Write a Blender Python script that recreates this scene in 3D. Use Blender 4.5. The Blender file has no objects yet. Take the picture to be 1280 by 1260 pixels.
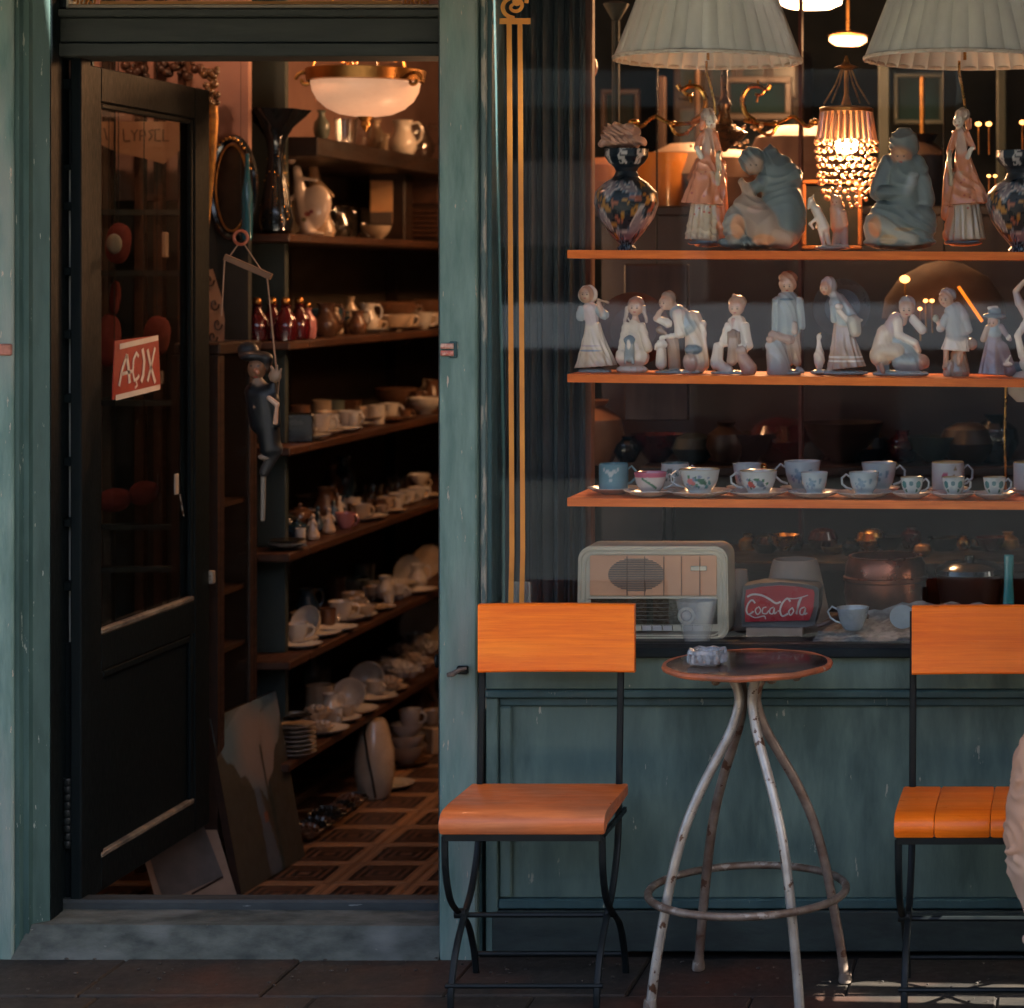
import bpy, math, random
import numpy as np
from mathutils import Vector
random.seed(7); rng = np.random.default_rng(7)
R = math.radians
sc = bpy.context.scene
col = bpy.data.collections.new('shop'); sc.collection.children.link(col)

# ---------------------------------------------------------------- camera
FPX, PX0, PY0, CZ = 2900.0, 1350.0, 345.0, 1.65
cam = bpy.data.cameras.new('camera'); camo = bpy.data.objects.new('camera', cam); col.objects.link(camo)
camo.location = (0, 0, CZ); camo.rotation_euler = (R(90), 0, 0)
cam.sensor_width = 36; cam.lens = 36*FPX/1280
cam.shift_x = (640-PX0)/1280; cam.shift_y = -(630-PY0)/1280
cam.clip_start = .1; cam.clip_end = 500
cam.dof.use_dof = True; cam.dof.focus_distance = 5.5; cam.dof.aperture_fstop = 3.6
sc.camera = camo

# ---------------------------------------------------------------- sky, sun, exposure
SUN = Vector((.80, -.05, .60)).normalized()
world = bpy.data.worlds.new('World'); sc.world = world; world.use_nodes = True
wn = world.node_tree; sky = wn.nodes.new('ShaderNodeTexSky'); sky.sky_type = 'NISHITA'; sky.sun_disc = False
sky.sun_elevation = math.asin(SUN.z); sky.sun_rotation = math.atan2(SUN.x, SUN.y)
sky.dust_density = 6; sky.air_density = .6; sky.ozone_density = .3
bg = wn.nodes['Background']; bg.inputs['Strength'].default_value = .12
wn.links.new(sky.outputs[0], bg.inputs['Color'])
sl = bpy.data.lights.new('sun', 'SUN'); sl.energy = 4.5; sl.angle = R(.5); sl.color = (1, .93, .82)
so = bpy.data.objects.new('sun', sl); col.objects.link(so); so.location = (6, -1, 9)
so.rotation_euler = SUN.to_track_quat('Z', 'Y').to_euler()
sc.view_settings.view_transform = 'Standard'; sc.view_settings.look = 'None'
sc.view_settings.exposure = 3.0; sc.view_settings.gamma = 1; sc.view_settings.use_curve_mapping = False
sc.render.engine = 'CYCLES'
cy = sc.cycles; cy.use_denoising = True; cy.max_bounces = 10; cy.transparent_max_bounces = 24
cy.diffuse_bounces = 5; cy.glossy_bounces = 4; cy.sample_clamp_indirect = 4; cy.caustics_reflective = False
cy.caustics_refractive = False

# ---------------------------------------------------------------- helpers
def W(px, py, Y):            # photo pixel at a real depth -> point of the place
    return Vector(((px-PX0)/FPX*Y, Y, CZ-(py-PY0)/FPX*Y))
def XW(px, Y): return (px-PX0)/FPX*Y
def ZW(py, Y): return CZ-(py-PY0)/FPX*Y

class MB:
    def __init__(s): s.v = []; s.f = []; s.c = None
    def add(s, vs, fs):
        n = len(s.v); s.v += [tuple(p) for p in vs]; s.f += [tuple(i+n for i in f) for f in fs]; return s
    def box(s, x0, x1, y0, y1, z0, z1, b=0.0):
        if x0 > x1: x0, x1 = x1, x0
        if y0 > y1: y0, y1 = y1, y0
        if z0 > z1: z0, z1 = z1, z0
        if b <= 0:
            vs = [(x, y, z) for z in (z0, z1) for y in (y0, y1) for x in (x0, x1)]
            return s.add(vs, [(0,2,3,1),(4,5,7,6),(0,1,5,4),(2,6,7,3),(0,4,6,2),(1,3,7,5)])
        b = min(b, (x1-x0)*.45, (y1-y0)*.45, (z1-z0)*.45)
        vs = []; idx = {}
        for ix, X in enumerate((x0, x1)):
            for iy, Yv in enumerate((y0, y1)):
                for iz, Z in enumerate((z0, z1)):
                    for a in range(3):
                        p = [X, Yv, Z]
                        sg = [1 if ix == 0 else -1, 1 if iy == 0 else -1, 1 if iz == 0 else -1]
                        for k in range(3):
                            if k != a: p[k] += sg[k]*b
                        idx[(ix, iy, iz, a)] = len(vs); vs.append(tuple(p))
        fs = []
        for a in range(3):
            for side in (0, 1):
                o = [k for k in range(3) if k != a]; q = []
                for (u, w) in ((0,0),(1,0),(1,1),(0,1)):
                    k = [0,0,0]; k[a] = side; k[o[0]] = u; k[o[1]] = w; q.append(idx[(k[0],k[1],k[2],a)])
                fs.append(tuple(q))
        for a in range(3):
            o = [k for k in range(3) if k != a]
            for u in (0, 1):
                for w in (0, 1):
                    k0 = [0,0,0]; k0[o[0]] = u; k0[o[1]] = w; k1 = list(k0); k1[a] = 1
                    fs.append((idx[(*k0, o[0])], idx[(*k0, o[1])], idx[(*k1, o[1])], idx[(*k1, o[0])]))
        for ix in (0,1):
            for iy in (0,1):
                for iz in (0,1): fs.append(tuple(idx[(ix,iy,iz,a)] for a in range(3)))
        return s.add(vs, fs)
    def hexa(s, lo, hi):     # two quads of points
        return s.add(list(lo)+list(hi), [(3,2,1,0),(4,5,6,7),(0,1,5,4),(1,2,6,5),(2,3,7,6),(3,0,4,7)])
    def lathe(s, prof, c=(0,0,0), n=24, sx=1, sy=1, cap=True, ripple=None):
        vs = []; fs = []; m = len(prof)
        for (r, z) in prof:
            for k in range(n):
                a = 2*math.pi*k/n; rr = r
                if ripple: rr = r*(1+ripple(a, z))
                vs.append((c[0]+rr*sx*math.cos(a), c[1]+rr*sy*math.sin(a), c[2]+z))
        for i in range(m-1):
            for k in range(n):
                k2 = (k+1) % n; fs.append((i*n+k, i*n+k2, (i+1)*n+k2, (i+1)*n+k))
        if cap:
            if prof[0][0] > 1e-5: fs.append(tuple(reversed(range(n))))
            if prof[-1][0] > 1e-5: fs.append(tuple((m-1)*n+k for k in range(n)))
        return s.add(vs, fs)
    def tube(s, pts, r, n=8, closed=False, flat=None):
        pts = [Vector(p) for p in pts]; m = len(pts)
        rs = r if isinstance(r, (list, tuple)) else [r]*m
        vs = []; fs = []; up = None
        for i, p in enumerate(pts):
            a = pts[(i-1) % m] if (closed or i > 0) else p; b = pts[(i+1) % m] if (closed or i < m-1) else p
            t = (b-a).normalized() if (b-a).length > 1e-9 else Vector((0,0,1))
            if up is None:
                up = t.cross(Vector((0,1,0)));
                if up.length < .1: up = t.cross(Vector((1,0,0)))
            u = (up - t*up.dot(t)).normalized(); up = u; w = t.cross(u)
            for k in range(n):
                an = 2*math.pi*k/n
                vs.append(p+(u*math.cos(an)+w*math.sin(an)*(flat or 1))*rs[i])
        for i in range(m if closed else m-1):
            j = (i+1) % m
            for k in range(n):
                k2 = (k+1) % n; fs.append((i*n+k, i*n+k2, j*n+k2, j*n+k))
        if not closed: fs += [tuple(reversed(range(n))), tuple((m-1)*n+k for k in range(n))]
        return s.add(vs, fs)
    def ring(s, c, rad, r, n=32, m=8, axis='z', sx=1, sy=1):
        P = []
        for k in range(n):
            a = 2*math.pi*k/n; u, w = rad*sx*math.cos(a), rad*sy*math.sin(a)
            P.append(Vector(c)+(Vector((u,w,0)) if axis == 'z' else Vector((u,0,w)) if axis == 'y' else Vector((0,u,w))))
        return s.tube(P, r, m, True)
    def ball(s, c, r, n=12, m=8):
        rx, ry, rz = r if isinstance(r, (tuple, list)) else (r, r, r)
        prof = [(math.sin(math.pi*i/m), -math.cos(math.pi*i/m)) for i in range(m+1)]
        vs = []; fs = []
        for (q, z) in prof:
            for k in range(n):
                a = 2*math.pi*k/n; vs.append((c[0]+rx*q*math.cos(a), c[1]+ry*q*math.sin(a), c[2]+rz*z))
        for i in range(m):
            for k in range(n):
                k2 = (k+1) % n; fs.append((i*n+k, i*n+k2, (i+1)*n+k2, (i+1)*n+k))
        return s.add(vs, fs)
    def ribbon(s, pts, w, nrm, th=.0006):   # flat stroke with a little thickness, in the plane of normal nrm
        nrm = Vector(nrm); pts = [Vector(p) for p in pts]; m = len(pts)
        ws = w if isinstance(w, (list, tuple)) else [w]*m
        vs = []; fs = []
        for i, p in enumerate(pts):
            a = pts[max(i-1, 0)]; b = pts[min(i+1, m-1)]; t = (b-a).normalized(); sd = t.cross(nrm).normalized()*ws[i]/2
            vs += [p-sd, p+sd, p+sd+nrm*th, p-sd+nrm*th]
        for i in range(m-1):
            for k in range(4):
                k2 = (k+1) % 4; fs.append((i*4+k, i*4+k2, i*4+4+k2, i*4+4+k))
        fs += [(3,2,1,0), tuple(4*(m-1)+k for k in range(4))]
        return s.add(vs, fs)
    def mesh(s, name, mat, smooth=False, off=(0,0,0)):
        me = bpy.data.meshes.new(name)
        me.from_pydata([(p[0]-off[0], p[1]-off[1], p[2]-off[2]) for p in s.v], [], s.f)
        if mat: me.materials.append(mat)
        import bmesh
        bm = bmesh.new(); bm.from_mesh(me); bmesh.ops.recalc_face_normals(bm, faces=bm.faces)
        if smooth:
            for f in bm.faces: f.smooth = True
            for e in bm.edges:
                if len(e.link_faces) == 2 and e.calc_face_angle(0) > .7: e.smooth = False
        bm.to_mesh(me); bm.free()
        return me
    def build(s, name, mat, parent=None, smooth=False, kind=None):
        off = (0,0,0)
        if parent is not None:
            off = Vector((0,0,0)); q = parent
            while q: off += q.location; q = q.parent
        o = bpy.data.objects.new(name, s.mesh(name, mat, smooth, off)); col.objects.link(o)
        o.parent = parent
        if kind: o['kind'] = kind
        return o

def tag(o, label, cat, group=None):
    o['label'] = label; o['category'] = cat
    if group: o['group'] = group
    return o
def thing(name, label, cat, loc=(0,0,0), group=None):
    o = bpy.data.objects.new(name, None); o.empty_display_size = .1; col.objects.link(o); o.location = loc
    return tag(o, label, cat, group)
def struct(o, label=None):
    o['kind'] = 'structure'
    if label: o['label'] = label
    return o
def copy_tree(o, parent=None):
    c = o.copy(); col.objects.link(c); c.parent = parent
    for ch in list(o.children): copy_tree(ch, c)
    return c

# surface nets over a blend of simple solids; used for the china figures, the puppet and the person
def smin_fields(prims, X, D, Z, k):
    ds = []
    for p in prims:
        if p[0] == 'c':
            _, a, b, ra, rb, _c = p
            ax, ad, az = a; bx, bd, bz = b
            vx, vd, vz = bx-ax, bd-ad, bz-az; L = vx*vx+vd*vd+vz*vz+1e-9
            t = np.clip(((X-ax)*vx+(D-ad)*vd+(Z-az)*vz)/L, 0, 1)
            d = np.sqrt((X-ax-t*vx)**2+(D-ad-t*vd)**2+(Z-az-t*vz)**2)-(ra+(rb-ra)*t)
        elif p[0] == 'e':
            _, c, r, _c = p[:4]; rot = p[4] if len(p) > 4 else 0
            x, y, z = X-c[0], D-c[1], Z-c[2]
            if rot: x, z = x*math.cos(rot)+z*math.sin(rot), -x*math.sin(rot)+z*math.cos(rot)
            k0 = np.sqrt((x/r[0])**2+(y/r[1])**2+(z/r[2])**2); k1 = np.sqrt((x/r[0]**2)**2+(y/r[1]**2)**2+(z/r[2]**2)**2)+1e-9
            d = k0*(k0-1)/k1
        elif p[0] == 's':
            _, a, b, ra, rb, _c, n, amp = p
            vx, vd, vz = (b[i]-a[i] for i in range(3)); L = vx*vx+vd*vd+vz*vz; l = math.sqrt(L)
            tt = ((X-a[0])*vx+(D-a[1])*vd+(Z-a[2])*vz)/L; t = np.clip(tt, 0, 1)
            qx = X-a[0]-t*vx; qd = (D-a[1]-t*vd)/.8
            rr = np.sqrt(qx**2+qd**2); th = np.arctan2(qd, qx)
            rad = ra+(rb-ra)*t**1.15+amp*t*np.cos(n*th+1.5*np.sin(2*th))
            d = np.maximum((rr-rad)*.75, np.maximum(tt-1, -tt)*l)
        ds.append(d)
    d = ds[0].copy()
    for e in ds[1:]:
        h = np.clip(.5+.5*(e-d)/k, 0, 1); d = e*(1-h)+d*h-k*h*(1-h)
    return d, ds
def nets(F, org, h):
    m = F < 0; nx, ny, nz = F.shape
    cs = np.zeros((nx-1, ny-1, nz-1, 3)); cn = np.zeros((nx-1, ny-1, nz-1))
    for ax in range(3):
        o = [a for a in range(3) if a != ax]
        s0 = [slice(None)]*3; s1 = [slice(None)]*3; s0[ax] = slice(0, -1); s1[ax] = slice(1, None)
        A, B = F[tuple(s0)], F[tuple(s1)]; cr = (A < 0) != (B < 0)
        t = np.where(cr, A/np.where(cr, A-B, 1), 0)
        for u in (0, 1):
            for w in (0, 1):
                sl_ = [slice(None)]*3; sl_[o[0]] = slice(u, F.shape[o[0]]-1+u); sl_[o[1]] = slice(w, F.shape[o[1]]-1+w)
                c = cr[tuple(sl_)]; tt = t[tuple(sl_)]
                cn += c; cs[..., ax] += c*tt; cs[..., o[0]] += c*u; cs[..., o[1]] += c*w
    act = cn > 0; idx = -np.ones(act.shape, int); ii = np.argwhere(act); idx[act] = np.arange(len(ii))
    V = (ii+cs[act]/cn[act][:, None])*h+np.array(org); faces = []
    for ax in range(3):
        o = [(1, 2), (2, 0), (0, 1)][ax]
        s0 = [slice(1, -1)]*3; s1 = [slice(1, -1)]*3; s0[ax] = slice(0, -1); s1[ax] = slice(1, None)
        a, b = m[tuple(s0)], m[tuple(s1)]
        for flip, cr in ((False, a & ~b), (True, ~a & b)):
            e = np.argwhere(cr); q = []
            if not len(e): continue
            e[:, o[0]] += 1; e[:, o[1]] += 1
            for (u, w) in ((1, 1), (0, 1), (0, 0), (1, 0)):
                g = e.copy(); g[:, o[0]] -= u; g[:, o[1]] -= w
                q.append(idx[g[:, 0], g[:, 1], g[:, 2]])
            q = np.stack(q, 1)
            faces.append(q[:, ::-1] if flip else q)
    return V, np.concatenate(faces)
def blob_mesh(name, prims, h, k, mat, xform, paint=(), soft=1.0, smooth_it=2):
    lo = np.array([1e9]*3); hi = -lo
    for p in prims:
        if p[0] in 'cs':
            for c, r in ((p[1], p[3]), (p[2], p[4])):
                r = r+(p[7] if p[0] == 's' else 0); lo = np.minimum(lo, np.array(c)-r); hi = np.maximum(hi, np.array(c)+r)
        else:
            r = np.array([max(p[2])]*3) if len(p) > 4 else np.array(p[2]); lo = np.minimum(lo, np.array(p[1])-r); hi = np.maximum(hi, np.array(p[1])+r)
    lo = lo-3*h-k*.5; hi = hi+3*h+k*.5; n = np.ceil((hi-lo)/h).astype(int)
    ax = [lo[i]+h*np.arange(n[i]) for i in range(3)]
    X, D, Z = np.meshgrid(*ax, indexing='ij')
    d, _ = smin_fields(prims, X, D, Z, k)
    V, Fc = nets(d, lo, h)
    E = np.concatenate([Fc[:, [0, 1]], Fc[:, [1, 2]], Fc[:, [2, 3]], Fc[:, [3, 0]]])
    for _ in range(smooth_it):
        S = np.zeros_like(V); N = np.zeros(len(V))
        np.add.at(S, E[:, 0], V[E[:, 1]]); np.add.at(S, E[:, 1], V[E[:, 0]]); np.add.at(N, E[:, 0], 1); np.add.at(N, E[:, 1], 1)
        V = V*.5+.5*S/N[:, None]
    _, ds = smin_fields(prims, V[:, 0], V[:, 1], V[:, 2], k)
    ds = np.stack(ds, 1); w = np.exp(-(ds-ds.min(1, keepdims=True))/soft); w /= w.sum(1, keepdims=True)
    cols = w @ np.array([(p[5] if p[0] in 'cs' else p[3]) for p in prims])
    for (c, r, cc) in paint:
        q = np.sqrt((((V-np.array(c))/np.array(r))**2).sum(1)); a = np.clip((1.15-q)/.3, 0, 1)[:, None]
        cols = cols*(1-a)+np.array(cc)*a
    me = bpy.data.meshes.new(name); me.from_pydata(xform(V).tolist(), [], Fc.tolist()); me.materials.append(mat)
    at = me.color_attributes.new('Col', 'FLOAT_COLOR', 'POINT')
    at.data.foreach_set('color', np.concatenate([cols, np.ones((len(V), 1))], 1).astype(np.float32).ravel())
    me.polygons.foreach_set('use_smooth', [True]*len(me.polygons)); me.update()
    return me

# ---------------------------------------------------------------- materials
def pmat(name, c1, c2=None, scale=6, stretch=(1,1,1), rough=.5, metal=0, bump=0, bscale=None, chips=None, detail=6,
         contrast=(.35, .65), trans=0, emit=None, estr=0, coat=0, c3=None, ior=1.45, attr=False, bdist=.002, spec=.5, grain=None):
    m = bpy.data.materials.new(name); m.use_nodes = True; nt = m.node_tree; N = nt.nodes; L = nt.links
    b = N['Principled BSDF']; b.inputs['Roughness'].default_value = rough; b.inputs['Metallic'].default_value = metal
    b.inputs['Transmission Weight'].default_value = trans; b.inputs['Coat Weight'].default_value = coat; b.inputs['IOR'].default_value = ior
    b.inputs['Coat Roughness'].default_value = .08; b.inputs['Specular IOR Level'].default_value = spec
    tc = N.new('ShaderNodeTexCoord'); mp = N.new('ShaderNodeMapping'); mp.inputs['Scale'].default_value = stretch
    geo = N.new('ShaderNodeNewGeometry'); L.new(geo.outputs['Position'] if not attr else tc.outputs['Object'], mp.inputs[0])
    def noise(s, d=detail):
        n = N.new('ShaderNodeTexNoise'); n.inputs['Scale'].default_value = s; n.inputs['Detail'].default_value = d
        n.inputs['Roughness'].default_value = .6; L.new(mp.outputs[0], n.inputs['Vector']); return n
    def ramp(src, lo, hi):
        r = N.new('ShaderNodeMapRange'); r.inputs[1].default_value = lo; r.inputs[2].default_value = hi; L.new(src, r.inputs[0]); return r.outputs[0]
    def mix(f, a, bb):
        x = N.new('ShaderNodeMix'); x.data_type = 'RGBA'; L.new(f, x.inputs[0])
        for s_, v in ((x.inputs[6], a), (x.inputs[7], bb)):
            if isinstance(v, tuple): s_.default_value = (*v, 1)
            else: L.new(v, s_)
        return x.outputs[2]
    cur = c1
    if attr:
        a = N.new('ShaderNodeAttribute'); a.attribute_name = 'Col'; cur = a.outputs['Color']
        n = noise(scale); hs = N.new('ShaderNodeHueSaturation'); L.new(ramp(n.outputs[0], .1, .9), hs.inputs['Value'])
        mr = hs.inputs['Value'].links[0].from_node; mr.inputs[3].default_value = .82; mr.inputs[4].default_value = 1.12
        L.new(cur, hs.inputs['Color']); cur = hs.outputs[0]
    else:
        c2 = c2 or tuple(x*.72 for x in c1)
        n = noise(scale); cur = mix(ramp(n.outputs[0], *contrast), c1, c2)
        if c3:
            n3 = noise(scale*.31, 3); cur = mix(ramp(n3.outputs[0], .48, .68), cur, c3)
        if chips:
            cc, cs_, th = chips; n2 = noise(cs_, 8); cur = mix(ramp(n2.outputs[0], th, th+.015), cur, cc)
    if grain:
        gm = N.new('ShaderNodeMapping'); gm.inputs['Scale'].default_value = grain[0]; L.new(geo.outputs['Position'], gm.inputs[0])
        gw = N.new('ShaderNodeTexNoise'); gw.inputs['Scale'].default_value = 4; gw.inputs['Detail'].default_value = 9; gw.inputs['Roughness'].default_value = .75; gw.inputs['Distortion'].default_value = .6
        L.new(gm.outputs[0], gw.inputs['Vector']); gr_ = ramp(gw.outputs[0], .38, .62); gx = N.new('ShaderNodeMix'); gx.data_type = 'RGBA'; gx.blend_type = 'MULTIPLY'; gx.inputs[0].default_value = 1
        gc = mix(gr_, grain[1], (1., 1., 1.)); L.new(cur, gx.inputs[6]); L.new(gc, gx.inputs[7]); cur = gx.outputs[2]
        vo = N.new('ShaderNodeTexVoronoi'); vo.inputs['Scale'].default_value = 5.2; kp = N.new('ShaderNodeMapping'); kp.inputs['Scale'].default_value = (1, 1, 1.6); L.new(geo.outputs['Position'], kp.inputs[0]); L.new(kp.outputs[0], vo.inputs['Vector'])
        cur = mix(ramp(vo.outputs['Distance'], .085, .03), cur, tuple(v*w for v, w in zip(c1, (.30, .22, .3))))
    if isinstance(cur, tuple): b.inputs['Base Color'].default_value = (*cur, 1)
    else: L.new(cur, b.inputs['Base Color'])
    nr = noise((bscale or scale)*2); rr = ramp(nr.outputs[0], .3, .7); rn = rr.node
    rn.inputs[3].default_value = max(rough-.09, 0.01 if rough > .02 else 0); rn.inputs[4].default_value = min(rough+.12, 1)
    if rough > .02: L.new(rr, b.inputs['Roughness'])
    if bump:
        nb = noise(bscale or scale*3, 8); bp = N.new('ShaderNodeBump'); bp.inputs['Strength'].default_value = bump; bp.inputs['Distance'].default_value = bdist
        L.new(nb.outputs[0], bp.inputs['Height']); L.new(bp.outputs[0], b.inputs['Normal'])
    if emit: b.inputs['Emission Color'].default_value = (*emit, 1); b.inputs['Emission Strength'].default_value = estr
    return m
def thin_glass(name, tint=(1,1,1), gain=1.0, base=.0, smudge=0.0):
    m = bpy.data.materials.new(name); m.use_nodes = True; nt = m.node_tree; N = nt.nodes; L = nt.links
    N.remove(N['Principled BSDF']); out = N['Material Output']
    tr = N.new('ShaderNodeBsdfTransparent'); tr.inputs[0].default_value = (*tint, 1)
    gl = N.new('ShaderNodeBsdfGlossy'); gl.inputs['Roughness'].default_value = 0.0 if smudge == 0 else .03
    fr = N.new('ShaderNodeFresnel'); fr.inputs[0].default_value = 1.5
    ma = N.new('ShaderNodeMath'); ma.operation = 'MULTIPLY_ADD'; ma.inputs[1].default_value = gain; ma.inputs[2].default_value = base
    L.new(fr.outputs[0], ma.inputs[0])
    g0 = N.new('ShaderNodeNewGeometry'); bf = N.new('ShaderNodeMath'); bf.operation = 'MULTIPLY_ADD'; bf.inputs[1].default_value = -1; bf.inputs[2].default_value = 1
    L.new(g0.outputs['Backfacing'], bf.inputs[0]); mm_ = N.new('ShaderNodeMath'); mm_.operation = 'MULTIPLY'; L.new(bf.outputs[0], mm_.inputs[0]); L.new(ma.outputs[0], mm_.inputs[1]); ma = mm_
    mx = N.new('ShaderNodeMixShader'); L.new(ma.outputs[0], mx.inputs[0]); L.new(tr.outputs[0], mx.inputs[1]); L.new(gl.outputs[0], mx.inputs[2])
    cur = mx.outputs[0]
    if smudge:
        df = N.new('ShaderNodeBsdfDiffuse'); df.inputs[0].default_value = (.6,.62,.6,1)
        geo = N.new('ShaderNodeNewGeometry'); n = N.new('ShaderNodeTexNoise'); n.inputs['Scale'].default_value = 3; n.inputs['Detail'].default_value = 8
        L.new(geo.outputs['Position'], n.inputs['Vector']); mr = N.new('ShaderNodeMapRange'); mr.inputs[1].default_value = .4; mr.inputs[2].default_value = .8; mr.inputs[3].default_value = smudge*.3; mr.inputs[4].default_value = smudge
        L.new(n.outputs[0], mr.inputs[0]); m2 = N.new('ShaderNodeMixShader'); L.new(mr.outputs[0], m2.inputs[0]); L.new(cur, m2.inputs[1]); L.new(df.outputs[0], m2.inputs[2]); cur = m2.outputs[0]
    L.new(cur, out.inputs[0]); return m
def emitter(name, c, s):
    m = bpy.data.materials.new(name); m.use_nodes = True; b = m.node_tree.nodes['Principled BSDF']
    b.inputs['Base Color'].default_value = (*c, 1); b.inputs['Emission Color'].default_value = (*c, 1); b.inputs['Emission Strength'].default_value = s; return m

VST = (8, 8, 1.5)
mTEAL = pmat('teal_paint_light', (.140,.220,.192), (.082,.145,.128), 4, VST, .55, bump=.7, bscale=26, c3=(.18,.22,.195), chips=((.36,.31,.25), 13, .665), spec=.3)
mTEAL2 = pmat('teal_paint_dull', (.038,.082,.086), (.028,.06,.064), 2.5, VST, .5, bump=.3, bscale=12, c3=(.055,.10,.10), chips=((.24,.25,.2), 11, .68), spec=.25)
mPANEL = pmat('teal_paint_panel', (.118,.18,.155), (.052,.088,.08), 2.6, (5,5,1.2), .55, bump=.6, bscale=22, c3=(.075,.12,.105), chips=((.27,.28,.225), 8, .68), spec=.25)
mLINT = pmat('recess_shade_paint', (.030,.036,.032), (.02,.025,.023), 4, (1,9,9), .6, bump=.3, bscale=10, spec=.25)  # shade of the recessed lintel is put into this dark colour
mDOOR = pmat('black_green_door_paint', (.004,.0075,.0085), (.0025,.005,.006), 4, VST, .55, bump=.25, bscale=12, chips=((.2,.2,.16), 16, .80), spec=.12)
mEDGE = pmat('worn_door_bead', (.20,.17,.13), (.06,.055,.05), 14, (1,1,1), .5)
mSTEP = pmat('grey_stone_sill', (.085,.095,.082), (.032,.038,.034), 9, (1,2,2), .85, bump=.9, bscale=22, chips=((.13,.135,.115), 18, .69), c3=(.13,.14,.13), bdist=.004, spec=.2)
mPRIME = pmat('flaked_pale_primer', (.28,.27,.22), (.07,.11,.105), 4, (14,14,2), .6, bump=.3, contrast=(.42,.5))
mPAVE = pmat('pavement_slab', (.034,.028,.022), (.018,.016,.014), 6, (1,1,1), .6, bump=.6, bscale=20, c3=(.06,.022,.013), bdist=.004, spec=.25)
mPAVB = pmat('pavement_joint', (.02,.019,.018), None, 20, rough=.9, spec=.1)
mROAD = pmat('sunlit_street', (.022,.030,.032), (.014,.02,.022), 8, rough=.8)
mORG = pmat('orange_varnished_pine', (1.0,.235,.012), (.84,.15,.008), 2.0, (1,6,9), .33, bump=.1, bscale=9, c3=(1.0,.29,.03), coat=.06, spec=.3, grain=((.7, 14, 30), (.84, .66, .5)))
mSEAT = pmat('worn_orange_seat', (.92,.22,.035), (.70,.145,.02), 3, (1,2.5,6), .36, bump=.15, bscale=9, c3=(.40,.17,.085), coat=.1, spec=.35, grain=((.9, 8, 16), (.72, .62, .6)))
mIRON = pmat('black_iron', (.004,.006,.0065), (.007,.010,.0105), 14, rough=.45, metal=.0, bump=.2, spec=.22)
mSHELFO = pmat('orange_shelf_board', (.92,.23,.035), (.74,.15,.018), 3, (1,5,8), .45, spec=.3, grain=((1.2, 6, 12), (.8, .7, .6)))
mTUBE = pmat('worn_white_steel', (.42,.385,.33), (.27,.235,.195), 16, (1,1,1), .34, metal=.45, bump=.3, bscale=30, chips=((.09,.042,.022), 26, .61))
mTUBED = pmat('rusty_steel', (.24,.19,.15), (.11,.065,.04), 18, rough=.5, metal=.4, bump=.3, chips=((.3,.26,.22), 22, .56))
mTTOP = pmat('dark_table_top', (.030,.014,.009), (.016,.008,.006), 10, rough=.16, bump=.03, coat=.15, spec=.35, chips=((.2,.1,.06), 14, .72))
mTRIM = pmat('rusty_orange_rim', (.50,.13,.045), (.20,.07,.035), 12, rough=.5, bump=.4, chips=((.4,.33,.27), 20, .62))
mGOLDP = pmat('ochre_sign_paint', (.62,.25,.035), (.54,.20,.03), 12, rough=.5)
mGOLD = pmat('gilt_brass', (.62,.34,.10), (.35,.17,.045), 18, rough=.25, metal=1)
mGILT = pmat('aged_gilt', (.42,.21,.05), (.16,.08,.03), 22, rough=.4, metal=.7, bump=.5, bscale=60)
mCHINA = pmat('glazed_china', (1,1,1), scale=14, rough=.16, attr=True, coat=.5)
mMATTEC = pmat('painted_bisque', (1,1,1), scale=14, rough=.45, attr=True)
mDWOOD = pmat('dark_brown_wood', (.028,.014,.009), (.014,.008,.006), 4, (1,1,6), .4, bump=.2)
mSWOOD = pmat('brown_shelf_wood', (.060,.024,.012), (.034,.014,.008), 4, (8,1,8), .45, bump=.2)
mSBACK = pmat('dim_back_board', (.085,.062,.044), (.06,.045,.033), 3, (1,1,3), .8)
mPINKW = pmat('dusty_pink_plaster', (.30,.17,.135), (.22,.12,.10), 3, rough=.9)
mDARKW = pmat('dark_interior_wall', (.012,.016,.017), (.007,.009,.010), 2, rough=.85)
mPILL = pmat('dark_green_pilaster', (.020,.030,.028), None, 3, rough=.6)
mCEIL = pmat('ceiling_plaster', (.10,.075,.06), None, 2, rough=.9)
mWHITE = pmat('off_white_china', (.60,.53,.46), (.52,.45,.39), 9, rough=.2, coat=.3)
mBEIGE = pmat('beige_card', (.42,.29,.20), (.34,.23,.16), 6, rough=.7)
mBRASSR = pmat('brass_band', (.55,.27,.08), (.25,.12,.04), 5, rough=.3, metal=1)
mBLACKG = pmat('black_glass', (.008,.010,.013), None, 5, rough=.12, coat=.6)
mREDG = pmat('ruby_glass', (.07,.006,.009), (.035,.003,.005), 9, rough=.12, coat=.6)
mCOPPER = pmat('copper_pot', (.32,.10,.05), (.14,.05,.03), 7, rough=.32, metal=.8, bump=.2)
mPAPER = pmat('paper', (.50,.47,.42), (.40,.37,.33), 8, rough=.8)
gWIN = thin_glass('window_glass', (.96,.98,.98), 1.15, .0)
gDOOR = thin_glass('door_glass', (.92,.95,.93), .8, .0)
def realglass(name, c=(.95,.97,.97), rough=.02):
    return pmat(name, c, c, 3, rough=rough, trans=1, ior=1.5)
mGLS = thin_glass('clear_glassware', (.90,.92,.92), 3.0, .04)
mLETW = pmat('sign_white', (.55,.50,.45), (.48,.43,.38), 12, rough=.6)
mSIGNR = pmat('sign_red', (.30,.035,.022), (.24,.03,.02), 8, rough=.5)

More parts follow.
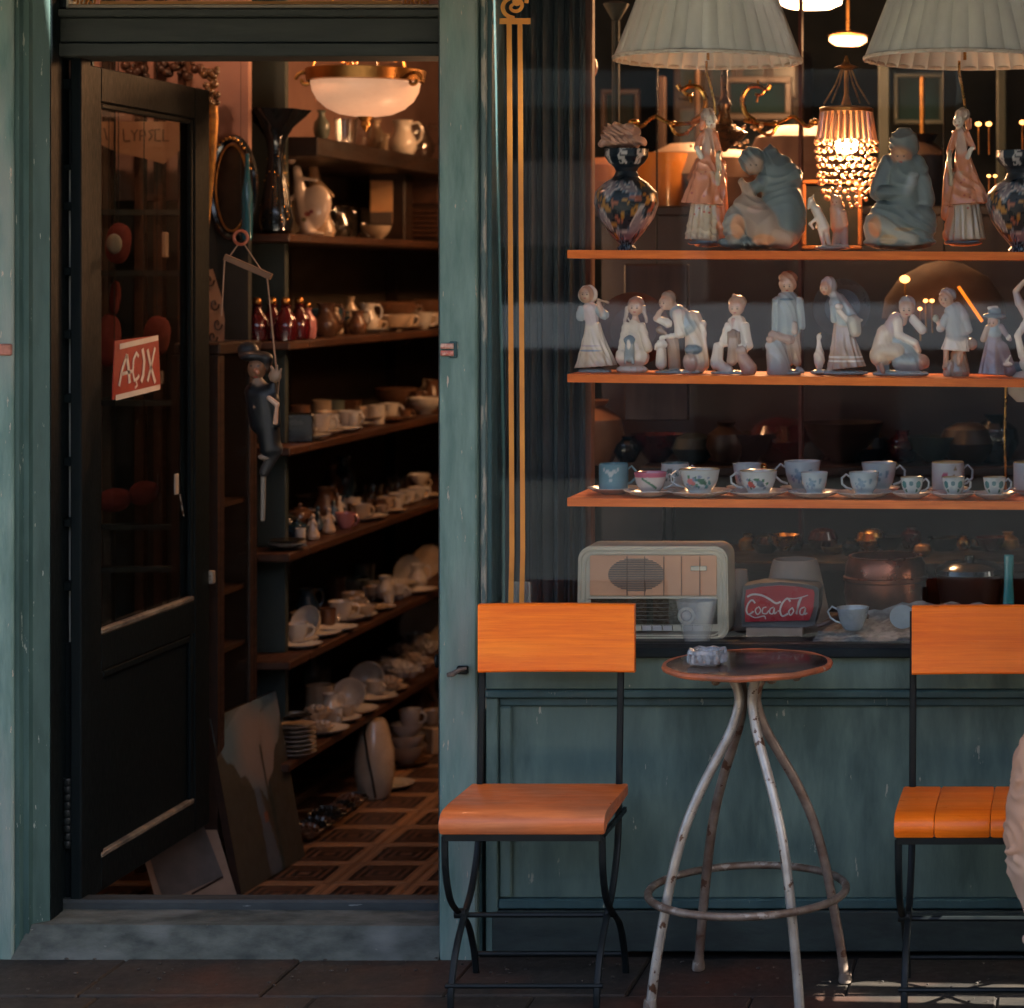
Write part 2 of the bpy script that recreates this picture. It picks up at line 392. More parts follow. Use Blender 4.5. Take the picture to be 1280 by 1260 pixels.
# ================================================================ ground and street
F = 5.60
g = MB().box(-60, 60, -60, 5.9, -.30, -.02).build('ground', mROAD); struct(g)
pv = MB().box(-8, 6, 2.41, 5.9, -.018, -.008).build('pavement', mPAVB); struct(pv)
x = -3.6
slabm = {}
yy = 5.62; row = 0
while yy > 2.9:
    dY = [.30, .42, .36, .42, .42, .42, .42, .42][row % 8]; xx = -3.5-[0, .23, .11, .3][row % 4]
    while xx < .9:
        w = random.choice([.42, .5, .56, .64]); h = random.uniform(-.003, .002)
        MB().box(xx+.002, xx+w-.002, yy-dY+.002, yy-.002, -.02, h, .004).build('paving_slab', mPAVE, pv)
        xx += w
    yy -= dY; row += 1
struct(MB().box(-14, 12, .75, 2.4, -.018, -.002).build('bounce_pavement', pmat('pale_paving', (.56,.49,.38), (.46,.40,.31), 5, rough=.85)))  # unseen paving strip, coloured pale to bounce light onto the front
# opposite side of the street, seen only mirrored in the window
opp = thing('low_building', 'low shopfronts across the street mirrored in the window', 'building', (0, -8, 0))
MB().box(-20, 14, -12, -8, -.02, 4.4).build('wall', pmat('opposite_wall', (.009,.021,.025), (.005,.012,.015), 2, rough=.95, spec=.05), opp)
MB().box(-9, 1, -7.98, -7.90, 1.05, 1.42).build('counter_band', pmat('pale_band', (.75,.88,.88), (.7,.8,.8), 2, rough=.7), opp)
for k, (a_, b_, z0_, z1_, c_) in enumerate(((-6.2, -5.2, .0, 1.0, (.05,.09,.10)), (-4.6, -3.2, 0, .85, (.03,.05,.06)), (-2.9, -2.0, 0, 1.02, (.10,.04,.03)), (-3.3, -3.1, 1.44, 4.0, (.2,.22,.2)), (-5.4, -5.15, 1.44, 4.0, (.16,.2,.2)), (-7.5, -1, 3.05, 3.35, (.12,.17,.17)), (-4.9, -3.9, 1.9, 2.6, (.22,.2,.17)), (-1.5, .8, 0, .9, (.06,.10,.11)))):
    MB().box(a_, b_, -7.94, -7.86, z0_, z1_, .01).build('facade_panel', pmat('street_panel', c_, None, 3, rough=.7), opp)
for k in range(9):
    fr = MB().box(-12+k*2.1, -10.6+k*2.1, -7.97, -7.93, 1.5, 2.9).build('window', mDOOR, opp)
    MB().box(-11.95+k*2.1, -11.3+k*2.1, -7.925, -7.915, 1.55, 2.85).build('pane', mBLACKG, fr)
    MB().box(-11.28+k*2.1, -10.65+k*2.1, -7.925, -7.915, 1.55, 2.85).build('pane', mBLACKG, fr)

# ================================================================ shopfront
shop = thing('shop_building', 'teal painted wooden shopfront with open doorway and wide display window', 'building', (XW(590, F), F, 0))
XL = -8; XR = 1.25
# left pier and splayed jamb
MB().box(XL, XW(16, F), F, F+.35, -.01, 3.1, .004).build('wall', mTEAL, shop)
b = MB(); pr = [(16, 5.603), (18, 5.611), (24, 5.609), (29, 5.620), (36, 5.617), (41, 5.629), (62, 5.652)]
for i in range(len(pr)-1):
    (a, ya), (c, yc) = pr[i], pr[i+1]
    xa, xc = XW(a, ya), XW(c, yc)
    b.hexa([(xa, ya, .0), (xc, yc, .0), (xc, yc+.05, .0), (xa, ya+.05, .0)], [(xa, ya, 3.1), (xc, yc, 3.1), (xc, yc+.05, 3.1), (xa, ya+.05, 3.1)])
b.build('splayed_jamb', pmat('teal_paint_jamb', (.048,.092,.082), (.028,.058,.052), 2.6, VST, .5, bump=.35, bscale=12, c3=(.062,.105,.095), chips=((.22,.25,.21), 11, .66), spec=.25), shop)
MB().box(XW(62, 5.652)-.03, XW(62, 5.652), 5.703, 5.725, 0, 3.1).build('jamb_return', mDOOR, shop)
MB().box(XW(62, 5.652)-.001, XW(62, 5.652)+.002, 5.655, 5.7025, 0, 3.1).build('jamb_return', mDOOR, shop)
for (zz) in (ZW(437, F),):
    MB().box(XW(0, F), XW(15, F-.004), F-.009, F+.001, zz-.014, zz+.014, .003).build('hinge_leaf', pmat('pink_rust', (.40,.16,.11), (.22,.09,.06), 30, rough=.6), shop)
MB().ball(W(33, 1163, 5.655), .011).build('bolt', pmat('rust_bolt', (.12,.035,.012), None, 40, rough=.6), shop, True)
MB().lathe([(.004, 0), (.006, .0), (.006, .02), (0, .02)], W(33, 1163, 5.655), 10).build('bolt', mIRON, shop)
# dark inner frame with a slotted side light
JY = 5.76
MB().box(XW(60, JY), XW(79, JY), JY-.012, JY+.09, .06, 2.24, .003).build('door_frame', mDOOR, shop)
MB().box(XW(89.5, JY), XW(103, JY), JY-.008, JY+.05, .06, 2.24, .003).build('door_frame', mDOOR, shop)
mSLOT = pmat('pale_slot_glass', (.30,.32,.31), (.24,.26,.25), 6, (1,1,1), .6)
mSLOTD = pmat('dim_slot_glass', (.02,.024,.024), None, 6, rough=.5); mSLOTP = pmat('pink_slot_glass', (.20,.10,.07), None, 6, rough=.5)
slots = [(74, 98, 'p'), (112, 205, 'd'), (212, 252, 'g'), (263, 334, 'g'), (345, 412, 'g'), (424, 492, 'g'), (504, 572, 'g'), (583, 648, 'g'), (659, 727, 'g'), (739, 805, 'g')]
ed = 2.24
for (a, c, k) in slots:
    za, zc = ZW(a, JY), ZW(c, JY)
    MB().box(XW(79, JY)+.001, XW(89.5, JY)-.001, JY+.03, JY+.036, zc, za).build('pane', {'p': mSLOTP, 'd': mSLOTD, 'g': mSLOT}[k], shop)
    MB().box(XW(79, JY)+.001, XW(89.5, JY)-.001, JY-.002, JY+.05, za+.0005, ed, .002).build('bar', mDOOR, shop); ed = zc-.0005
MB().box(XW(79, JY)+.001, XW(89.5, JY)-.001, JY+.01, JY+.05, .06, ed).build('bar', mDOOR, shop)
b = MB()
for k in range(9): b.lathe([(.010, 0), (.0115, .003), (.0115, .015), (.010, .018)], (XW(84.5, JY), JY, ZW(1060, JY)+k*.0195), 12)
b.build('hinge', mIRON, shop, True)
# post between doorway and window
PXL, PXR = XW(549, F), XW(595.5, F)
MB().box(PXL, PXR, F, F+.16, -.005, 3.1, .004).build('post', mTEAL, shop)
MB().box(PXL-.012, PXL+.001, F+.035, F+.15, .05, 2.6, .002).build('post_stop', mLINT, shop)
MB().box(PXR-.002, XW(601, F+.02), F+.028, F+.15, .0, 3.1, .002).build('post_bead', mTEAL2, shop)
MB().box(XW(600.5, F+.02), XW(607, F+.015), F+.018, F+.15, .60, 3.1, .003).build('post_bead', mPRIME, shop)
MB().box(XW(606.5, F+.03), XW(614.5, F+.03), F+.03, F+.16, .60, 3.1, .003).build('post_bead', mTEAL2, shop)
# little rusty hinge and latch on the post
hz = ZW(437, F)
mRH = pmat('rust_red_fitting', (.40,.10,.075), (.55,.36,.28), 60, rough=.5, contrast=(.4, .6))
for dz in (-.0085, .0085):
    MB().tube([(XW(552.5, F), F-.007, hz+dz), (XW(568, F), F-.007, hz+dz)], .0068, 10).build('hinge_knuckle', mRH, shop, True)
b = MB(); b.box(XW(562, F), XW(572, F), F-.006, F+.001, hz-.020, hz+.020, .002); b.build('hinge_leaf', mTEAL2, shop)
lz = ZW(838, F)
MB().box(XW(572, F), XW(586, F), F-.012, F+.001, lz-.008, lz+.012, .003).build('latch_plate', mIRON, shop)
MB().tube([(XW(586, F), F-.02, lz+.009), (XW(578, F), F-.024, lz+.006), (XW(570, F), F-.03, lz-.004), (XW(563, F), F-.03, lz-.006)], [.004, .005, .007, .005], 8, flat=.7).build('latch_lever', pmat('worn_latch', (.16,.10,.07), (.03,.03,.03), 50, rough=.5), shop, True)
MB().ring(W(546, 826, F+.05), .009, .0035, 14, 8, 'x', 1, 1.6).build('pull_ring', mIRON, shop, True)
# lintel and transom
LX0, LX1 = XW(60, 5.70), PXL-.001
lz0 = ZW(70, 5.70); lz1 = ZW(12, 5.70)
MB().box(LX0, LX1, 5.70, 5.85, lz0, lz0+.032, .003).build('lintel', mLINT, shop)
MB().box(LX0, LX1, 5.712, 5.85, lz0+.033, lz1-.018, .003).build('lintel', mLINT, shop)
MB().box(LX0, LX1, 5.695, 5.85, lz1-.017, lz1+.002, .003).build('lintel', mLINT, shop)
MB().box(LX0, XW(82, 5.71), 5.705, 5.85, lz1+.003, 2.75, .003).build('transom_frame', mDOOR, shop)
MB().box(XW(82.5, 5.71), XW(86, 5.71), 5.708, 5.80, lz1+.003, 2.75, .002).build('transom_bead', mPRIME, shop)
MB().box(XW(86.5, 5.71), LX1, 5.704, 5.80, lz1+.003, lz1+.014, .002).build('transom_bead', pmat('stained_bead', (.17,.14,.10), (.10,.09,.07), 8, rough=.6), shop)
tg = MB().box(XW(87, 5.74), LX1, 5.735, 5.741, lz1+.015, 2.75).build('transom_glass', gWIN, shop)
zb = ZW(7.5, 5.733); mSIGNO = pmat('sign_paint_with_reflection', (.95,.50,.17), (.85,.40,.12), 3, rough=.5)  # sign paint brightened, with a reflection put into its colour
MB().box(XW(124, 5.73), XW(502, 5.73), 5.7335, 5.7345, zb, zb+.012).build('gold_band_with_reflection', mSIGNO, tg)
MB().box(XW(124, 5.73), XW(502, 5.73), 5.7335, 5.7345, zb+.017, zb+.10).build('gold_band_with_reflection', mSIGNO, tg)
for (cx, sg) in ((104, -1), (521, 1)):
    for j in range(3):
        c = W(cx+sg*(j-1)*11, 2.5, 5.734); P = [c+Vector((sg*.011*(1-t*.75)*math.cos(t*7+j), 0, .012*(1-t*.75)*math.sin(t*7+j))) for t in np.linspace(0, 1, 16)]
        MB().ribbon(P, .005, (0, -1, 0), .001).build('gold_scroll', mGOLDP, tg)
# upper wall, right wall
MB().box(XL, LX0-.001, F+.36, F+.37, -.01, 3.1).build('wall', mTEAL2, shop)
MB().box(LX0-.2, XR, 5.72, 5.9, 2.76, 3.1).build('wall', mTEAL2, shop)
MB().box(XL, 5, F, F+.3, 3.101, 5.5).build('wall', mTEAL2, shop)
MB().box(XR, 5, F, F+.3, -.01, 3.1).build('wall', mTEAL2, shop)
# threshold
b = MB(); X0, X1 = XW(12, F), PXL-.001
b.hexa([(X0, F-.005, -.006), (X1, F-.005, -.006), (X1, F+.14, -.006), (XW(60, 5.74), F+.14, -.006)],
       [(XW(40, F+.03), F+.025, .078), (X1, F+.025, .074), (X1, F+.14, .080), (XW(62, 5.74), F+.14, .084)])
b.build('stone_sill', mSTEP, shop)
MB().box(XW(64, 5.745), X1, F+.141, F+.20, .0, .105, .006).build('door_sill', pmat('scuffed_blue_grey_sill', (.028,.036,.038), (.016,.021,.022), 7, (1,5,5), .6, bump=.3, chips=((.14,.15,.15), 9, .68)), shop)
# panelled stall riser below the window
PY = F+.02
WX0 = XW(607, PY); WX1 = XR
def zb_(py): return ZW(py, PY)
MB().box(XW(612, F+.06), WX1, F-.012, F+.10, zb_(820), zb_(808), .004).build('window_sill', pmat('black_sill', (.007,.011,.013), (.014,.02,.022), 10, rough=.6, spec=.1), shop)
MB().box(WX0, WX1, PY-.004, PY+.06, zb_(862)+.001, zb_(820)-.001, .003).build('riser_rail', mPANEL, shop)
MB().box(WX0, WX1, PY-.012, PY+.06, zb_(872), zb_(862), .004).build('riser_moulding', mTEAL2, shop)
MB().box(WX0, XW(622, PY), PY, PY+.06, .005, zb_(872)-.001, .003).build('riser_stile', mPANEL, shop)
MB().box(XW(622, PY), WX1, PY+.022, PY+.06, .14, zb_(872)-.001).build('riser_panel', mPANEL, shop)
MB().box(XW(622.5, PY), WX1, PY+.010, PY+.0215, zb_(884), zb_(872)-.001, .004).build('panel_bead', mTEAL2, shop)
MB().box(XW(622.5, PY), XW(638, PY), PY+.010, PY+.0215, .141, zb_(884)-.001, .004).build('panel_bead', mPANEL, shop)
MB().box(XW(622, PY), WX1, PY+.002, PY+.06, .115, .139, .004).build('riser_rail', mTEAL2, shop)
MB().box(XW(614, PY), WX1, PY-.002, PY+.06, .012, .112, .004).build('plinth', pmat('dark_plinth', (.022,.034,.031), (.012,.019,.018), 4, (3,3,9), .5, bump=.3), shop)
# window pane and painted lines
GY = 5.68
gz0 = ZW(807, GY)
pane = MB().box(XW(613, GY)-.0, XR, GY, GY+.006, gz0, 2.75).build('window_pane', gWIN, shop)
MB().box(XW(611, GY), XW(616, GY), GY-.02, GY-.001, gz0, 2.75, .002).build('glazing_bead', mTEAL2, shop)
MB().box(XW(616, GY), XR, GY-.025, GY-.001, gz0-.003, gz0+.008, .002).build('glazing_bead', mIRON, shop)
gy = GY-.0008
def lead(px, py): return W(px, py, gy)
for (a, b_, w) in ((636.5, 640.5, 6.2), (650, 654, 6.0)):
    P = [lead(a+(b_-a)*t-1*(t > .9)*(t-.9)*20, 28+(757-28)*t) for t in np.linspace(0, 1, 12)]
    P.append(P[-1]+Vector((0, 0, -.09)))
    MB().ribbon(P, w/FPX*GY, (0, -1, 0)).build('gold_line', mGOLDP, pane)
MB().ribbon([lead(624.5, 26.5), lead(663, 26.5)], 7.5/FPX*GY, (0, -1, 0), .0009).build('gold_line', mGOLDP, pane)
for sg in (0,):
    P = []; ws = []
    for t in np.linspace(0, 1, 40):
        a = R(-90)+t*R(-520); rr = 15.5*(1-t*.86); P.append(lead(643+rr*1.1*math.cos(a)*1.0, 8-rr*math.sin(a)*.95)); ws.append((5.5*(1-t*.35))/FPX*GY)
    MB().ribbon(P, ws, (0, -1, 0), .0010).build('gold_scroll', mGOLDP, pane)
MB().ribbon([lead(658, 4), lead(660, -12), lead(650, -30), lead(640, -50)], 5/FPX*GY, (0, -1, 0), .0012).build('gold_scroll', mGOLDP, pane)
MB().ball(lead(646, 2), (.011, .0006, .011)).build('gold_scroll', mGOLDP, pane)

# ---------------------------------------------------------------- added canvas and slatted screen, out of view, that shade the front
aw = thing('added_awning', 'canvas added out of view over the shopfront to block the sun', 'added_awning', (-2, F, 2.9))
b = MB(); b.hexa([(-5.5, 3.9, 2.62), (1.05, 3.9, 2.62), (1.05, F-.01, 3.0), (-5.5, F-.01, 3.0)], [(-5.5, 3.9, 2.63), (1.05, 3.9, 2.63), (1.05, F-.01, 3.01), (-5.5, F-.01, 3.01)])
b.build('canvas', pmat('added_canvas', (.35,.33,.28), None, 4, rough=.9), aw)
MB().tube([(-5.5, 3.9, 2.60), (1.05, 3.9, 2.60)], .02).build('front_bar', mIRON, aw)
scr = thing('added_screen', 'tall dark slatted screen added out of view at right to block the sun', 'screen', (1.0, 4.5, 0))
ys = [3.2, 3.6, 4.0, 4.4, 4.8, 5.185, 5.245, 5.305, 5.335, F-.01]
gaps = {(5.185, 5.245): 1.20, (5.305, 5.335): 1.20}  # slits shaped to throw sun streaks on the pavement
for i in range(len(ys)-1):
    a, c = ys[i], ys[i+1]
    zlo = gaps.get((a, c), 0)
    MB().box(.98, 1.0, a, c-.0002, zlo if zlo else -.01, 2.62+.22*(a-3.9)).build('slat', mDWOOD, scr)

# ---------------------------------------------------------------- door leaf, swung in square to the front
DX = -2.50
def YD(px): return FPX*(-DX)/(PX0-px)
def ZD(px, py): return ZW(py, YD(px))
door = thing('shop_door', 'open black-green wooden door leaf with tall glass pane and lower panel', 'door', (DX, 5.80, .08))
y0, y1 = 5.80, YD(262); zt, zb = 2.183, .078
gy0, gy1 = YD(127), YD(244); gz1, gz0_ = 2.095, .735; pz1, pz0 = .64, .165
MB().box(DX-.045, DX, y0, gy0, zb, zt, .003).build('stile', mDOOR, door)
MB().box(DX-.045, DX, gy1, y1, zb, zt, .003).build('stile', mDOOR, door)
MB().box(DX-.045, DX-.0005, gy0+.0005, gy1-.0005, gz1, zt, .003).build('rail', mDOOR, door)
MB().box(DX-.045, DX-.0005, gy0+.0005, gy1-.0005, pz1, gz0_, .003).build('rail', mDOOR, door)
MB().box(DX-.045, DX-.0005, gy0+.0005, gy1-.0005, zb, pz0, .003).build('rail', mDOOR, door)
MB().box(DX-.030, DX-.016, gy0, gy1, pz0, pz1).build('panel', mDOOR, door)
for (a, c, d, e) in ((gy0+.001, gy0+.022, pz0, pz1), (gy1-.022, gy1-.001, pz0, pz1), (gy0+.023, gy1-.023, pz1-.022, pz1-.001)):
    MB().box(DX-.016, DX-.004, a, c, d, e, .004).build('bead', mDOOR, door)
MB().box(DX-.020, DX-.001, gy0+.002, gy1-.002, pz0-.004, pz0+.010, .003).build('bead', mEDGE, door)
MB().box(DX-.020, DX-.001, gy0+.002, gy1-.002, gz0_-.002, gz0_+.012, .003).build('bead', mEDGE, door)
for (a, c, d, e) in ((gy0+.001, gy0+.014, gz0_+.013, gz1-.001), (gy1-.016, gy1-.001, gz0_+.013, gz1-.001), (gy0+.015, gy1-.017, gz1-.016, gz1-.001)):
    MB().box(DX-.018, DX-.005, a, c, d, e, .003).build('bead', mDOOR, door)
MB().box(DX-.026, DX-.022, gy0, gy1, gz0_, gz1).build('glass', gDOOR, door)
lb = thing('lock', 'x', 'x'); bpy.data.objects.remove(lb)
MB().box(DX-.03, DX+.012, y1-.006, y1+.014, ZD(255, 732), ZD(255, 716), .002).build('lock', pmat('bright_lock', (.55,.48,.40), None, 30, rough=.3, metal=.6), door)
MB().box(DX, DX+.004, YD(218)-.004, YD(218)+.022, ZD(220, 618), ZD(220, 592), .001).build('handle_plate', pmat('pale_plate', (.30,.27,.23), None, 30, rough=.5), door)
MB().tube([(DX+.006, YD(222), ZD(222, 618)), (DX+.010, YD(225), ZD(225, 645))], .002).build('handle', mTUBE, door)
# sign on the door glass
sign = thing('open_sign', 'small red square sign with hand lettered white word on the door glass', 'sign', (DX+.004, YD(170), ZD(170, 460)))
def S(px, py, off=.0): return Vector((DX+.004+off, YD(px), ZD(px, py)))
b = MB(); q = [(142, 426), (196, 419), (199, 485), (139, 500)]
b.hexa([S(*p, -.003) for p in q], [S(*p, 0) for p in q]); b.build('board', mSIGNR, sign)
def sstroke(pts, w, name='letter'):
    MB().ribbon([S(*p, .0012) for p in pts], w*.0031, (1, 0, 0), .0008).build(name, mLETW, sign)
def zx(x, y): return (60+x*.2222, 280+y*.2222)
sstroke([zx(392, 690), zx(608, 640)], 4.6, 'stripe'); sstroke([zx(370, 978), zx(618, 917)], 4.6, 'stripe')
sstroke([zx(388, 912), zx(405, 820), zx(432, 735)], 3.4); sstroke([zx(432, 735), zx(440, 810), zx(448, 895)], 4.4); sstroke([zx(400, 845), zx(462, 828)], 3)
sstroke([zx(498, 745), zx(486, 725), zx(470, 760), zx(465, 830), zx(474, 880), zx(492, 868), zx(500, 850)], 3); sstroke([zx(484, 885), zx(490, 908), zx(478, 922)], 2)
sstroke([zx(520, 702), zx(530, 770), zx(524, 850), zx(512, 888)], 4.6)
sstroke([zx(548, 706), zx(566, 800), zx(592, 892)], 4); sstroke([zx(590, 695), zx(572, 790), zx(548, 885)], 3.2)

# ================================================================ shop interior shell
ZF = -.15
fl = MB().box(-3.1, 2.6, 5.80, 11.2, ZF-.10, ZF-.012).build('floor', pmat('tile_bed', (.05,.035,.025), None, 10, rough=.7)); struct(fl)
mt = bpy.data.materials.new('patterned_cement_tile'); mt.use_nodes = True; nt = mt.node_tree; N = nt.nodes; L = nt.links
tc = N.new('ShaderNodeTexCoord'); sp = N.new('ShaderNodeSeparateXYZ'); L.new(tc.outputs['Object'], sp.inputs[0])
def mth(op, a, b=None):
    n = N.new('ShaderNodeMath'); n.operation = op
    for i, v in enumerate((a, b)):
        if v is None: continue
        if isinstance(v, (int, float)): n.inputs[i].default_value = v
        else: L.new(v, n.inputs[i])
    return n.outputs[0]
mm = mth('DIVIDE', mth('MAXIMUM', mth('ABSOLUTE', sp.outputs[0]), mth('ABSOLUTE', sp.outputs[1])), .118)
rp = N.new('ShaderNodeValToRGB'); rp.color_ramp.interpolation = 'CONSTANT'; el = rp.color_ramp.elements
cD, cC, cB = (.016,.011,.010,1), (.36,.20,.11,1), (.17,.085,.05,1)
el[0].position = 0; el[0].color = cB; el[1].position = .14; el[1].color = cD
for p_, c_ in ((.28, cB), (.38, cD), (.50, cB), (.58, cD), (.72, cC), (.76, cB), (.80, cC), (.93, cB), (.965, cC)):
    e = el.new(p_); e.color = c_
L.new(mm, rp.inputs[0]); nz = N.new('ShaderNodeTexNoise'); nz.inputs['Scale'].default_value = 9; nz.inputs['Detail'].default_value = 6
geo = N.new('ShaderNodeNewGeometry'); L.new(geo.outputs['Position'], nz.inputs['Vector'])
mx = N.new('ShaderNodeMix'); mx.data_type = 'RGBA'; mx.blend_type = 'MULTIPLY'; mx.inputs[0].default_value = .6; L.new(rp.outputs[0], mx.inputs[6]); L.new(nz.outputs[0], mx.inputs[7])
L.new(mx.outputs[2], N['Principled BSDF'].inputs['Base Color']); N['Principled BSDF'].inputs['Roughness'].default_value = .42
tm = MB().box(-.118, .118, -.116, .116, -.012, 0, .0015).mesh('floor_tile', mt)
for i in range(-3, 7):
    for j in range(-4, 11):
        o = bpy.data.objects.new('floor_tile', tm); col.objects.link(o); o.parent = fl
        o.location = (-2.10+.239*i, 6.76+.235*j, ZF+random.uniform(-.0008, .0008))
MB().box(-3.1, 2.6, 9.24, 11.2, ZF-.012, ZF-.002).build('far_floor', pmat('far_tiles', (.10,.055,.03), (.03,.02,.015), 14, rough=.5), fl)
struct(MB().box(-3.1, -2.95, 5.90, 11.2, ZF, 3.0).build('left_wall', mPINKW))
struct(MB().box(2.5, 2.6, 5.95, 11.2, ZF, 3.0).build('right_wall', mDARKW))
struct(MB().box(-2.95, 2.5, 11.0, 11.2, ZF, 3.0).build('back_wall', mDARKW))
struct(MB().box(-3.1, 2.6, 5.91, 11.2, 3.001, 3.1).build('ceiling', mCEIL))
part_ = MB().box(-2.949, -2.535, 7.07, 7.10, 1.88, 2.999).build('partition_wall', mPINKW); struct(part_)
MB().box(-2.949, -2.535, 7.07, 7.10, ZF, 1.879).build('lower_wall', mDARKW, part_)

# ---------------------------------------------------------------- crockery shelving inside the doorway
SX = -2.43
def YS(px, off=0): return FPX*(-(SX-off))/(PX0-px)
SZ = [1.78, 1.448, 1.122, .796, .464, .150]
YE = YS(362)
rack = thing('wall_shelving', 'tall brown wooden shelving full of crockery inside the doorway', 'shelving', (SX, 8.4, ZF))
MB().box(-2.90, -2.875, YE+.02, 10.6, ZF, 2.10).build('back_board', mSBACK, rack)
for i, z in enumerate(SZ):
    MB().box(-2.60, SX, YE, 7.319, z-.026, z, .004).build('shelf_end', mSWOOD, rack)
    MB().box(-2.87, SX, 7.32, 10.6, z-.026, z, .004).build('shelf', mSWOOD, rack)
    MB().box(-2.66, XW(358, 7.31), 7.30, 7.33, z+.001, (SZ[i-1]-.027) if i else 2.999, .002).build('end_post', mPILL, rack)
MB().box(-2.87, SX+.02, 7.335, 10.6, 2.03, 2.09, .004).build('shelf', mDWOOD, rack)
for Y in (7.4, 8.3, 9.6):
    for i in range(5):
        MB().box(-2.87, -2.83, Y, Y+.03, SZ[i+1]+.001, SZ[i]-.027).build('bracket_post', mDWOOD, rack)
    MB().box(-2.87, -2.83, Y, Y+.03, SZ[0]+.001, 2.019).build('bracket_post', mDWOOD, rack)
# dark glazed cabinet beside the shelving
cab = thing('display_cabinet', 'nearly black glazed cabinet standing between door and shelving', 'cabinet', (-2.6, 6.9, ZF))
cy0, cy1, cx1, ct = 6.74, 7.06, -2.505, 1.42
MB().box(-2.62, cx1, cy0, cy0+.02, ZF, ct).build('side', mDWOOD, cab)
MB().box(-2.62, cx1, cy1-.02, cy1, ZF, ct).build('side', mDWOOD, cab)
MB().box(-2.63, cx1+.01, cy0-.01, cy1+.01, ct+.001, ct+.035, .005).build('top', mDWOOD, cab)
MB().box(-2.64, -2.621, cy0+.001, cy1-.021, ZF, ct).build('back', mDWOOD, cab)
for z in (.25, .55, .72, .98): MB().box(-2.62, cx1-.02, cy0+.021, cy1-.021, z-.012, z).build('shelf', mSWOOD, cab)
MB().box(cx1-.015, cx1, cy0+.021, cy1-.021, ZF, .24, .003).build('lower_door', mDWOOD, cab)
for a in (cy0+.021, cy1-.055): MB().box(cx1-.015, cx1, a, a+.034, .241, ct-.001, .003).build('door_stile', mDWOOD, cab)
MB().box(cx1-.010, cx1-.006, cy0+.056, cy1-.056, .245, ct-.005).build('glass', gDOOR, cab)

rg = random.Random(4); b = MB()
for k in range(200):
    gx, gy_ = rg.uniform(-2.7, .1), 5.60-abs(rg.gauss(0, .16)); q_ = rg.uniform(.0012, .0042)
    b.ball((gx, gy_, .003+q_*.3), (q_*rg.uniform(.8, 1.6), q_, q_*.6), 5, 3)
gt_ = b.build('grit', pmat('grit_specks', (.055,.045,.035), (.02,.017,.014), 60, rough=.9)); gt_['kind'] = 'stuff'; gt_['label'] = 'loose grit and crumbs gathered along the foot of the shopfront'

# ================================================================ crockery masters (authored at the origin)
def china(name, c): return pmat(name, c, tuple(x*.8 for x in c), 20, rough=.2, coat=.3)
mc = {'w': china('white_glaze', (.50,.45,.39)), 'c': china('cream_glaze', (.42,.32,.23)), 'b': china('brown_glaze', (.12,.06,.035)),
      'k': china('black_glaze', (.02,.02,.02)), 'g': china('grey_green_glaze', (.12,.14,.12)), 'p': china('pink_glaze', (.42,.17,.17)), 'n': china('navy_glaze', (.02,.05,.08)),
      's': china('white_blue_glaze', (.36,.38,.38))}
def prof_cup(r, h, flare=.25):
    P = [(r*.5, 0), (r*.55, h*.03), (r*(.72), h*.22), (r*(.86), h*.5), (r*.95, h*.8), (r*(1+flare*.1), h), (r*(.94), h*.99), (r*.80, h*.5), (r*.5, h*.1), (0, h*.07)]
    return P
def handle_pts(r, h, s=1):
    return [(s*(r*.93), 0, h*.80), (s*(r*1.25), 0, h*.86), (s*(r*1.5), 0, h*.68), (s*(r*1.42), 0, h*.42), (s*(r*1.12), 0, h*.26), (s*(r*.78), 0, h*.24)]
meshes = {}
def cached(key, fn):
    if key not in meshes: meshes[key] = fn()
    return meshes[key]
def inst(mesh, name, parent=None, loc=(0,0,0), rot=(0,0,0), sc_=1):
    o = bpy.data.objects.new(name, mesh); col.objects.link(o); o.parent = parent; o.location = loc; o.rotation_euler = rot
    o.scale = (sc_,)*3 if not isinstance(sc_, tuple) else sc_
    return o
ordn = ['', 'first', 'second', 'third', 'fourth', 'fifth', 'sixth', 'seventh', 'eighth', 'ninth', 'tenth', 'eleventh', 'twelfth', 'thirteenth', 'fourteenth', 'fifteenth', 'sixteenth', 'seventeenth', 'eighteenth', 'nineteenth', 'twentieth']
shelfname = ['top crockery shelf in the doorway', 'second shelf down in the doorway', 'third shelf down in the doorway', 'fourth shelf down in the doorway', 'fifth shelf down in the doorway', 'lowest shelf in the doorway', 'tiled floor under the shelving']
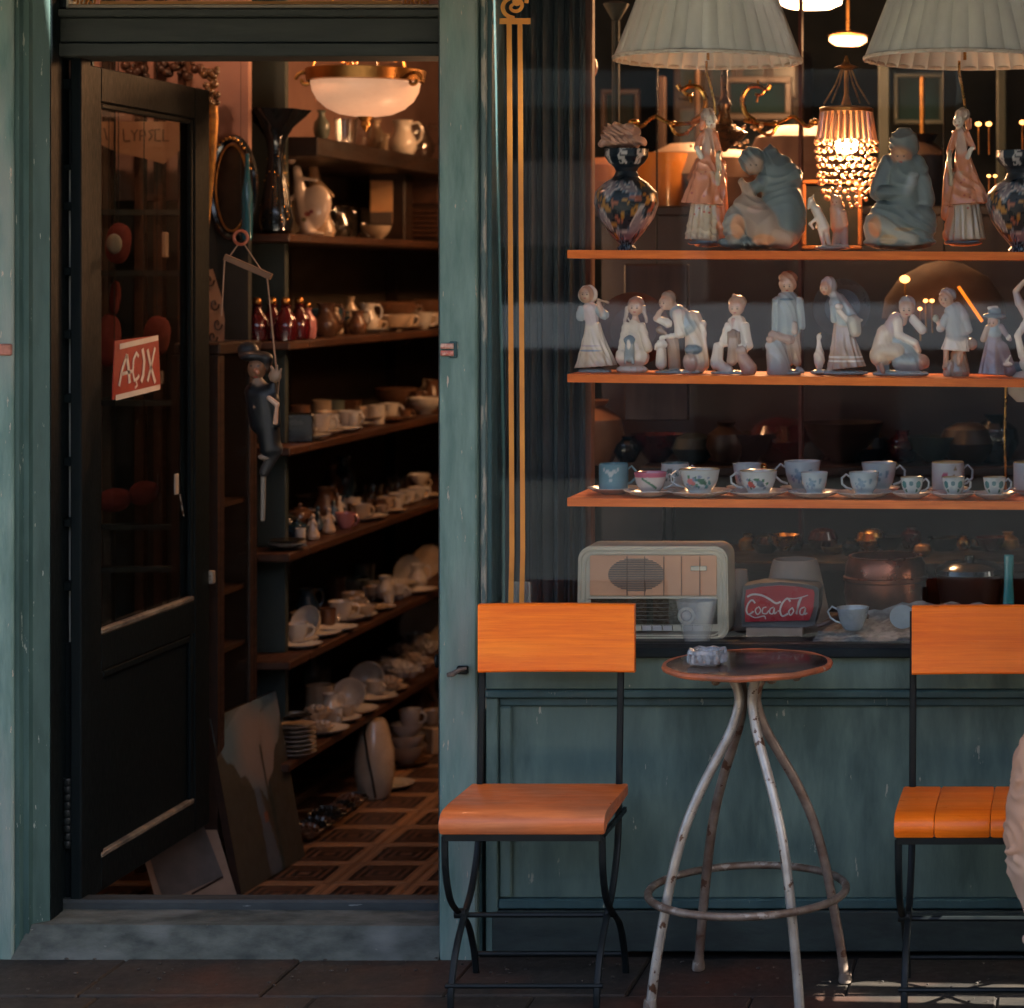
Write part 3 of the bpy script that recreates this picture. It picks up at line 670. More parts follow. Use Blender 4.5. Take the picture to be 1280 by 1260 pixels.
P_ = {
 'cup': lambda: MB().lathe(prof_cup(.036, .058), n=28), 'saucer': lambda: MB().lathe([(.03, 0), (.034, .003), (.06, .010), (.068, .015), (.069, .0165), (.06, .0125), (.03, .005), (0, .005)], n=32),
 'bowl': lambda: MB().lathe([(.03, 0), (.032, .006), (.05, .02), (.066, .045), (.072, .065), (.069, .065), (.06, .04), (.03, .012), (0, .01)], n=28),
 'jug': lambda: MB().lathe([(.028, 0), (.032, .004), (.046, .03), (.044, .055), (.028, .085), (.027, .10), (.034, .118), (.031, .118), (.024, .10), (.025, .085), (.03, .06), (0, .03)], n=28),
 'glass': lambda: MB().lathe([(.022, 0), (.026, .003), (.030, .075), (.0285, .075), (.0245, .008), (0, .007)], n=20),
 'bottle': lambda: MB().lathe([(.020, 0), (.026, .003), (.029, .03), (.027, .06), (.013, .078), (.011, .088), (.015, .094), (0, .094)], n=20),
 'pot': lambda: MB().lathe([(.024, 0), (.03, .004), (.047, .025), (.050, .045), (.040, .066), (.022, .074), (.021, .078), (0, .080)], n=28),
 'tureen': lambda: MB().lathe([(.03, 0), (.034, .008), (.06, .025), (.075, .055), (.078, .075), (.076, .078), (.06, .05), (0, .02)], n=32),
 'vase': lambda: MB().lathe([(.022, 0), (.026, .004), (.022, .012), (.042, .05), (.050, .09), (.044, .13), (.022, .16), (.018, .185), (.03, .205), (.027, .205), (.015, .185), (0, .15)], n=28),
 'plate': lambda: MB().lathe([(.05, 0), (.054, .004), (.088, .012), (.096, .017), (.097, .019), (.085, .0145), (.05, .006), (0, .006)], n=36),
 'figurine': None, 'box': None, 'shell': None, 'can': lambda: MB().lathe([(.036, 0), (.038, .002), (.038, .09), (.035, .09), (.035, .02), (0, .02)], n=24),
}
counts = {}
noun = {'cup': 'cup', 'saucer': 'saucer', 'bowl': 'bowl', 'jug': 'jug', 'glass': 'glass', 'bottle': 'bottle', 'pot': 'teapot', 'tureen': 'tureen', 'vase': 'vase', 'plate': 'plate', 'figurine': 'figurine', 'box': 'box', 'shell': 'seashell', 'can': 'canister'}
adj = {'w': 'white', 'c': 'cream', 'b': 'dark brown', 'k': 'black', 'g': 'grey green', 'p': 'pink', 'n': 'navy', 's': 'pale bluish', 'G': 'clear', 'R': 'ruby red'}
pending = []
def ware(kind, c, sh, px, off=.06, s=1.0, rot=None, tilt=(0, 0), up=0.0, label=None, Yo=None):
    mat = {'G': mGLS, 'R': mREDG}.get(c) or mc[c]
    Y = YS(px, off); z = (SZ[sh] if sh < 6 else ZF)+.0005+up
    if sh == -1: z = 2.0905
    if Yo: Y = Yo
    loc = (SX-off, Y, z) if not Yo else (XW(px, Yo), Yo, z); rz = rot if rot is not None else random.uniform(-.7, .7)
    nm = {'pot': 'teapot', 'shell': 'seashell', 'can': 'canister', 'glass': 'drinking_glass'}.get(kind, kind)
    if kind in ('cup', 'jug', 'pot', 'tureen', 'bottle'):
        t = thing(nm, '', noun[kind], loc); t.rotation_euler = (tilt[0], tilt[1], rz); t.scale = (s,)*3
        inst(cached((kind, c), lambda: P_[kind]().mesh('body', mat, True)), 'body', t)
        if kind == 'cup': inst(cached(('ch', c), lambda: MB().tube(handle_pts(.036, .058), .0042, 8).mesh('handle', mat, True)), 'handle', t)
        if kind == 'jug': inst(cached(('jh', c), lambda: MB().tube([(.028, 0, .108), (.05, 0, .112), (.062, 0, .09), (.058, 0, .06), (.044, 0, .045)], .0045, 8).mesh('handle', mat, True)), 'handle', t)
        if kind == 'pot':
            inst(cached(('ph', c), lambda: MB().tube([(.044, 0, .058), (.07, 0, .066), (.082, 0, .045), (.07, 0, .025), (.046, 0, .02)], .005, 8).mesh('handle', mat, True)), 'handle', t)
            inst(cached(('ps', c), lambda: MB().tube([(-.044, 0, .028), (-.062, 0, .038), (-.070, 0, .055), (-.082, 0, .068)], [.012, .009, .006, .005], 8).mesh('spout', mat, True)), 'spout', t)
            inst(cached(('pl', c), lambda: MB().ball((0, 0, .086), .009).mesh('lid_knob', mat, True)), 'lid_knob', t)
        if kind == 'tureen':
            inst(cached(('th', c), lambda: MB().tube([(.074, 0, .062), (.094, 0, .066), (.098, 0, .050), (.07, 0, .040)], .005, 8).mesh('handle', mat, True)), 'handle', t)
            inst(cached(('th', c), None), 'handle', t, rot=(0, 0, math.pi))
        if kind == 'bottle': inst(cached(('bs', c), lambda: MB().ball((0, 0, .102), .012).mesh('stopper', mBRASSR, True)), 'stopper', t)
    elif kind == 'figurine':
        pr_ = [('s', (0, 0, 10), (0, 0, 48), 26, 12, (1,1,1), 7, 1.5), ('c', (0, 0, 45), (0, 0, 66), 12, 9, (1,1,1)), ('e', (0, 0, 82), (9, 9, 10), (1,1,1)), ('c', (10, -4, 62), (18, -10, 48), 4, 3.5, (1,1,1)), ('c', (-10, -4, 62), (-16, -10, 50), 4, 3.5, (1,1,1)), ('e', (0, 0, 5), (24, 20, 6), (1,1,1))]
        def mk():
            pc = [tuple(list(p[:3])+([mc_col[c]] if p[0] == 'e' else list(p[3:5])+[mc_col[c]]+list(p[6:]))) for p in pr_]
            return blob_mesh('figurine', pc, 3, 4, mCHINA, lambda V: V*.0013)
        t = inst(cached((kind, c), mk), 'figurine', None, loc, (tilt[0], tilt[1], rz), s); tag(t, '', 'figurine')
    elif kind == 'box':
        t = inst(cached((kind, c), lambda: MB().box(-.04, .04, -.03, .03, 0, .07, .003).mesh('box', mat)), 'box', None, loc, (0, 0, rz), s); tag(t, '', 'box')
    elif kind == 'shell':
        def mk():
            b = MB()
            for q, (r_, h_) in enumerate(((.040, .030), (.029, .040), (.017, .046))):
                b.lathe([(.008, .004), (r_*.6, .010), (r_, h_), (r_*.96, h_+.001), (r_*.5, .013), (0, .010)], (0, 0, .0), 40, ripple=lambda a, z, q=q: .20*math.sin(7*a+q*2)*min(1, z/.03))
            return b.mesh('seashell', mat, True)
        t = inst(cached((kind, c), mk), 'seashell', None, loc, (tilt[0], tilt[1], rz), s); tag(t, '', 'seashell')
    else:
        t = inst(cached((kind, c), lambda: P_[kind]().mesh(nm, mat, True)), nm, None, loc, (tilt[0], tilt[1], rz), s); tag(t, '', noun[kind])
    if label: t['label'] = label
    else: pending.append((t, kind, c, sh, px, off))
    return t
mc_col = {'w': (.5,.44,.37), 'c': (.4,.3,.22), 'b': (.12,.07,.04), 'n': (.03,.06,.09), 'g': (.12,.14,.12), 's': (.36,.38,.38), 'p': (.4,.2,.18), 'k': (.02,.02,.02)}
def cs(sh, px, c='w', off=.07, s=1, rot=None):        # cup standing on its saucer
    ware('saucer', c, sh, px, off, s); ware('cup', c, sh, px, off, s, rot, up=.0055*s)
# top shelf of the rack
ware('figurine', 'c', 0, 401, .22, 1.55); ware('jug', 'G', 0, 424, .2, 1.0); ware('bowl', 'c', 0, 470, .07, .75); ware('jug', 'G', 0, 457, .1, .5)
ware('jug', 'w', -1, 503, .08, 1.15); ware('vase', 'g', -1, 402, .10, .55); ware('glass', 'G', -1, 432, .08, 1.3); ware('vase', 'G', -1, 448, .14, .9); ware('vase', 'c', -1, 470, .2, .7); ware('jug', 'G', -1, 524, .1, 1.2); ware('vase', 'c', -1, 484, .22, .5)
# second
for px, c, Yo_ in ((321, 'R', 7.16), (340, 'R', 7.24), (357, 'R', 7.17), (374, 'R', 7.35)): ware('bottle', c, 1, px, .05, 1.2, Yo=Yo_)
ware('bottle', 'p', 1, 384, .05, 1.05); ware('jug', 'b', 1, 408, .06, .95); ware('figurine', 'c', 1, 420, .13, .8); ware('tureen', 'n', 1, 398, .28, 1.1); ware('vase', 'c', 1, 438, .2, .62); ware('jug', 'b', 1, 447, .07, .7)
ware('saucer', 'w', 1, 462, .07, 1.0); ware('jug', 'w', 1, 459, .07, .85, up=.006); cs(1, 470, 'c', .15, .9); ware('tureen', 'b', 1, 488, .22, 1.3); ware('bowl', 'c', 1, 492, .09, .9); cs(1, 507, 'c', .08, .95)
ware('cup', 'w', 1, 527, .06, 1.1); ware('bowl', 'b', 1, 530, .25, 1.6); ware('plate', 'c', 1, 510, .26, 1.0, tilt=(1.1, 0)); ware('saucer', 'c', 1, 540, .07); ware('cup', 'c', 1, 538, .14, 1)
# third
ware('box', 'k', 2, 372, .06, 1.3, .2); ware('saucer', 'w', 2, 382, .06, 1.15); cs(2, 399, 'w', .08, 1.1); ware('saucer', 'w', 2, 391, .16, 1.1, tilt=(.5, 0)); ware('bowl', 'c', 2, 415, .20, .8); cs(2, 412, 'w', .13, .9); ware('plate', 'b', 2, 425, .14, .8)
ware('cup', 'w', 2, 438, .07, 1.15); ware('saucer', 'w', 2, 428, .06, 1); ware('plate', 'c', 2, 452, .13, .8, up=.012); ware('can', 'w', 2, 471, .08, .75); ware('box', 'c', 2, 459, .12, .9); ware('cup', 'w', 2, 487, .12, 1); ware('plate', 'b', 2, 482, .07, .85); ware('saucer', 'c', 2, 502, .07, .8)
ware('can', 'b', 2, 375, .27, .9); ware('can', 'c', 2, 402, .30, .9); ware('can', 'g', 2, 420, .30, .8); ware('box', 'b', 2, 437, .30, .9); ware('tureen', 'w', 2, 531, .08, .8); ware('tureen', 'b', 2, 495, .27, 1.1); ware('figurine', 'c', 2, 531, .25, .9); ware('jug', 'b', 2, 540, .2, .9)
# fourth
ware('plate', 'k', 3, 359, .08, .62, Yo=7.24); ware('plate', 'w', 3, 359, .08, .6, up=.011, Yo=7.24); ware('plate', 'k', 3, 359, .08, .58, up=.021, Yo=7.24); ware('pot', 'k', 3, 358, .17, .95); ware('pot', 'b', 3, 375, .2, .95); ware('pot', 'n', 3, 372, .11, .7)
for px, c, o_ in ((391, 'c', .05), (397, 'n', .12), (411, 'c', .06), (417, 'n', .13), (424, 'w', .16)): ware('figurine', c, 3, px, o_, .72)
ware('jug', 'b', 3, 407, .2, 1.0); ware('cup', 'p', 3, 432, .05, .95); ware('can', 'w', 3, 440, .14, .8); cs(3, 452, 'c', .07, .95); ware('saucer', 'w', 3, 461, .06, 1)
for px in (466, 498, 524): ware('glass', 'G', 3, px, .18, 1.15)
for px, c in ((470, 'b'), (483, 'c'), (497, 'w'), (509, 'w'), (521, 'w')): ware('cup', c, 3, px, .09, .9)
ware('bowl', 'w', 3, 524, .13, .6, up=0.048); ware('saucer', 'c', 3, 490, .05, .8); ware('saucer', 'c', 3, 538, .07, .9); ware('vase', 'n', 3, 430, .30, .9); ware('vase', 'b', 3, 415, .32, .8)
ware('bowl', 'b', 3, 400, .26, 1.2)
# fifth
cs(4, 371, 'w', .10, 1.0); ware('saucer', 'w', 4, 378, .05, .9); ware('bowl', 'c', 4, 381, .2, .7); ware('bowl', 'w', 4, 391, .09, .75, tilt=(1.0, .5), up=.035); ware('saucer', 'w', 4, 399, .07, 1.05); ware('glass', 'b', 4, 410, .10, .9); cs(4, 426, 'w', .10, 1.15)
ware('jug', 'n', 4, 384, .24, .9); ware('saucer', 'w', 4, 441, .08, 1.2); ware('cup', 'c', 4, 441, .15, 1.1); cs(4, 447, 'c', .1, .9); ware('saucer', 'w', 4, 421, .05, 1); ware('plate', 'c', 4, 460, .09, .8); ware('cup', 'c', 4, 468, .15, .9); ware('saucer', 'c', 4, 473, .06, .9)
ware('plate', 'w', 4, 483, .11, .75, up=.01); ware('cup', 'w', 4, 497, .07, .95); ware('saucer', 'w', 4, 492, .14, 1.3, up=.02); ware('plate', 'w', 4, 511, .16, .6, tilt=(1.2, 0), up=.05); ware('jug', 'w', 4, 522, .08, .8); ware('saucer', 'w', 4, 520, .05, 1.1); ware('plate', 'c', 4, 536, .14, .7, tilt=(1.2, 0), up=.055)
ware('can', 'g', 4, 455, .30, 1.0); ware('can', 'b', 4, 420, .30, .9); ware('tureen', 'g', 4, 440, .28, .8)
# lowest
for k in range(7): ware('plate', 'w' if k < 6 else 'c', 5, 371, .09, .62-.003*k, up=.0145*k, Yo=7.26, label=['bottom plate','second plate up','third plate up','fourth plate up','fifth plate up','white plate just below the top','topmost cream plate'][k]+' in the stack on the lowest doorway shelf')['group'] = 'stacked plates on the lowest shelf'
for k in range(3): ware('saucer', 'k', 5, 366+k*5, .09, .5, up=.110+.003*k, Yo=7.25+.01*k)
ware('shell', 'c', 5, 396, .10, 1.2, up=.02); ware('shell', 'c', 5, 401, .05, 1.0); ware('can', 'c', 5, 399, .16, 1.2); ware('saucer', 'w', 5, 404, .05, 1.2); ware('cup', 'c', 5, 412, .07, .8)
ware('saucer', 'w', 5, 424, .06, 1.05); ware('saucer', 'w', 5, 441, .06, 1.25); ware('bowl', 'w', 5, 441, .08, .8, tilt=(1.15, -.4), up=.045); ware('bowl', 'w', 5, 463, .12, .85, tilt=(1.1, .3), up=.04); cs(5, 430, 'c', .16, 1); ware('saucer', 'w', 5, 468, .06, 1.15); ware('cup', 'w', 5, 470, .08, .9, up=.006)
ware('saucer', 'c', 5, 484, .07, 1.1); ware('bowl', 'c', 5, 486, .05, .5); ware('plate', 'w', 5, 480, .16, .9, up=.04); ware('bowl', 'c', 5, 482, .16, .8, up=-.0)
for k in range(9): ware('shell', 'w' if k % 2 else 'c', 5, 486+k*7, .05+.07*(k % 3), 1.15+.2*(k % 2), tilt=(random.uniform(-.3, .3), 0), up=.01+.02*(k % 3 == 2))
ware('can', 'g', 5, 400, .30, 1.0); ware('vase', 'g', 5, 390, .32, .7); ware('plate', 'c', 5, 534, .2, 1.1, tilt=(1.2, 0), up=.09)
# floor under the rack
ware('plate', 'w', 6, 487, -.0, .9); ware('plate', 'b', 6, 508, .05, .9)
for k in range(3): ware('bowl', 'w' if k else 'c', 6, 508, .04, 1.0-.08*k, up=.014+.045*k)
ware('cup', 'w', 6, 512, .02, 1.15, up=.15); ware('cup', 'c', 6, 541, .02, 1.0, up=.10); ware('box', 'c', 6, 541, .02, 1.4); ware('bottle', 'b', 6, 525, .15, 2.2); ware('bottle', 'c', 6, 537, .17, 1.8)
for (px, c, s_) in ((384, 'b', .9), (392, 'k', 1.0), (400, 'b', .8), (408, 'k', 1.1), (418, 'b', .9), (428, 'k', .8), (437, 'b', .9), (446, 'k', .7)): ware('shell', c, 6, px, .03, s_*1.3)

rw = random.Random(21)
for sh, kinds in ((1, 'cccbw'), (2, 'cwcwb'), (3, 'cwnwb'), (4, 'wwccw'), (5, 'wwcwc')):
    for k in range(9):
        px_ = 372+k*19+rw.uniform(-5, 5); c_ = rw.choice(kinds); kd = rw.choice(['cup', 'cup', 'cup', 'saucer', 'jug', 'glass', 'cup'])
        if kd == 'glass': c_ = 'G'
        ware(kd, c_, sh, px_, rw.choice([.10, .17, .24]), rw.uniform(.62, .82), up=rw.choice([0, 0, 0, .012]))
    for k in range(8):
        ware(rw.choice(['cup', 'saucer', 'cup', 'bowl', 'cup', 'glass']), rw.choice(kinds), sh, 376+k*21+rw.uniform(-6, 6), rw.choice([.05, .13, .13]), rw.uniform(.5, .68), up=rw.choice([0, .008]))
seen = {}
groups = {}
for it in pending: groups.setdefault((it[1], it[2], it[3]), []).append(it)
for (kind, c, sh), its in groups.items():
    its.sort(key=lambda i: (i[4], i[5]))
    for n_, it in enumerate(its):
        where = shelfname[sh] if sh >= 0 else 'dark top board above the doorway shelves'
        o_ = '' if len(its) == 1 else ('leftmost ' if n_ == 0 else 'rightmost ' if n_ == len(its)-1 else ordn[n_+1]+' from left, ')
        it[0]['label'] = (f"{o_}{adj[c]} {noun[kind]} on the {where}")
        it[0]['group'] = f"{noun[kind]}s on the {where}"

# ================================================================ things in and around the doorway
def px_xform(Y):
    s = Y/FPX
    return lambda V: np.stack([(V[:, 0]-PX0)*s, Y+V[:, 1]*s, CZ-(-V[:, 2]-PY0)*s], 1)
def C_(x1, y1, x2, y2, r1, r2, c, d1=0, d2=None): return ('c', (x1, d1, -y1), (x2, d1 if d2 is None else d2, -y2), r1, r2, c)
def E_(x, y, rx, ry, c, d=0, rd=None, rot=0): return ('e', (x, d, -y), (rx, rd or min(rx, ry), ry), c, rot)
def S_(x1, y1, x2, y2, r1, r2, c, n=9, amp=1, d=0): return ('s', (x1, d, -y1), (x2, d, -y2), r1, r2, c, n, amp)
def P2(x, y, r, c, d=-8, rd=8): return ((x, d, -y), (r[0] if isinstance(r, tuple) else r, rd, r[1] if isinstance(r, tuple) else r), c)
def fold(me, Y, amp, fx, fy, warp=1.0):
    from mathutils import noise as mn_
    s_ = Y/FPX; n = len(me.vertices); co = np.empty(n*3); me.vertices.foreach_get('co', co); co = co.reshape(-1, 3)
    no = np.array([v.normal[:] for v in me.vertices]); out = co.copy()
    for i in range(n):
        x_, y_, z_ = co[i]/s_; w_ = mn_.noise(Vector((x_*.02, y_*.02, z_*.02)))*warp*6
        a = math.sin(x_*fx+y_*fx+z_*fy+w_); m_ = .5+mn_.noise(Vector((x_*.013+7, y_*.013, z_*.013)))
        out[i] += no[i]*(amp*s_*(1-abs(a))*2.2-amp*s_)*max(0, min(1, m_*1.5))
    me.vertices.foreach_set('co', out.ravel()); me.update()
def figure(name, label, cat, Y, prims, paint=(), h=1.0, k=2.5, mat=None, group=None, parent=None, soft=.7, folds=None, smooth_it=1):
    me = blob_mesh(name, prims, h, k, mat or mCHINA, px_xform(Y), paint, soft, smooth_it)
    if folds: fold(me, Y, *folds)
    if parent is not None:
        o = bpy.data.objects.new(name, me); col.objects.link(o)
        off = parent.location; me.transform(__import__('mathutils').Matrix.Translation(-Vector(off))); o.parent = parent
        return o
    v = np.array([p.co for p in me.vertices]); c = Vector(((v[:, 0].min()+v[:, 0].max())/2, (v[:, 1].min()+v[:, 1].max())/2, v[:, 2].min()))
    me.transform(__import__('mathutils').Matrix.Translation(-c)); o = bpy.data.objects.new(name, me); col.objects.link(o); o.location = c
    return tag(o, label, cat, group)

# black vase with ruffled rim
Yv = 7.21; s = Yv/FPX; c0 = W(345, 292, Yv)
t = thing('black_vase', 'tall black glass vase with wide ruffled rim at the shelf end', 'vase', (c0.x, c0.y, SZ[0]+.001))
hb = (c0.z-SZ[0])
pr = [(14, 292), (19, 288), (21, 275), (18, 255), (13, 225), (10, 195), (12, 175), (17, 163), (24, 155), (33, 145), (39, 137), (36, 138), (22, 156), (8, 180), (0, 200)]
MB().lathe([(r*s, (292-y)*s) for r, y in pr], t.location, 48, ripple=lambda a, z: .10*math.sin(6*a)*min(1, max(0, z-.33)/.05)).build('vase_body', mBLACKG, t, True)
b = MB()
for k in range(70):
    a = random.uniform(0, 6.28); yy_ = random.uniform(195, 280); r = (10+11*(yy_-195)/85)*s
    b.ball(t.location+Vector((r*math.cos(a), r*math.sin(a), (292-yy_)*s)), .0022, 6, 4)
b.build('gilt_beads', mGOLD, t, True)
# china lady leaning on a painted oval flask
WC = (.50,.40,.34)
figure('china_flask', 'white china flask with a leaning figure on the top doorway shelf', 'flask', YS(385, .10),
  [E_(391, 260, 22, 30, WC, 0, 12, rot=-.35), C_(375, 235, 385, 288, 7, 9, WC, -4), C_(372, 212, 376, 238, 5.5, 7, WC, -4), E_(365, 199, 6, 7, WC, -4), C_(374, 222, 398, 226, 2.5, 2, WC, -8), E_(388, 292, 18, 4, WC, 0, 12), C_(364, 250, 376, 240, 3, 3, WC, -6)],
  [P2(388, 268, (4, 3), (.25,.07,.06), -12), P2(384, 275, (3, 3), (.12,.10,.05), -12), P2(393, 265, 2.5, (.2,.05,.08), -12)], h=1.3)
figure('china_figure', 'dim cream china figure behind the flask on the top doorway shelf', 'figurine', YS(405, .2),
  [C_(396, 285, 395, 235, 13, 9, (.3,.2,.13)), C_(395, 235, 392, 215, 8, 7, (.36,.24,.15)), E_(391, 204, 7.5, 8, (.33,.22,.14)), C_(400, 230, 415, 245, 4, 3, (.35,.24,.15))], h=1.5)
# two small wooden cabinets on that shelf
Yb = YS(478, .18)
t = thing('mantel_clock', 'small wooden case with lit amber panel on the top doorway shelf', 'clock', W(480, 298, Yb))
p0, p1 = W(462, 298, Yb), W(506, 213, Yb)
z0 = SZ[0]+.001; f0 = W(474, 298, Yb-.001)
MB().box(p0.x, p1.x, Yb, Yb+.10, z0, p1.z, .004).build('case', mDWOOD, t)
q0, q1 = W(463.5, 280, Yb), W(491, 226, Yb)
MB().box(q0.x, q1.x, Yb-.004, Yb-.0005, q0.z, q1.z).build('panel', pmat('amber_panel', (.62,.36,.18), (.5,.27,.13), 8, rough=.4), t)
MB().box(q0.x, q1.x, Yb-.006, Yb-.0045, q0.z, q0.z+.045).build('panel', pmat('grey_panel', (.13,.10,.09), None, 8, rough=.4), t)
Yb = YS(525, .14); t = thing('slatted_box', 'brown wooden box with slatted front beside the doorpost shelf end', 'box', (W(525, 298, Yb).x, Yb, z0))
p0, p1 = W(499, 298, Yb), W(552, 212, Yb)
MB().box(p0.x, p1.x, Yb, Yb+.12, z0, p1.z, .004).build('case', mDWOOD, t)
for k in range(6): MB().box(p0.x+.012, p1.x-.012, Yb-.008, Yb-.0005, z0+.02+k*.019, z0+.034+k*.019, .002).build('slat', mSWOOD, t)
MB().box(p0.x+.012, p1.x-.012, Yb-.008, Yb-.0005, z0+.15, p1.z-.01, .002).build('panel', mSWOOD, t)
# oval wall mirror
Ym = 7.04
t = thing('oval_mirror', 'dark oval mirror in beaded frame hanging above the cabinet', 'mirror', W(290, 235, Ym))
c = W(291, 235, Ym); sm = Ym/FPX
b = MB(); n = 48; P = [c+Vector((27*sm*math.cos(2*math.pi*k/n), 0, 62*sm*math.sin(2*math.pi*k/n))) for k in range(n)]
b.tube(P, 5*sm, 8, True).build('frame', mBLACKG, t, True)
P = [c+Vector((20*sm*math.cos(2*math.pi*k/n), -.008, 54*sm*math.sin(2*math.pi*k/n))) for k in range(n)]
MB().tube(P, 1.5*sm, 6, True).build('inner_rim', mGILT, t, True)
MB().add([c+Vector((20*sm*math.cos(2*math.pi*k/n), dy, 54*sm*math.sin(2*math.pi*k/n))) for dy in (0, .004) for k in range(n)],
  [tuple(range(n)), tuple(n+k for k in range(n))]+[(k, (k+1) % n, n+(k+1) % n, n+k) for k in range(n)]).build('mirror_glass', pmat('old_mirror', (.06,.05,.045), (.03,.025,.02), 9, rough=.15, metal=.6), t)
b = MB()
for k in range(14): a = .4+k*.17; b.ball(c+Vector((27*sm*math.cos(a), -.02, 62*sm*math.sin(a))), .005, 8, 6)
b.build('bead_row', mGOLD, t, True)
# tall pink cloud of blue glass: slim blue bottle beside it
b0 = W(309, 300, 6.98); MB
t = MB().lathe([(.014, 0), (.016, .01), (.016, .14), (.008, .19), (.006, .26), (0, .26)], b0, 16).build('blue_bottle', pmat('blue_glass', (.01,.07,.11), None, 5, rough=.12, coat=.6), None, True)
tag(t, 'slim dark blue bottle in front of the oval mirror', 'bottle')
# gilded hanging ornament at the top of the door leaf
Yg = 6.95
t = thing('gilt_ornament', 'long tapering gilded wall ornament with carved dark top behind the door edge', 'ornament', W(262, 200, Yg))
sg = Yg/FPX
P = [W(265, 130, Yg), W(266, 150, Yg), W(265, 200, Yg), W(262, 250, Yg), W(259, 300, Yg)]
MB().tube(P, [7*sg, 7*sg, 5*sg, 3.2*sg, 1*sg], 10).build('tapered_stem', mGILT, t, True)
b = MB()
for k in range(26): b.ball(W(264+random.uniform(-8, 8), random.uniform(78, 132), Yg+random.uniform(-.02, .02)), random.uniform(3, 6)*sg, 8, 6)
b.build('carved_top', pmat('dark_carving', (.05,.03,.02), (.14,.07,.02), 40, rough=.3), t, True)
for x_, n_ in ((160, 5), (205, 9)):
    b = MB()
    for k in range(n_*2): b.ball(W(x_+k*3.2-6, 84+random.uniform(-7, 12), 6.98), random.uniform(3, 7)*sg, 8, 6)
    tag(b.build('carved_crest', pmat('crest_dark', (.07,.03,.015), (.02,.012,.01), 30, rough=.35), None, True), 'dark carved wooden crest seen over the door top, '+('left one' if x_ == 160 else 'right one'), 'carving')
# alabaster bowl lamp
Yl = 6.9; c = W(457, 100, Yl); sl_ = Yl/FPX
t = thing('bowl_pendant_lamp', 'pale alabaster bowl lamp with brass rim hanging in the doorway', 'lamp', c)
mBOWL = pmat('alabaster', (.72,.52,.38), (.60,.42,.30), 6, (1,1,2.5), .35, emit=(1,.50,.28), estr=.055)
prb = [(66, 0), (66, -4), (64, -14), (58, -25), (47, -35), (32, -42), (14, -45), (0, -45.5)]
MB().lathe([(r*sl_, z*sl_) for r, z in prb], c+Vector((0, 0, -.002)), 48).build('bowl', mBOWL, t, True)
b = MB(); b.lathe([(66*sl_, -3*sl_), (71*sl_, -2*sl_), (72*sl_, 5*sl_), (73*sl_, 12*sl_), (71*sl_, 13*sl_), (66*sl_, 12*sl_), (66*sl_, -3*sl_)], c, 48, cap=False).build('brass_rim', mBRASSR, t, True)
for ang in (200, 340, 100):
    a = R(ang); base = c+Vector((72*sl_*math.cos(a), 72*sl_*math.sin(a), 4*sl_)); P = []
    u = Vector((math.cos(a), math.sin(a), 0))
    for q in np.linspace(0, 1, 20):
        an = q*6.5; P.append(base+(u*math.cos(an)+Vector((0,0,1))*math.sin(an))*(11-8*q)*sl_-Vector((0, 0, 6*sl_)))
    MB().tube(P, 2.6*sl_, 8).build('scroll', mGILT, t, True)
MB().lathe([(11*sl_, -44*sl_), (9*sl_, -48*sl_), (5*sl_, -52*sl_), (6*sl_, -57*sl_), (2*sl_, -63*sl_), (0, -66*sl_)], c, 16).build('finial', mGILT, t, True)
for k in range(3):
    a = R(60+120*k); MB().tube([c+Vector((68*sl_*math.cos(a), 68*sl_*math.sin(a), 12*sl_)), c+Vector((8*sl_*math.cos(a), 8*sl_*math.sin(a), .5))], .004, 6).build('chain', mGILT, t)
b = MB()
for k in range(12): b.ball(c+Vector((random.uniform(-30, 45)*sl_, -.05, (16+random.uniform(0, 14))*sl_)), 3*sl_, 8, 6)
b.build('leaf_gallery', mGILT, t, True)
MB().tube([c+Vector((0, 0, .5)), Vector((c.x, c.y, 3.0))], .008, 6).build('stem', mGILT, t)
# marionette
Yp = 6.30; sp_ = Yp/FPX
t = thing('marionette', 'string puppet in dark blue suit and hat hanging from a wooden bar', 'puppet', W(335, 450, Yp))
mCW = pmat('control_wood', (.20,.10,.05), None, 12, rough=.5)
MB().ring(W(301, 297, Yp), 8.5*sp_, 2.0*sp_, 20, 8, 'y').build('ring', pmat('red_ring', (.38,.10,.05), None, 9, rough=.4), t, True)
def pbar(a, b_, w, nm, mat): MB().tube([W(*a, Yp), W(*b_, Yp)], w*sp_, 6).build(nm, mat, t)
mSTR = pmat('cord', (.36,.22,.14), None, 9, rough=.8)
b = MB(); A, B = W(281, 321, Yp), W(339, 346, Yp); d_ = (B-A).normalized(); nrm = Vector((-d_.z, 0, d_.x))*3.8*sp_
b.hexa([A-nrm+Vector((0, -.006, 0)), B-nrm+Vector((0, -.006, 0)), B-nrm+Vector((0, .006, 0)), A-nrm+Vector((0, .006, 0))], [A+nrm+Vector((0, -.006, 0)), B+nrm+Vector((0, -.006, 0)), B+nrm+Vector((0, .006, 0)), A+nrm+Vector((0, .006, 0))])
b.build('control_bar', mCW, t)
pbar((298, 305), (286, 322), .8, 'string', mSTR); pbar((305, 305), (327, 338), .8, 'string', mSTR); pbar((281, 322), (277, 395), .9, 'string', mSTR)
pbar((334, 346), (346, 468), 1.1, 'string', mSTR); pbar((349, 475), (347, 500), .7, 'string', mSTR); pbar((301, 289), (301, 20), .3, 'string', mIRON)
NB = (.0015,.0045,.007); FC = (.15,.08,.045)
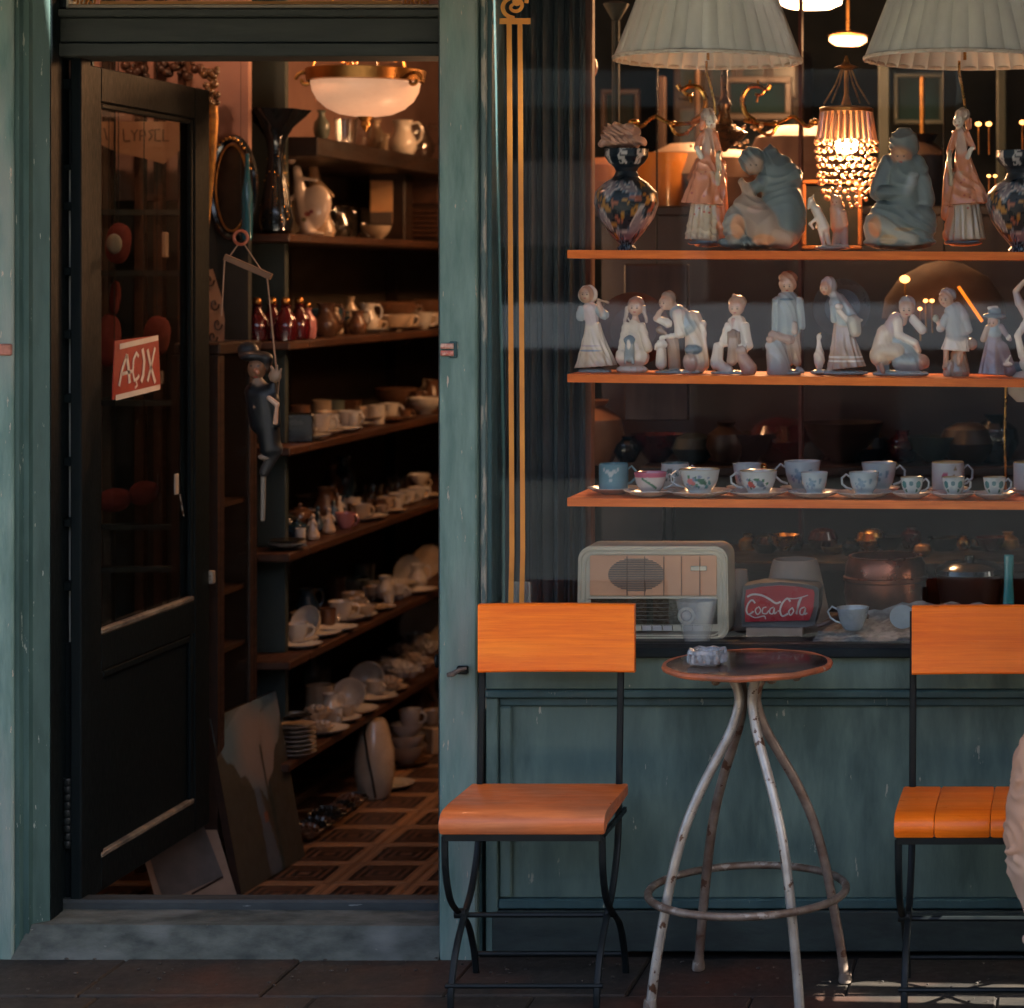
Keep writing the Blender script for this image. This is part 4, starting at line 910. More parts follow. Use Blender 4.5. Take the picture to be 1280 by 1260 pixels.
figure('puppet_body', '', '', Yp, [C_(330, 495, 338, 560, 15, 13, NB), C_(318, 490, 325, 530, 12, 12, NB), C_(344, 500, 343, 480, 6, 5, NB, -4), C_(345, 562, 330, 590, 8, 6, (.03,.03,.03)), C_(345, 500, 350, 530, 6, 4, NB, -8), C_(322, 476, 330, 492, 7, 10, (.2,.14,.1))], [P2(322, 508, 1.6, (.25,.15,.1), -14)], h=1.6, k=5, parent=t, mat=mMATTEC)
figure('puppet_head', '', '', Yp, [E_(321, 461, 11, 14, FC), C_(324, 463, 326, 466, 2.5, 2, (.35,.14,.08), -11), E_(321, 478, 8, 4, FC)], [P2(317, 457, 1.6, (.03,.02,.02), -11), P2(326, 457, 1.6, (.03,.02,.02), -11), P2(322, 471, (3.4, 1.2), (.25,.04,.03), -11)], h=1.0, parent=t, mat=mMATTEC)
figure('puppet_hat', '', '', Yp, [E_(316, 445, 17, 7, (.01,.013,.016), 0, 14), E_(309, 437, 13, 10, (.01,.013,.016), 3, 11), E_(330, 448, 10, 8, (.01,.013,.016), 3, 9), E_(331, 455, 7, 12, (.05,.03,.02), 5)], h=1.3, k=4, parent=t, mat=mMATTEC)
figure('hand', '', '', Yp-.02, [E_(345, 470, 8, 8, (.22,.15,.10), -4, 5), C_(343, 464, 341, 458, 2.2, 1.6, (.22,.15,.10), -5), C_(347, 464, 348, 457, 2.2, 1.6, (.22,.15,.10), -5), C_(351, 467, 353, 461, 2, 1.5, (.22,.15,.10), -5)], h=.9, k=1.5, parent=t, mat=mMATTEC)
figure('hand', '', '', Yp-.02, [C_(339, 497, 349, 505, 3, 3.4, (.5,.36,.27), -8), C_(349, 505, 347, 528, 2, 3, (.5,.3,.2), -8)], h=.9, k=1.5, parent=t, mat=mMATTEC)
figure('shoe', '', '', Yp, [E_(334, 571, 11, 4.5, (.20,.15,.11), -3, 6), C_(328, 588, 327, 650, 3.5, 3, (.16,.14,.11), 4)], h=1.2, parent=t, mat=mMATTEC)
# pale embroidered panel hanging next to the door edge
b = MB(); Ye = 6.93
q = [(255, 338), (266, 336), (277, 372), (281, 400), (280, 436), (255, 438)]
b.add([W(x_, y_, Ye+d) for d in (0, .02) for x_, y_ in q], [tuple(range(6)), tuple(range(11, 5, -1))]+[(k, (k+1) % 6, 6+(k+1) % 6, 6+k) for k in range(6)])
t = thing('embroidered_panel', 'cream embroidered fan shaped panel behind the door edge', 'panel', W(266, 400, Ye)); b.build('cloth', pmat('cream_cloth', (.32,.19,.12), (.26,.15,.09), 9, rough=.8), t)
for cx, cy_ in ((268, 380), (272, 405), (266, 421), (262, 350)):
    P = [W(cx+(6-5*q_)*math.cos(q_*7), cy_+(9-7*q_)*math.sin(q_*7), Ye-.004) for q_ in np.linspace(0, 1, 14)]
    MB().tube(P, .0022, 5).build('embroidery', mDWOOD, t)
# leaning painting with sky and cypress lane
Pbl, Pbr = Vector((-2.435, 6.735, ZF+.003)), Vector((-2.402, 7.19, ZF+.003)); Ptl = W(262, 899, 6.735); Ptr = Ptl+(Pbr-Pbl)
t = thing('landscape_painting', 'unframed canvas of a valley under cloudy sky leaning by the cabinet', 'painting', tuple((Pbl+Pbr)/2))
nr = (Pbr-Pbl).cross(Ptl-Pbl).normalized(); 
if nr.x < 0: nr = -nr
bk = nr*-.022
MB().hexa([Pbl+bk, Pbr+bk, Pbr, Pbl], [Ptl+bk, Ptr+bk, Ptr, Ptl]).build('stretcher', mDWOOD, t)
nu, nv = 70, 84; b = MB(); vs = []; cols = []
def lerp(a, c, f): return tuple(a[i]+(c[i]-a[i])*f for i in range(3))
rr_ = random.Random(3)
for j in range(nv+1):
    for i in range(nu+1):
        u, v = i/nu, j/nv
        vs.append((Pbl+(Pbr-Pbl)*u)*(1-v)+(Ptl+(Ptr-Ptl)*u)*v+nr*.0012)
        skyc = lerp((.075,.115,.13), (.17,.135,.115), min(1, max(0, .5+.6*math.sin(u*7+v*5)+.5*math.sin(u*3-v*9))))
        vy = .86-.42*(min(u, .60)/.60)**.8+1.0*max(0, u-.60)+.02*math.sin(u*40)
        land = lerp((.038,.034,.026), (.055,.048,.032), rr_.random()*.5+.25)
        if abs(u-(.55-.1*(v*1.5)))< .10*(1-v*1.3) and v < .55: land = lerp((.08,.10,.115), (.06,.07,.08), rr_.random()*.5+.25)
        if abs(u-.66) < .025 and v < .74: land = (.02,.03,.025)
        cc = skyc if v > vy and not (abs(u-.62) < .02 and v < .74) else land
        if .5 < u < .56 and .30 < v < .36: cc = (.16,.06,.035)
        cols.append(cc)
fs = [(j*(nu+1)+i, j*(nu+1)+i+1, (j+1)*(nu+1)+i+1, (j+1)*(nu+1)+i) for j in range(nv) for i in range(nu)]
b.add(vs, fs); o = b.build('canvas', pmat('oil_paint', (1,1,1), scale=12, rough=.45, attr=True, bump=.15), t)
at = o.data.color_attributes.new('Col', 'FLOAT_COLOR', 'POINT'); at.data.foreach_set('color', np.concatenate([np.array(cols), np.ones((len(cols), 1))], 1).astype(np.float32).ravel())
# small framed print beside it
Yf = 6.70
t = thing('framed_print', 'small beige matted print leaning on the floor under the door corner', 'picture', W(262, 1110, Yf))
def fq(q_, dy): return [W(x_, y_, Yf+dy+(1110-y_)/FPX*1.6) for x_, y_ in q_]
o_ = [(196, 1130), (297, 1122), (262, 1008), (165, 1020)]
MB().hexa(fq(o_, .02), fq(o_, 0)).build('mat_board', pmat('cream_mount', (.24,.15,.10), None, 8, rough=.7), t)
i_ = [(205, 1128), (279, 1095), (254, 1030), (180, 1050)]
MB().hexa(fq(i_, -.0005), fq(i_, -.003)).build('print', pmat('grey_print', (.10,.08,.07), (.05,.042,.036), 6, rough=.6), t)
MB().tube([fq([(240, 1117)], -.004)[0], fq([(279, 1096)], -.004)[0]], .003, 6).build('ink_line', mDWOOD, t)
# urn on the floor and dark heap
Yu = 5220/(955-345); Yu = 8.0; su = Yu/FPX; c = Vector((W(468, 962, Yu).x, Yu, ZF+.002)); hh = (ZW(900, Yu)-ZF)
t = thing('white_urn', 'plump white jar with a dark stripe on the floor under the shelving', 'jar', c)
MB().lathe([(17*su, 0), (20*su, .01), (25*su, hh*.35), (24*su, hh*.6), (17*su, hh*.9), (13*su, hh), (0, hh)], c, 32).build('body', mc['c'], t, True)
P = [c+Vector((r*su*math.sin(a), -r*su*math.cos(a)-.003, z)) for r, z, a in ((25, hh*.05, .35), (25, hh*.3, .2), (24.5, hh*.55, -.02), (19, hh*.85, -.35), (13, hh, -.7))]
MB().tube(P, .004, 6).build('dark_stripe', mBLACKG, t)
# things hanging behind the door glass
mREDP = pmat('red_plush', (.11,.012,.008), (.07,.009,.007), 10, rough=.9)
for k, (cx, cy_, rx, ry, Yr, lab) in enumerate([(143, 625, 20, 15, 6.85, 'round red plush toy low behind the door glass, left one'), (180, 616, 18, 15, 6.95, 'round red plush toy low behind the door glass, right one'),
        (148, 304, 15, 26, 6.85, 'red and pale oval plush cushion high behind the door glass'), (196, 420, 16, 26, 6.96, 'red plush toy behind the upper corner of the red sign'), (136, 425, 14, 34, 6.9, 'red plush toy behind the left edge of the red sign'), (144, 372, 6, 22, 6.9, 'slim red plush toy hanging above the red sign')]):
    pr_ = [E_(cx, cy_, rx, ry, (1,1,1), 0, min(rx, ry)*.9), E_(cx+rx*.5, cy_-ry*.35, rx*.5, ry*.5, (1,1,1), 0, rx*.5), E_(cx-rx*.4, cy_+ry*.4, rx*.55, ry*.5, (1,1,1), -2, rx*.5)]
    o = figure('plush_toy', lab, 'toy', Yr, pr_, h=2.2, k=5, mat=mREDP, group='red plush toys behind the door glass')
    if k == 2:
        figure('pale_patch', '', '', Yr, [E_(148, 305, 10, 13, (1,1,1), -13, 5)], h=1.6, mat=pmat('pale_felt', (.17,.16,.14), None, 9, rough=.9), parent=o)
    MB().tube([W(cx, cy_-ry, Yr), Vector((W(cx, 0, Yr).x, Yr, 2.9))], .0015, 4).build('string', mIRON, o)
# wooden lattice screen behind the door
t = thing('lattice_frame', 'dim wooden lattice with tall openings behind the door glass', 'lattice', (-2.72, 6.97, ZF))
for px_ in (128, 168, 192, 222):
    Yx = 6.99; MB().box(XW(px_, Yx), XW(px_+11, Yx), Yx, Yx+.03, ZF, 2.55).build('upright', pmat('lattice_wood', (.06,.045,.032), None, 4, rough=.6) if px_ == 128 else mSWOOD, t)
for py_ in (262, 338, 500, 655, 708): MB().box(XW(126, 6.98), XW(245, 6.98), 6.965, 6.989, ZW(py_+7, 6.98), ZW(py_, 6.98)).build('crossbar', mPILL, t)
t = thing('paper_banner', 'torn beige paper banner with faded lettering high behind the door glass', 'banner', W(175, 180, 6.95))
q = [(124, 152), (232, 152), (232, 182), (205, 205), (180, 198), (150, 192), (124, 180)]
MB().add([W(x_, y_, 6.95+d) for d in (0, .004) for x_, y_ in q], [tuple(range(7)), tuple(range(13, 6, -1))]+[(k, (k+1) % 7, 7+(k+1) % 7, 7+k) for k in range(7)]).build('paper', pmat('aged_banner', (.30,.17,.10), (.24,.13,.08), 6, rough=.9), t)
for st in ([(154, 161), (155, 176), (163, 176)], [(164, 163), (168, 168), (172, 162)], [(168, 168), (168, 176)], [(175, 176), (175, 163), (181, 163), (182, 169), (176, 170)], [(192, 162), (186, 164), (190, 170), (186, 176)], [(200, 162), (194, 162), (194, 176), (201, 176)], [(204, 162), (204, 176), (211, 176)], [(130, 160), (134, 175)]):
    MB().ribbon([W(x_, y_, 6.948) for x_, y_ in st], .0045, (0, -1, 0)).build('letter', pmat('faded_ink', (.10,.05,.03), None, 9, rough=.9) if st[0] == (154, 161) else bpy.data.materials['faded_ink'], t)
t = MB().box(XW(202, 6.9), XW(208, 6.9), 6.90, 6.92, ZW(322, 6.9), ZW(290, 6.9), .003).build('price_tag', mBEIGE); tag(t, 'small ochre card tag behind the upper door glass', 'tag')
t = MB().box(XW(197, 6.95), XW(204, 6.95), 6.95, 6.96, ZW(480, 6.95), ZW(464, 6.95), .001).build('price_tag', mBEIGE); tag(t, 'small ochre card tag at the right edge of the red sign', 'tag')

# ================================================================ window display
DY0, DY1 = 5.74, 6.22
disp = thing('window_display_bench', 'low dark display bench behind the shop window', 'bench', (-.5, 5.98, .7))
zB = ZW(801, 5.80)
MB().box(XW(617, 5.72), 1.2, 5.70, 6.30, zB-.03, zB, .003).build('bench_top', mDWOOD, disp)
MB().box(XW(617, 5.72), 1.2, 6.28, 6.30, ZF, zB-.031).build('bench_back', mDWOOD, disp)
for k, (pyl, pyr) in enumerate(((312.5, 315), (467.5, 474), (622.5, 627))):
    xl, xr = XW(709, 5.78), 1.15
    zl = ZW(pyl, 5.78); zr = zl-(pyr-pyl)/FPX*5.78*(xr-xl)/(XW(1280, 5.78)-xl)
    b = MB(); th = .0205
    b.hexa([(xl, 5.78, zl-th), (xr, 5.78, zr-th), (xr, 6.06, zr-th), (xl, 6.06, zl-th)], [(xl, 5.78, zl), (xr, 5.78, zr), (xr, 6.06, zr), (xl, 6.06, zl)])
    o = b.build('display_shelf', mSHELFO); tag(o, ['upper orange display shelf carrying lamps and the large figures', 'middle orange display shelf carrying the row of small figurines', 'lower orange display shelf carrying the painted teacups'][k], 'shelf', 'orange display shelves in the window')
def shz(k, px, Y=5.80):
    pl, pr_ = ((312.5, 315), (467.5, 474), (622.5, 627))[k]
    return ZW(pl+(pr_-pl)*(px-709)/571, 5.78)
# uprights and folds at the left of the display
b0 = MB().box(XW(722, 6.15), XW(743, 6.15), 6.12, 6.16, zB, 2.7, .004).build('display_post', pmat('brown_post', (.17,.085,.055), (.10,.05,.035), 5, (9,9,1), .7, bump=.3)); tag(b0, 'rough brown upright post at the left end of the window display', 'post')
t = thing('side_curtain', 'dark blue grey pleated curtain at the left of the window display', 'curtain', (XW(680, 6.1), 6.1, zB))
b = MB(); n = 46; vs = []
for j, z in enumerate((zB+.001, 1.7, 2.7)):
    for k in range(n+1):
        px_ = 622+100*k/n; vs.append((XW(px_, 6.0), 6.0+.10*(k/n)+.010*math.sin(k*.95)+.006*math.sin(k*2.3), z))
b.add(vs+[(v[0], v[1]+.003, v[2]) for v in vs], [(j*(n+1)+k, j*(n+1)+k+1, (j+1)*(n+1)+k+1, (j+1)*(n+1)+k) for j in range(2) for k in range(n)]+[(141+j*(n+1)+k, 141+j*(n+1)+k+1, 141+(j+1)*(n+1)+k+1, 141+(j+1)*(n+1)+k) for j in range(2) for k in range(n)])
b.build('cloth', pmat('blue_grey_cloth', (.05,.065,.07), (.035,.045,.05), 3, rough=.85), t, True)

# ---- small china figures, traced with real depth and stood on the middle shelf
CR = (.68,.56,.42); CW = (.76,.68,.57); BL = (.33,.38,.38); BD = (.15,.20,.235); PK = (.58,.36,.30); SK = (.60,.37,.25); BR = (.26,.15,.09); TN = (.46,.32,.23); GR = (.40,.41,.40); MV = (.30,.22,.235)
DK = (.07,.05,.04)
def face(x, y, s=1, d=-9): return [P2(x-3.2*s, y, (1.3*s, .9*s), DK, d), P2(x+3.2*s, y, (1.3*s, .9*s), DK, d), P2(x-3.2*s, y-2.4*s, (1.8*s, .45*s), (.25,.15,.1), d), P2(x+3.2*s, y-2.4*s, (1.8*s, .45*s), (.25,.15,.1), d), P2(x, y+5*s, (1.9*s, .8*s), (.45,.10,.09), d)]
YF = 5.90
GF = 'small china figurines on the middle window shelf'
def fig(lab, prims, paint=(), h=.72, k=1.5, Y=YF): return figure('china_figurine', lab, 'figurine', Y, prims, paint, h, k, group=GF if lab else None, soft=.45, folds=(.35, .35, .12, 1))
fig('bonneted lady in cream skirt playing a flute, leftmost on the middle shelf',
 [E_(743, 464, 21, 4, BL, 0, 15), S_(741, 404, 745, 458, 9, 25, CR, 11, 1.6), C_(740, 404, 738, 387, 8, 10, (.56,.44,.42)), C_(728, 388, 726, 396, 6.5, 6, BL, -2), C_(750, 388, 756, 394, 6, 6, BL, -3), C_(754, 393, 750, 378, 3.2, 3, SK, -6, -8), C_(748, 374, 763, 378, 1.4, 1.6, TN, -9, -12), E_(734, 368, 9, 10.5, SK, -3, 8), ('e', (735, 1, -368), (12.5, 7, 12), CW)],
 face(733, 368, .9, -10)+[P2(738, 438, (17, 1.2), (.3,.35,.42), -14, 20), P2(738, 432, (15, 1), (.5,.4,.38), -14, 20)])
fig('kneeling girl with long braids and grey puppy in her lap on the middle shelf',
 [E_(790, 462, 20, 6, CW, 0, 14), C_(783, 446, 800, 446, 13, 12, CW, -4), C_(793, 408, 792, 444, 9, 17, CR), C_(784, 408, 779, 434, 5.5, 5, CR, -5, -8), C_(803, 408, 812, 436, 5.5, 5, CR, -5, -8), C_(786, 400, 784, 396, 1, 1, CR), E_(795, 384, 9.5, 11, SK, -3, 9), E_(795, 381, 11, 11, (.50,.37,.29), 2, 9), C_(785, 385, 781, 404, 3, 2, (.48,.35,.27), -3), C_(805, 385, 809, 402, 3, 2, (.48,.35,.27), -3), C_(794, 395, 794, 402, 4, 5, SK),
  C_(790, 432, 790, 447, 6, 6, BL, -16), E_(790, 425, 7, 6.5, BD, -17, 6), C_(786, 448, 785, 453, 2, 2, BL, -20), C_(794, 448, 795, 453, 2, 2, BL, -20)], face(795, 385)+[P2(790, 430, (2.4, 6), CW, -22)])
fig('boy bending down to small dog beside a seated companion in cream robe',
 [E_(849, 465, 30, 4, BL, 0, 15), C_(866, 400, 872, 452, 12, 15, CR, 2), C_(848, 392, 862, 408, 11, 14, BL, 0), C_(850, 394, 852, 416, 8, 7, CW, -8), C_(851, 418, 828, 422, 4, 2.5, CW, -9, -11), C_(836, 404, 822, 398, 6, 4, CW, -7), C_(822, 397, 828, 388, 3.5, 3.2, SK, -9), E_(834, 378, 9.5, 10, SK, -4, 8), E_(836, 373, 10, 10, (.34,.28,.22), 0, 9), C_(842, 382, 846, 388, 5, 6, SK),
  C_(841, 425, 843, 456, 8, 8, TN, 0), C_(879, 405, 882, 450, 4.5, 2.5, CW, -3), E_(865, 452, 10, 12, (.50,.36,.29), -10, 8), E_(868, 437, 11, 7, BD, -9, 7),
  C_(826, 412, 833, 416, 4.5, 3, BR, -11), C_(828, 438, 828, 455, 6, 7, CW, -8), E_(829, 430, 7.5, 6, CW, -10, 6), C_(823, 430, 821, 436, 2, 1.5, CR, -12)], face(829, 379, .8, -12))
fig('seated child feeding a brown dog with a cat at its side',
 [E_(916, 466, 28, 4, BL, 0, 15), C_(921, 405, 924, 430, 12, 15, CW), C_(912, 408, 906, 428, 6, 6, CW, -7), C_(932, 408, 936, 432, 6, 6, CW, -5), C_(899, 434, 897, 452, 7, 8, CW, -6), C_(897, 454, 912, 462, 8, 6, CW, -8), E_(921, 384, 10, 11, SK, -3, 9), E_(922, 378, 11.5, 9.5, (.50,.38,.27), 1, 10), C_(917, 369, 918, 373, 2, 3, (.5,.38,.3)), C_(918, 400, 917, 412, 2.2, 1.8, (.5,.28,.22), -10),
  C_(919, 424, 917, 450, 6, 7, (.50,.36,.27), -14), E_(919, 418, 6, 7, BR, -15, 6), C_(914, 416, 913, 428, 2.4, 2, BR, -16), C_(925, 416, 926, 428, 2.4, 2, BR, -16), C_(931, 447, 938, 460, 8, 10, (.50,.33,.26), -13), E_(929, 438, 7, 6, (.52,.38,.31), -15, 6), C_(934, 432, 936, 429, 2, 1, CW, -15)], face(920, 386))
fig('tall standing boy in blue shirt beside a dog resting on a stone',
 [E_(980, 466, 22, 5, BL, 0, 14), C_(984, 376, 986, 410, 14, 15, BL), C_(971, 376, 969, 412, 5.5, 4.5, BL, -3), C_(1000, 376, 1003, 408, 5.5, 4.5, BL, -3), E_(985, 355, 11, 12, SK, -3, 9), E_(985, 348, 12, 9.5, (.40,.24,.15), 1, 10), C_(985, 366, 985, 370, 5, 7, SK), C_(993, 412, 996, 452, 7, 6, TN), C_(984, 412, 986, 452, 7, 6, TN, 4), C_(998, 462, 1003, 464, 4, 3, BL),
  C_(970, 434, 974, 460, 12, 15, GR, -5), C_(962, 432, 968, 428, 5, 5, GR, -8), C_(966, 418, 988, 424, 5, 6.5, (.40,.25,.18), -9), E_(965, 424, 6, 4.5, (.42,.28,.2), -12, 5), C_(995, 405, 995, 414, 3.4, 4, (.55,.42,.34), -12)], face(985, 358)+[P2(985, 374, (10, 1.5), BD, -14), P2(985, 349, (10, 2), (.5,.32,.22), -10)])
fig('slim white goose standing between the tall boy and the basket lady',
 [E_(1025, 465, 12, 3.5, BL, 0, 9), E_(1024, 448, 7, 14, CW, 0, 7), C_(1024, 436, 1023, 424, 3.4, 2.4, CW), E_(1024, 421, 3.8, 3.6, CW), C_(1024, 418, 1026, 416, 1.5, 1, (.6,.4,.2))], h=.8)
fig('lady in headscarf and striped tan skirt carrying a basket',
 [E_(1055, 466, 30, 4, BL, 0, 15), S_(1052, 402, 1058, 460, 10, 23, TN, 12, 2), C_(1045, 378, 1054, 402, 9, 10, BL), C_(1048, 374, 1064, 396, 8, 8, BL, 3), C_(1042, 384, 1043, 400, 4.5, 4, BL, -6), C_(1050, 388, 1060, 400, 3.4, 3, CW, -10), E_(1033, 360, 8, 9, SK, -4, 7), E_(1036, 357, 10.5, 12, GR, 0, 9), C_(1040, 366, 1048, 376, 6, 6, GR),
  C_(1068, 402, 1070, 414, 9, 7.5, (.44,.41,.33), -9), C_(1060, 396, 1078, 400, 2, 2, (.44,.41,.33), -9), C_(1038, 462, 1034, 466, 4, 3, CR, -5), E_(1050, 383, 5, 4, CW, -12, 4)], face(1031, 361, .8, -11)+[P2(1057, 446, (26, 1.5), CW, -8, 30), P2(1057, 451, (26, 1.2), CW, -8, 30)])
fig('reclining water carrier resting on a tipped pink mouthed jug',
 [E_(1126, 467, 36, 5, BL, 0, 16), C_(1108, 418, 1102, 444, 13, 15, CR), C_(1120, 400, 1112, 416, 10, 12, (.55,.42,.38)), C_(1102, 448, 1104, 462, 10, 8, BL), C_(1105, 438, 1122, 440, 11, 12, CR, -6), C_(1118, 424, 1138, 444, 10, 14, BL, 0), C_(1123, 402, 1124, 418, 6.5, 5.5, CW, -8), C_(1124, 418, 1144, 428, 5, 4.5, CW, -9), C_(1145, 429, 1149, 438, 4.2, 3.6, SK, -9), C_(1142, 400, 1153, 412, 5.5, 6, (.56,.5,.47), -6), C_(1153, 410, 1142, 396, 4.5, 3.5, CW, -8), E_(1134, 385, 10, 11, SK, -3, 9), E_(1134, 379, 11, 9.5, GR, 1, 10), C_(1130, 396, 1128, 402, 5, 6, SK),
  C_(1128, 452, 1142, 452, 13, 13, BL, -6), E_(1153, 452, 10, 10, (.52,.33,.25), -8, 9), C_(1103, 456, 1105, 463, 3, 3, SK, -14)], face(1134, 388)+[P2(1156, 452, (6, 6.5), (.44,.22,.15), -14)])
fig('stooped boy in belted tunic holding a posy beside a tree stump',
 [C_(1192, 390, 1196, 418, 12, 14, GR), C_(1196, 386, 1202, 396, 9, 10, (.46,.43,.42)), S_(1196, 414, 1194, 438, 12, 17, CW, 8, 1), C_(1184, 396, 1176, 410, 6, 5.5, GR, -6), C_(1205, 396, 1210, 412, 6, 6, GR, -2), C_(1178, 410, 1172, 400, 3.5, 3, SK, -8), E_(1170, 398, 4, 5, (.36,.38,.28), -9, 4), E_(1183, 374, 9.5, 10, SK, -4, 8), E_(1185, 369, 11, 9.5, GR, 0, 9), C_(1187, 382, 1190, 388, 5, 6, SK),
  C_(1183, 436, 1182, 456, 4.2, 3, SK, -4), C_(1202, 436, 1199, 455, 4.2, 3, SK, -5), E_(1181, 459, 3.5, 3, SK, -6, 5), C_(1198, 445, 1199, 464, 10, 13, (.38,.28,.2), 5), C_(1188, 456, 1186, 466, 6, 7, (.46,.35,.26), -2), C_(1208, 430, 1214, 430, 5, 8, BR, 4), E_(1197, 420, 15, 2.5, BD, 0, 13)], face(1180, 375, .8, -11))
fig('girl in wide grey hat and sweeping mauve dress, right of the stooped boy',
 [S_(1243, 410, 1240, 468, 8, 17, MV, 9, 1.2), C_(1250, 435, 1262, 462, 10, 9, MV, 2), C_(1263, 460, 1274, 458, 8, 6, BD, 3), C_(1243, 402, 1243, 416, 7, 9, BL), C_(1235, 410, 1229, 424, 4.4, 4, TN, -3), C_(1251, 408, 1262, 424, 4, 3, MV, -3), C_(1260, 423, 1262, 420, 2.4, 2, CW, -5), E_(1241, 402, 6.5, 7, SK, -5, 6), E_(1243, 395, 15, 4.5, BD, 0, 12), E_(1243, 389, 8.5, 7, BD, 0, 8), C_(1236, 385, 1246, 384, 2, 2, CW, -4), E_(1260, 455, 6, 3, CW, -9, 4), C_(1259, 452, 1263, 444, 2, 1, CW, -9)], face(1240, 404, .7, -11))
fig('pale china swan with curved neck at the right edge of the middle shelf',
 [E_(1296, 455, 22, 13, CW), C_(1278, 445, 1272, 420, 5, 4.5, CW), C_(1272, 420, 1284, 400, 4.5, 4.5, CW), C_(1284, 398, 1276, 380, 5, 6, (.55,.42,.36)), C_(1274, 378, 1270, 366, 6, 4, (.52,.46,.43)), C_(1270, 364, 1280, 352, 4, 3, CR), E_(1296, 466, 24, 4, BL)])
# plates propped behind the figurines
def disc(lab, px_, py_, r, Y, mat, tilt=.12, nm='plate', sx=1):
    c = W(px_, py_, Y); s_ = Y/FPX; b = MB(); n_ = 40
    prf = [(0, 0), (r*.62, 0), (r*.68, -3), (r*.97, -8), (r, -9), (r*.97, -6), (r*.6, 3), (0, 3)]
    vs = []
    for (rr, d) in prf:
        for k in range(n_):
            a = 2*math.pi*k/n_; vs.append((c.x+rr*s_*math.cos(a)*sx, c.y+d*s_+math.sin(a)*rr*s_*tilt, c.z+rr*s_*math.sin(a)))
    b.add(vs, [(i*n_+k, i*n_+(k+1) % n_, (i+1)*n_+(k+1) % n_, (i+1)*n_+k) for i in range(len(prf)-1) for k in range(n_)])
    o = b.build(nm, mat, None, True); return tag(o, lab, nm)
disc('brown wooden plate propped behind the girl with the puppy', 792, 412, 47, 6.02, pmat('brown_plate', (.11,.032,.012), (.07,.02,.01), 5, rough=.35), .18)
disc('grey china plate propped behind the lady with the basket', 1053, 384, 36, 6.02, pmat('grey_plate', (.10,.115,.12), (.05,.055,.06), 5, rough=.3), .18)

# ---- teacups on the lower shelf
def flower_cup(key, base, spots, r=.030, h=.036, foot=.6, rim=(.45,.30,.12), kind=0):
    def mk():
        b = MB(); prof = {0: [(r*foot*.9, 0), (r*foot, h*.04), (r*foot*1.02, h*.12), (r*.80, h*.30), (r*.92, h*.55), (r*.98, h*.8), (r*1.03, h), (r*.99, h*.99), (r*.90, h*.6), (r*.6, h*.15), (0, h*.12)],
                          1: [(r*.92, 0), (r*.97, h*.03), (r, h*.10), (r, h*.5), (r, h*.97), (r*.98, h), (r*.93, h*.98), (r*.93, h*.3), (r*.8, h*.1), (0, h*.09)]}[kind]
        # denser rings so the painting has vertices to live on
        P = []
        for i in range(len(prof)-1):
            st = 7 if i in (3, 4, 5) and kind == 0 or i in (2, 3) and kind == 1 else 3
            for q in range(st): P.append((prof[i][0]+(prof[i+1][0]-prof[i][0])*q/st, prof[i][1]+(prof[i+1][1]-prof[i][1])*q/st))
        P.append(prof[-1]); b.lathe(P, n=84); me = b.mesh('cup', mCHINA, True)
        n_v = len(me.vertices); cl = np.ones((n_v, 4), np.float32)
        for i, v in enumerate(me.vertices):
            rr = math.hypot(v.co.x, v.co.y); a = math.atan2(v.co.y, v.co.x); c = list(base)
            if rr > r*.5 and i < len(P)*84:
                for (am, zz, sr, cc) in spots:
                    for rep in (-90, 90):
                        da = (a-R(rep)-am+math.pi) % (2*math.pi)-math.pi
                        dd = math.hypot(da*r, v.co.z-zz*h)
                        if dd < sr*r: c = list(cc)
                if v.co.z > h*.975: c = list(rim)
            cl[i, :3] = c
        at = me.color_attributes.new('Col', 'FLOAT_COLOR', 'POINT'); at.data.foreach_set('color', cl.ravel()); return me
    return cached(('fc', key), mk)
RD, PKF, LG, TG = (.45,.07,.05), (.55,.16,.16), (.07,.16,.10), (.06,.19,.19)
rsp = random.Random(5)
def spray(cx, cz, main, leaf, n_=9, sp_=.45):
    out = [(cx+rsp.uniform(-sp_, sp_), cz+rsp.uniform(-.24, .24), rsp.uniform(.07, .13), leaf if rsp.random() < .75 else (.20,.24,.32)) for _ in range(n_)]
    return out+[(cx-.12, cz+.02, .19, main), (cx+.06, cz-.06, .12, tuple(x_*.8 for x_ in main))]
base_w = (.47,.49,.48)
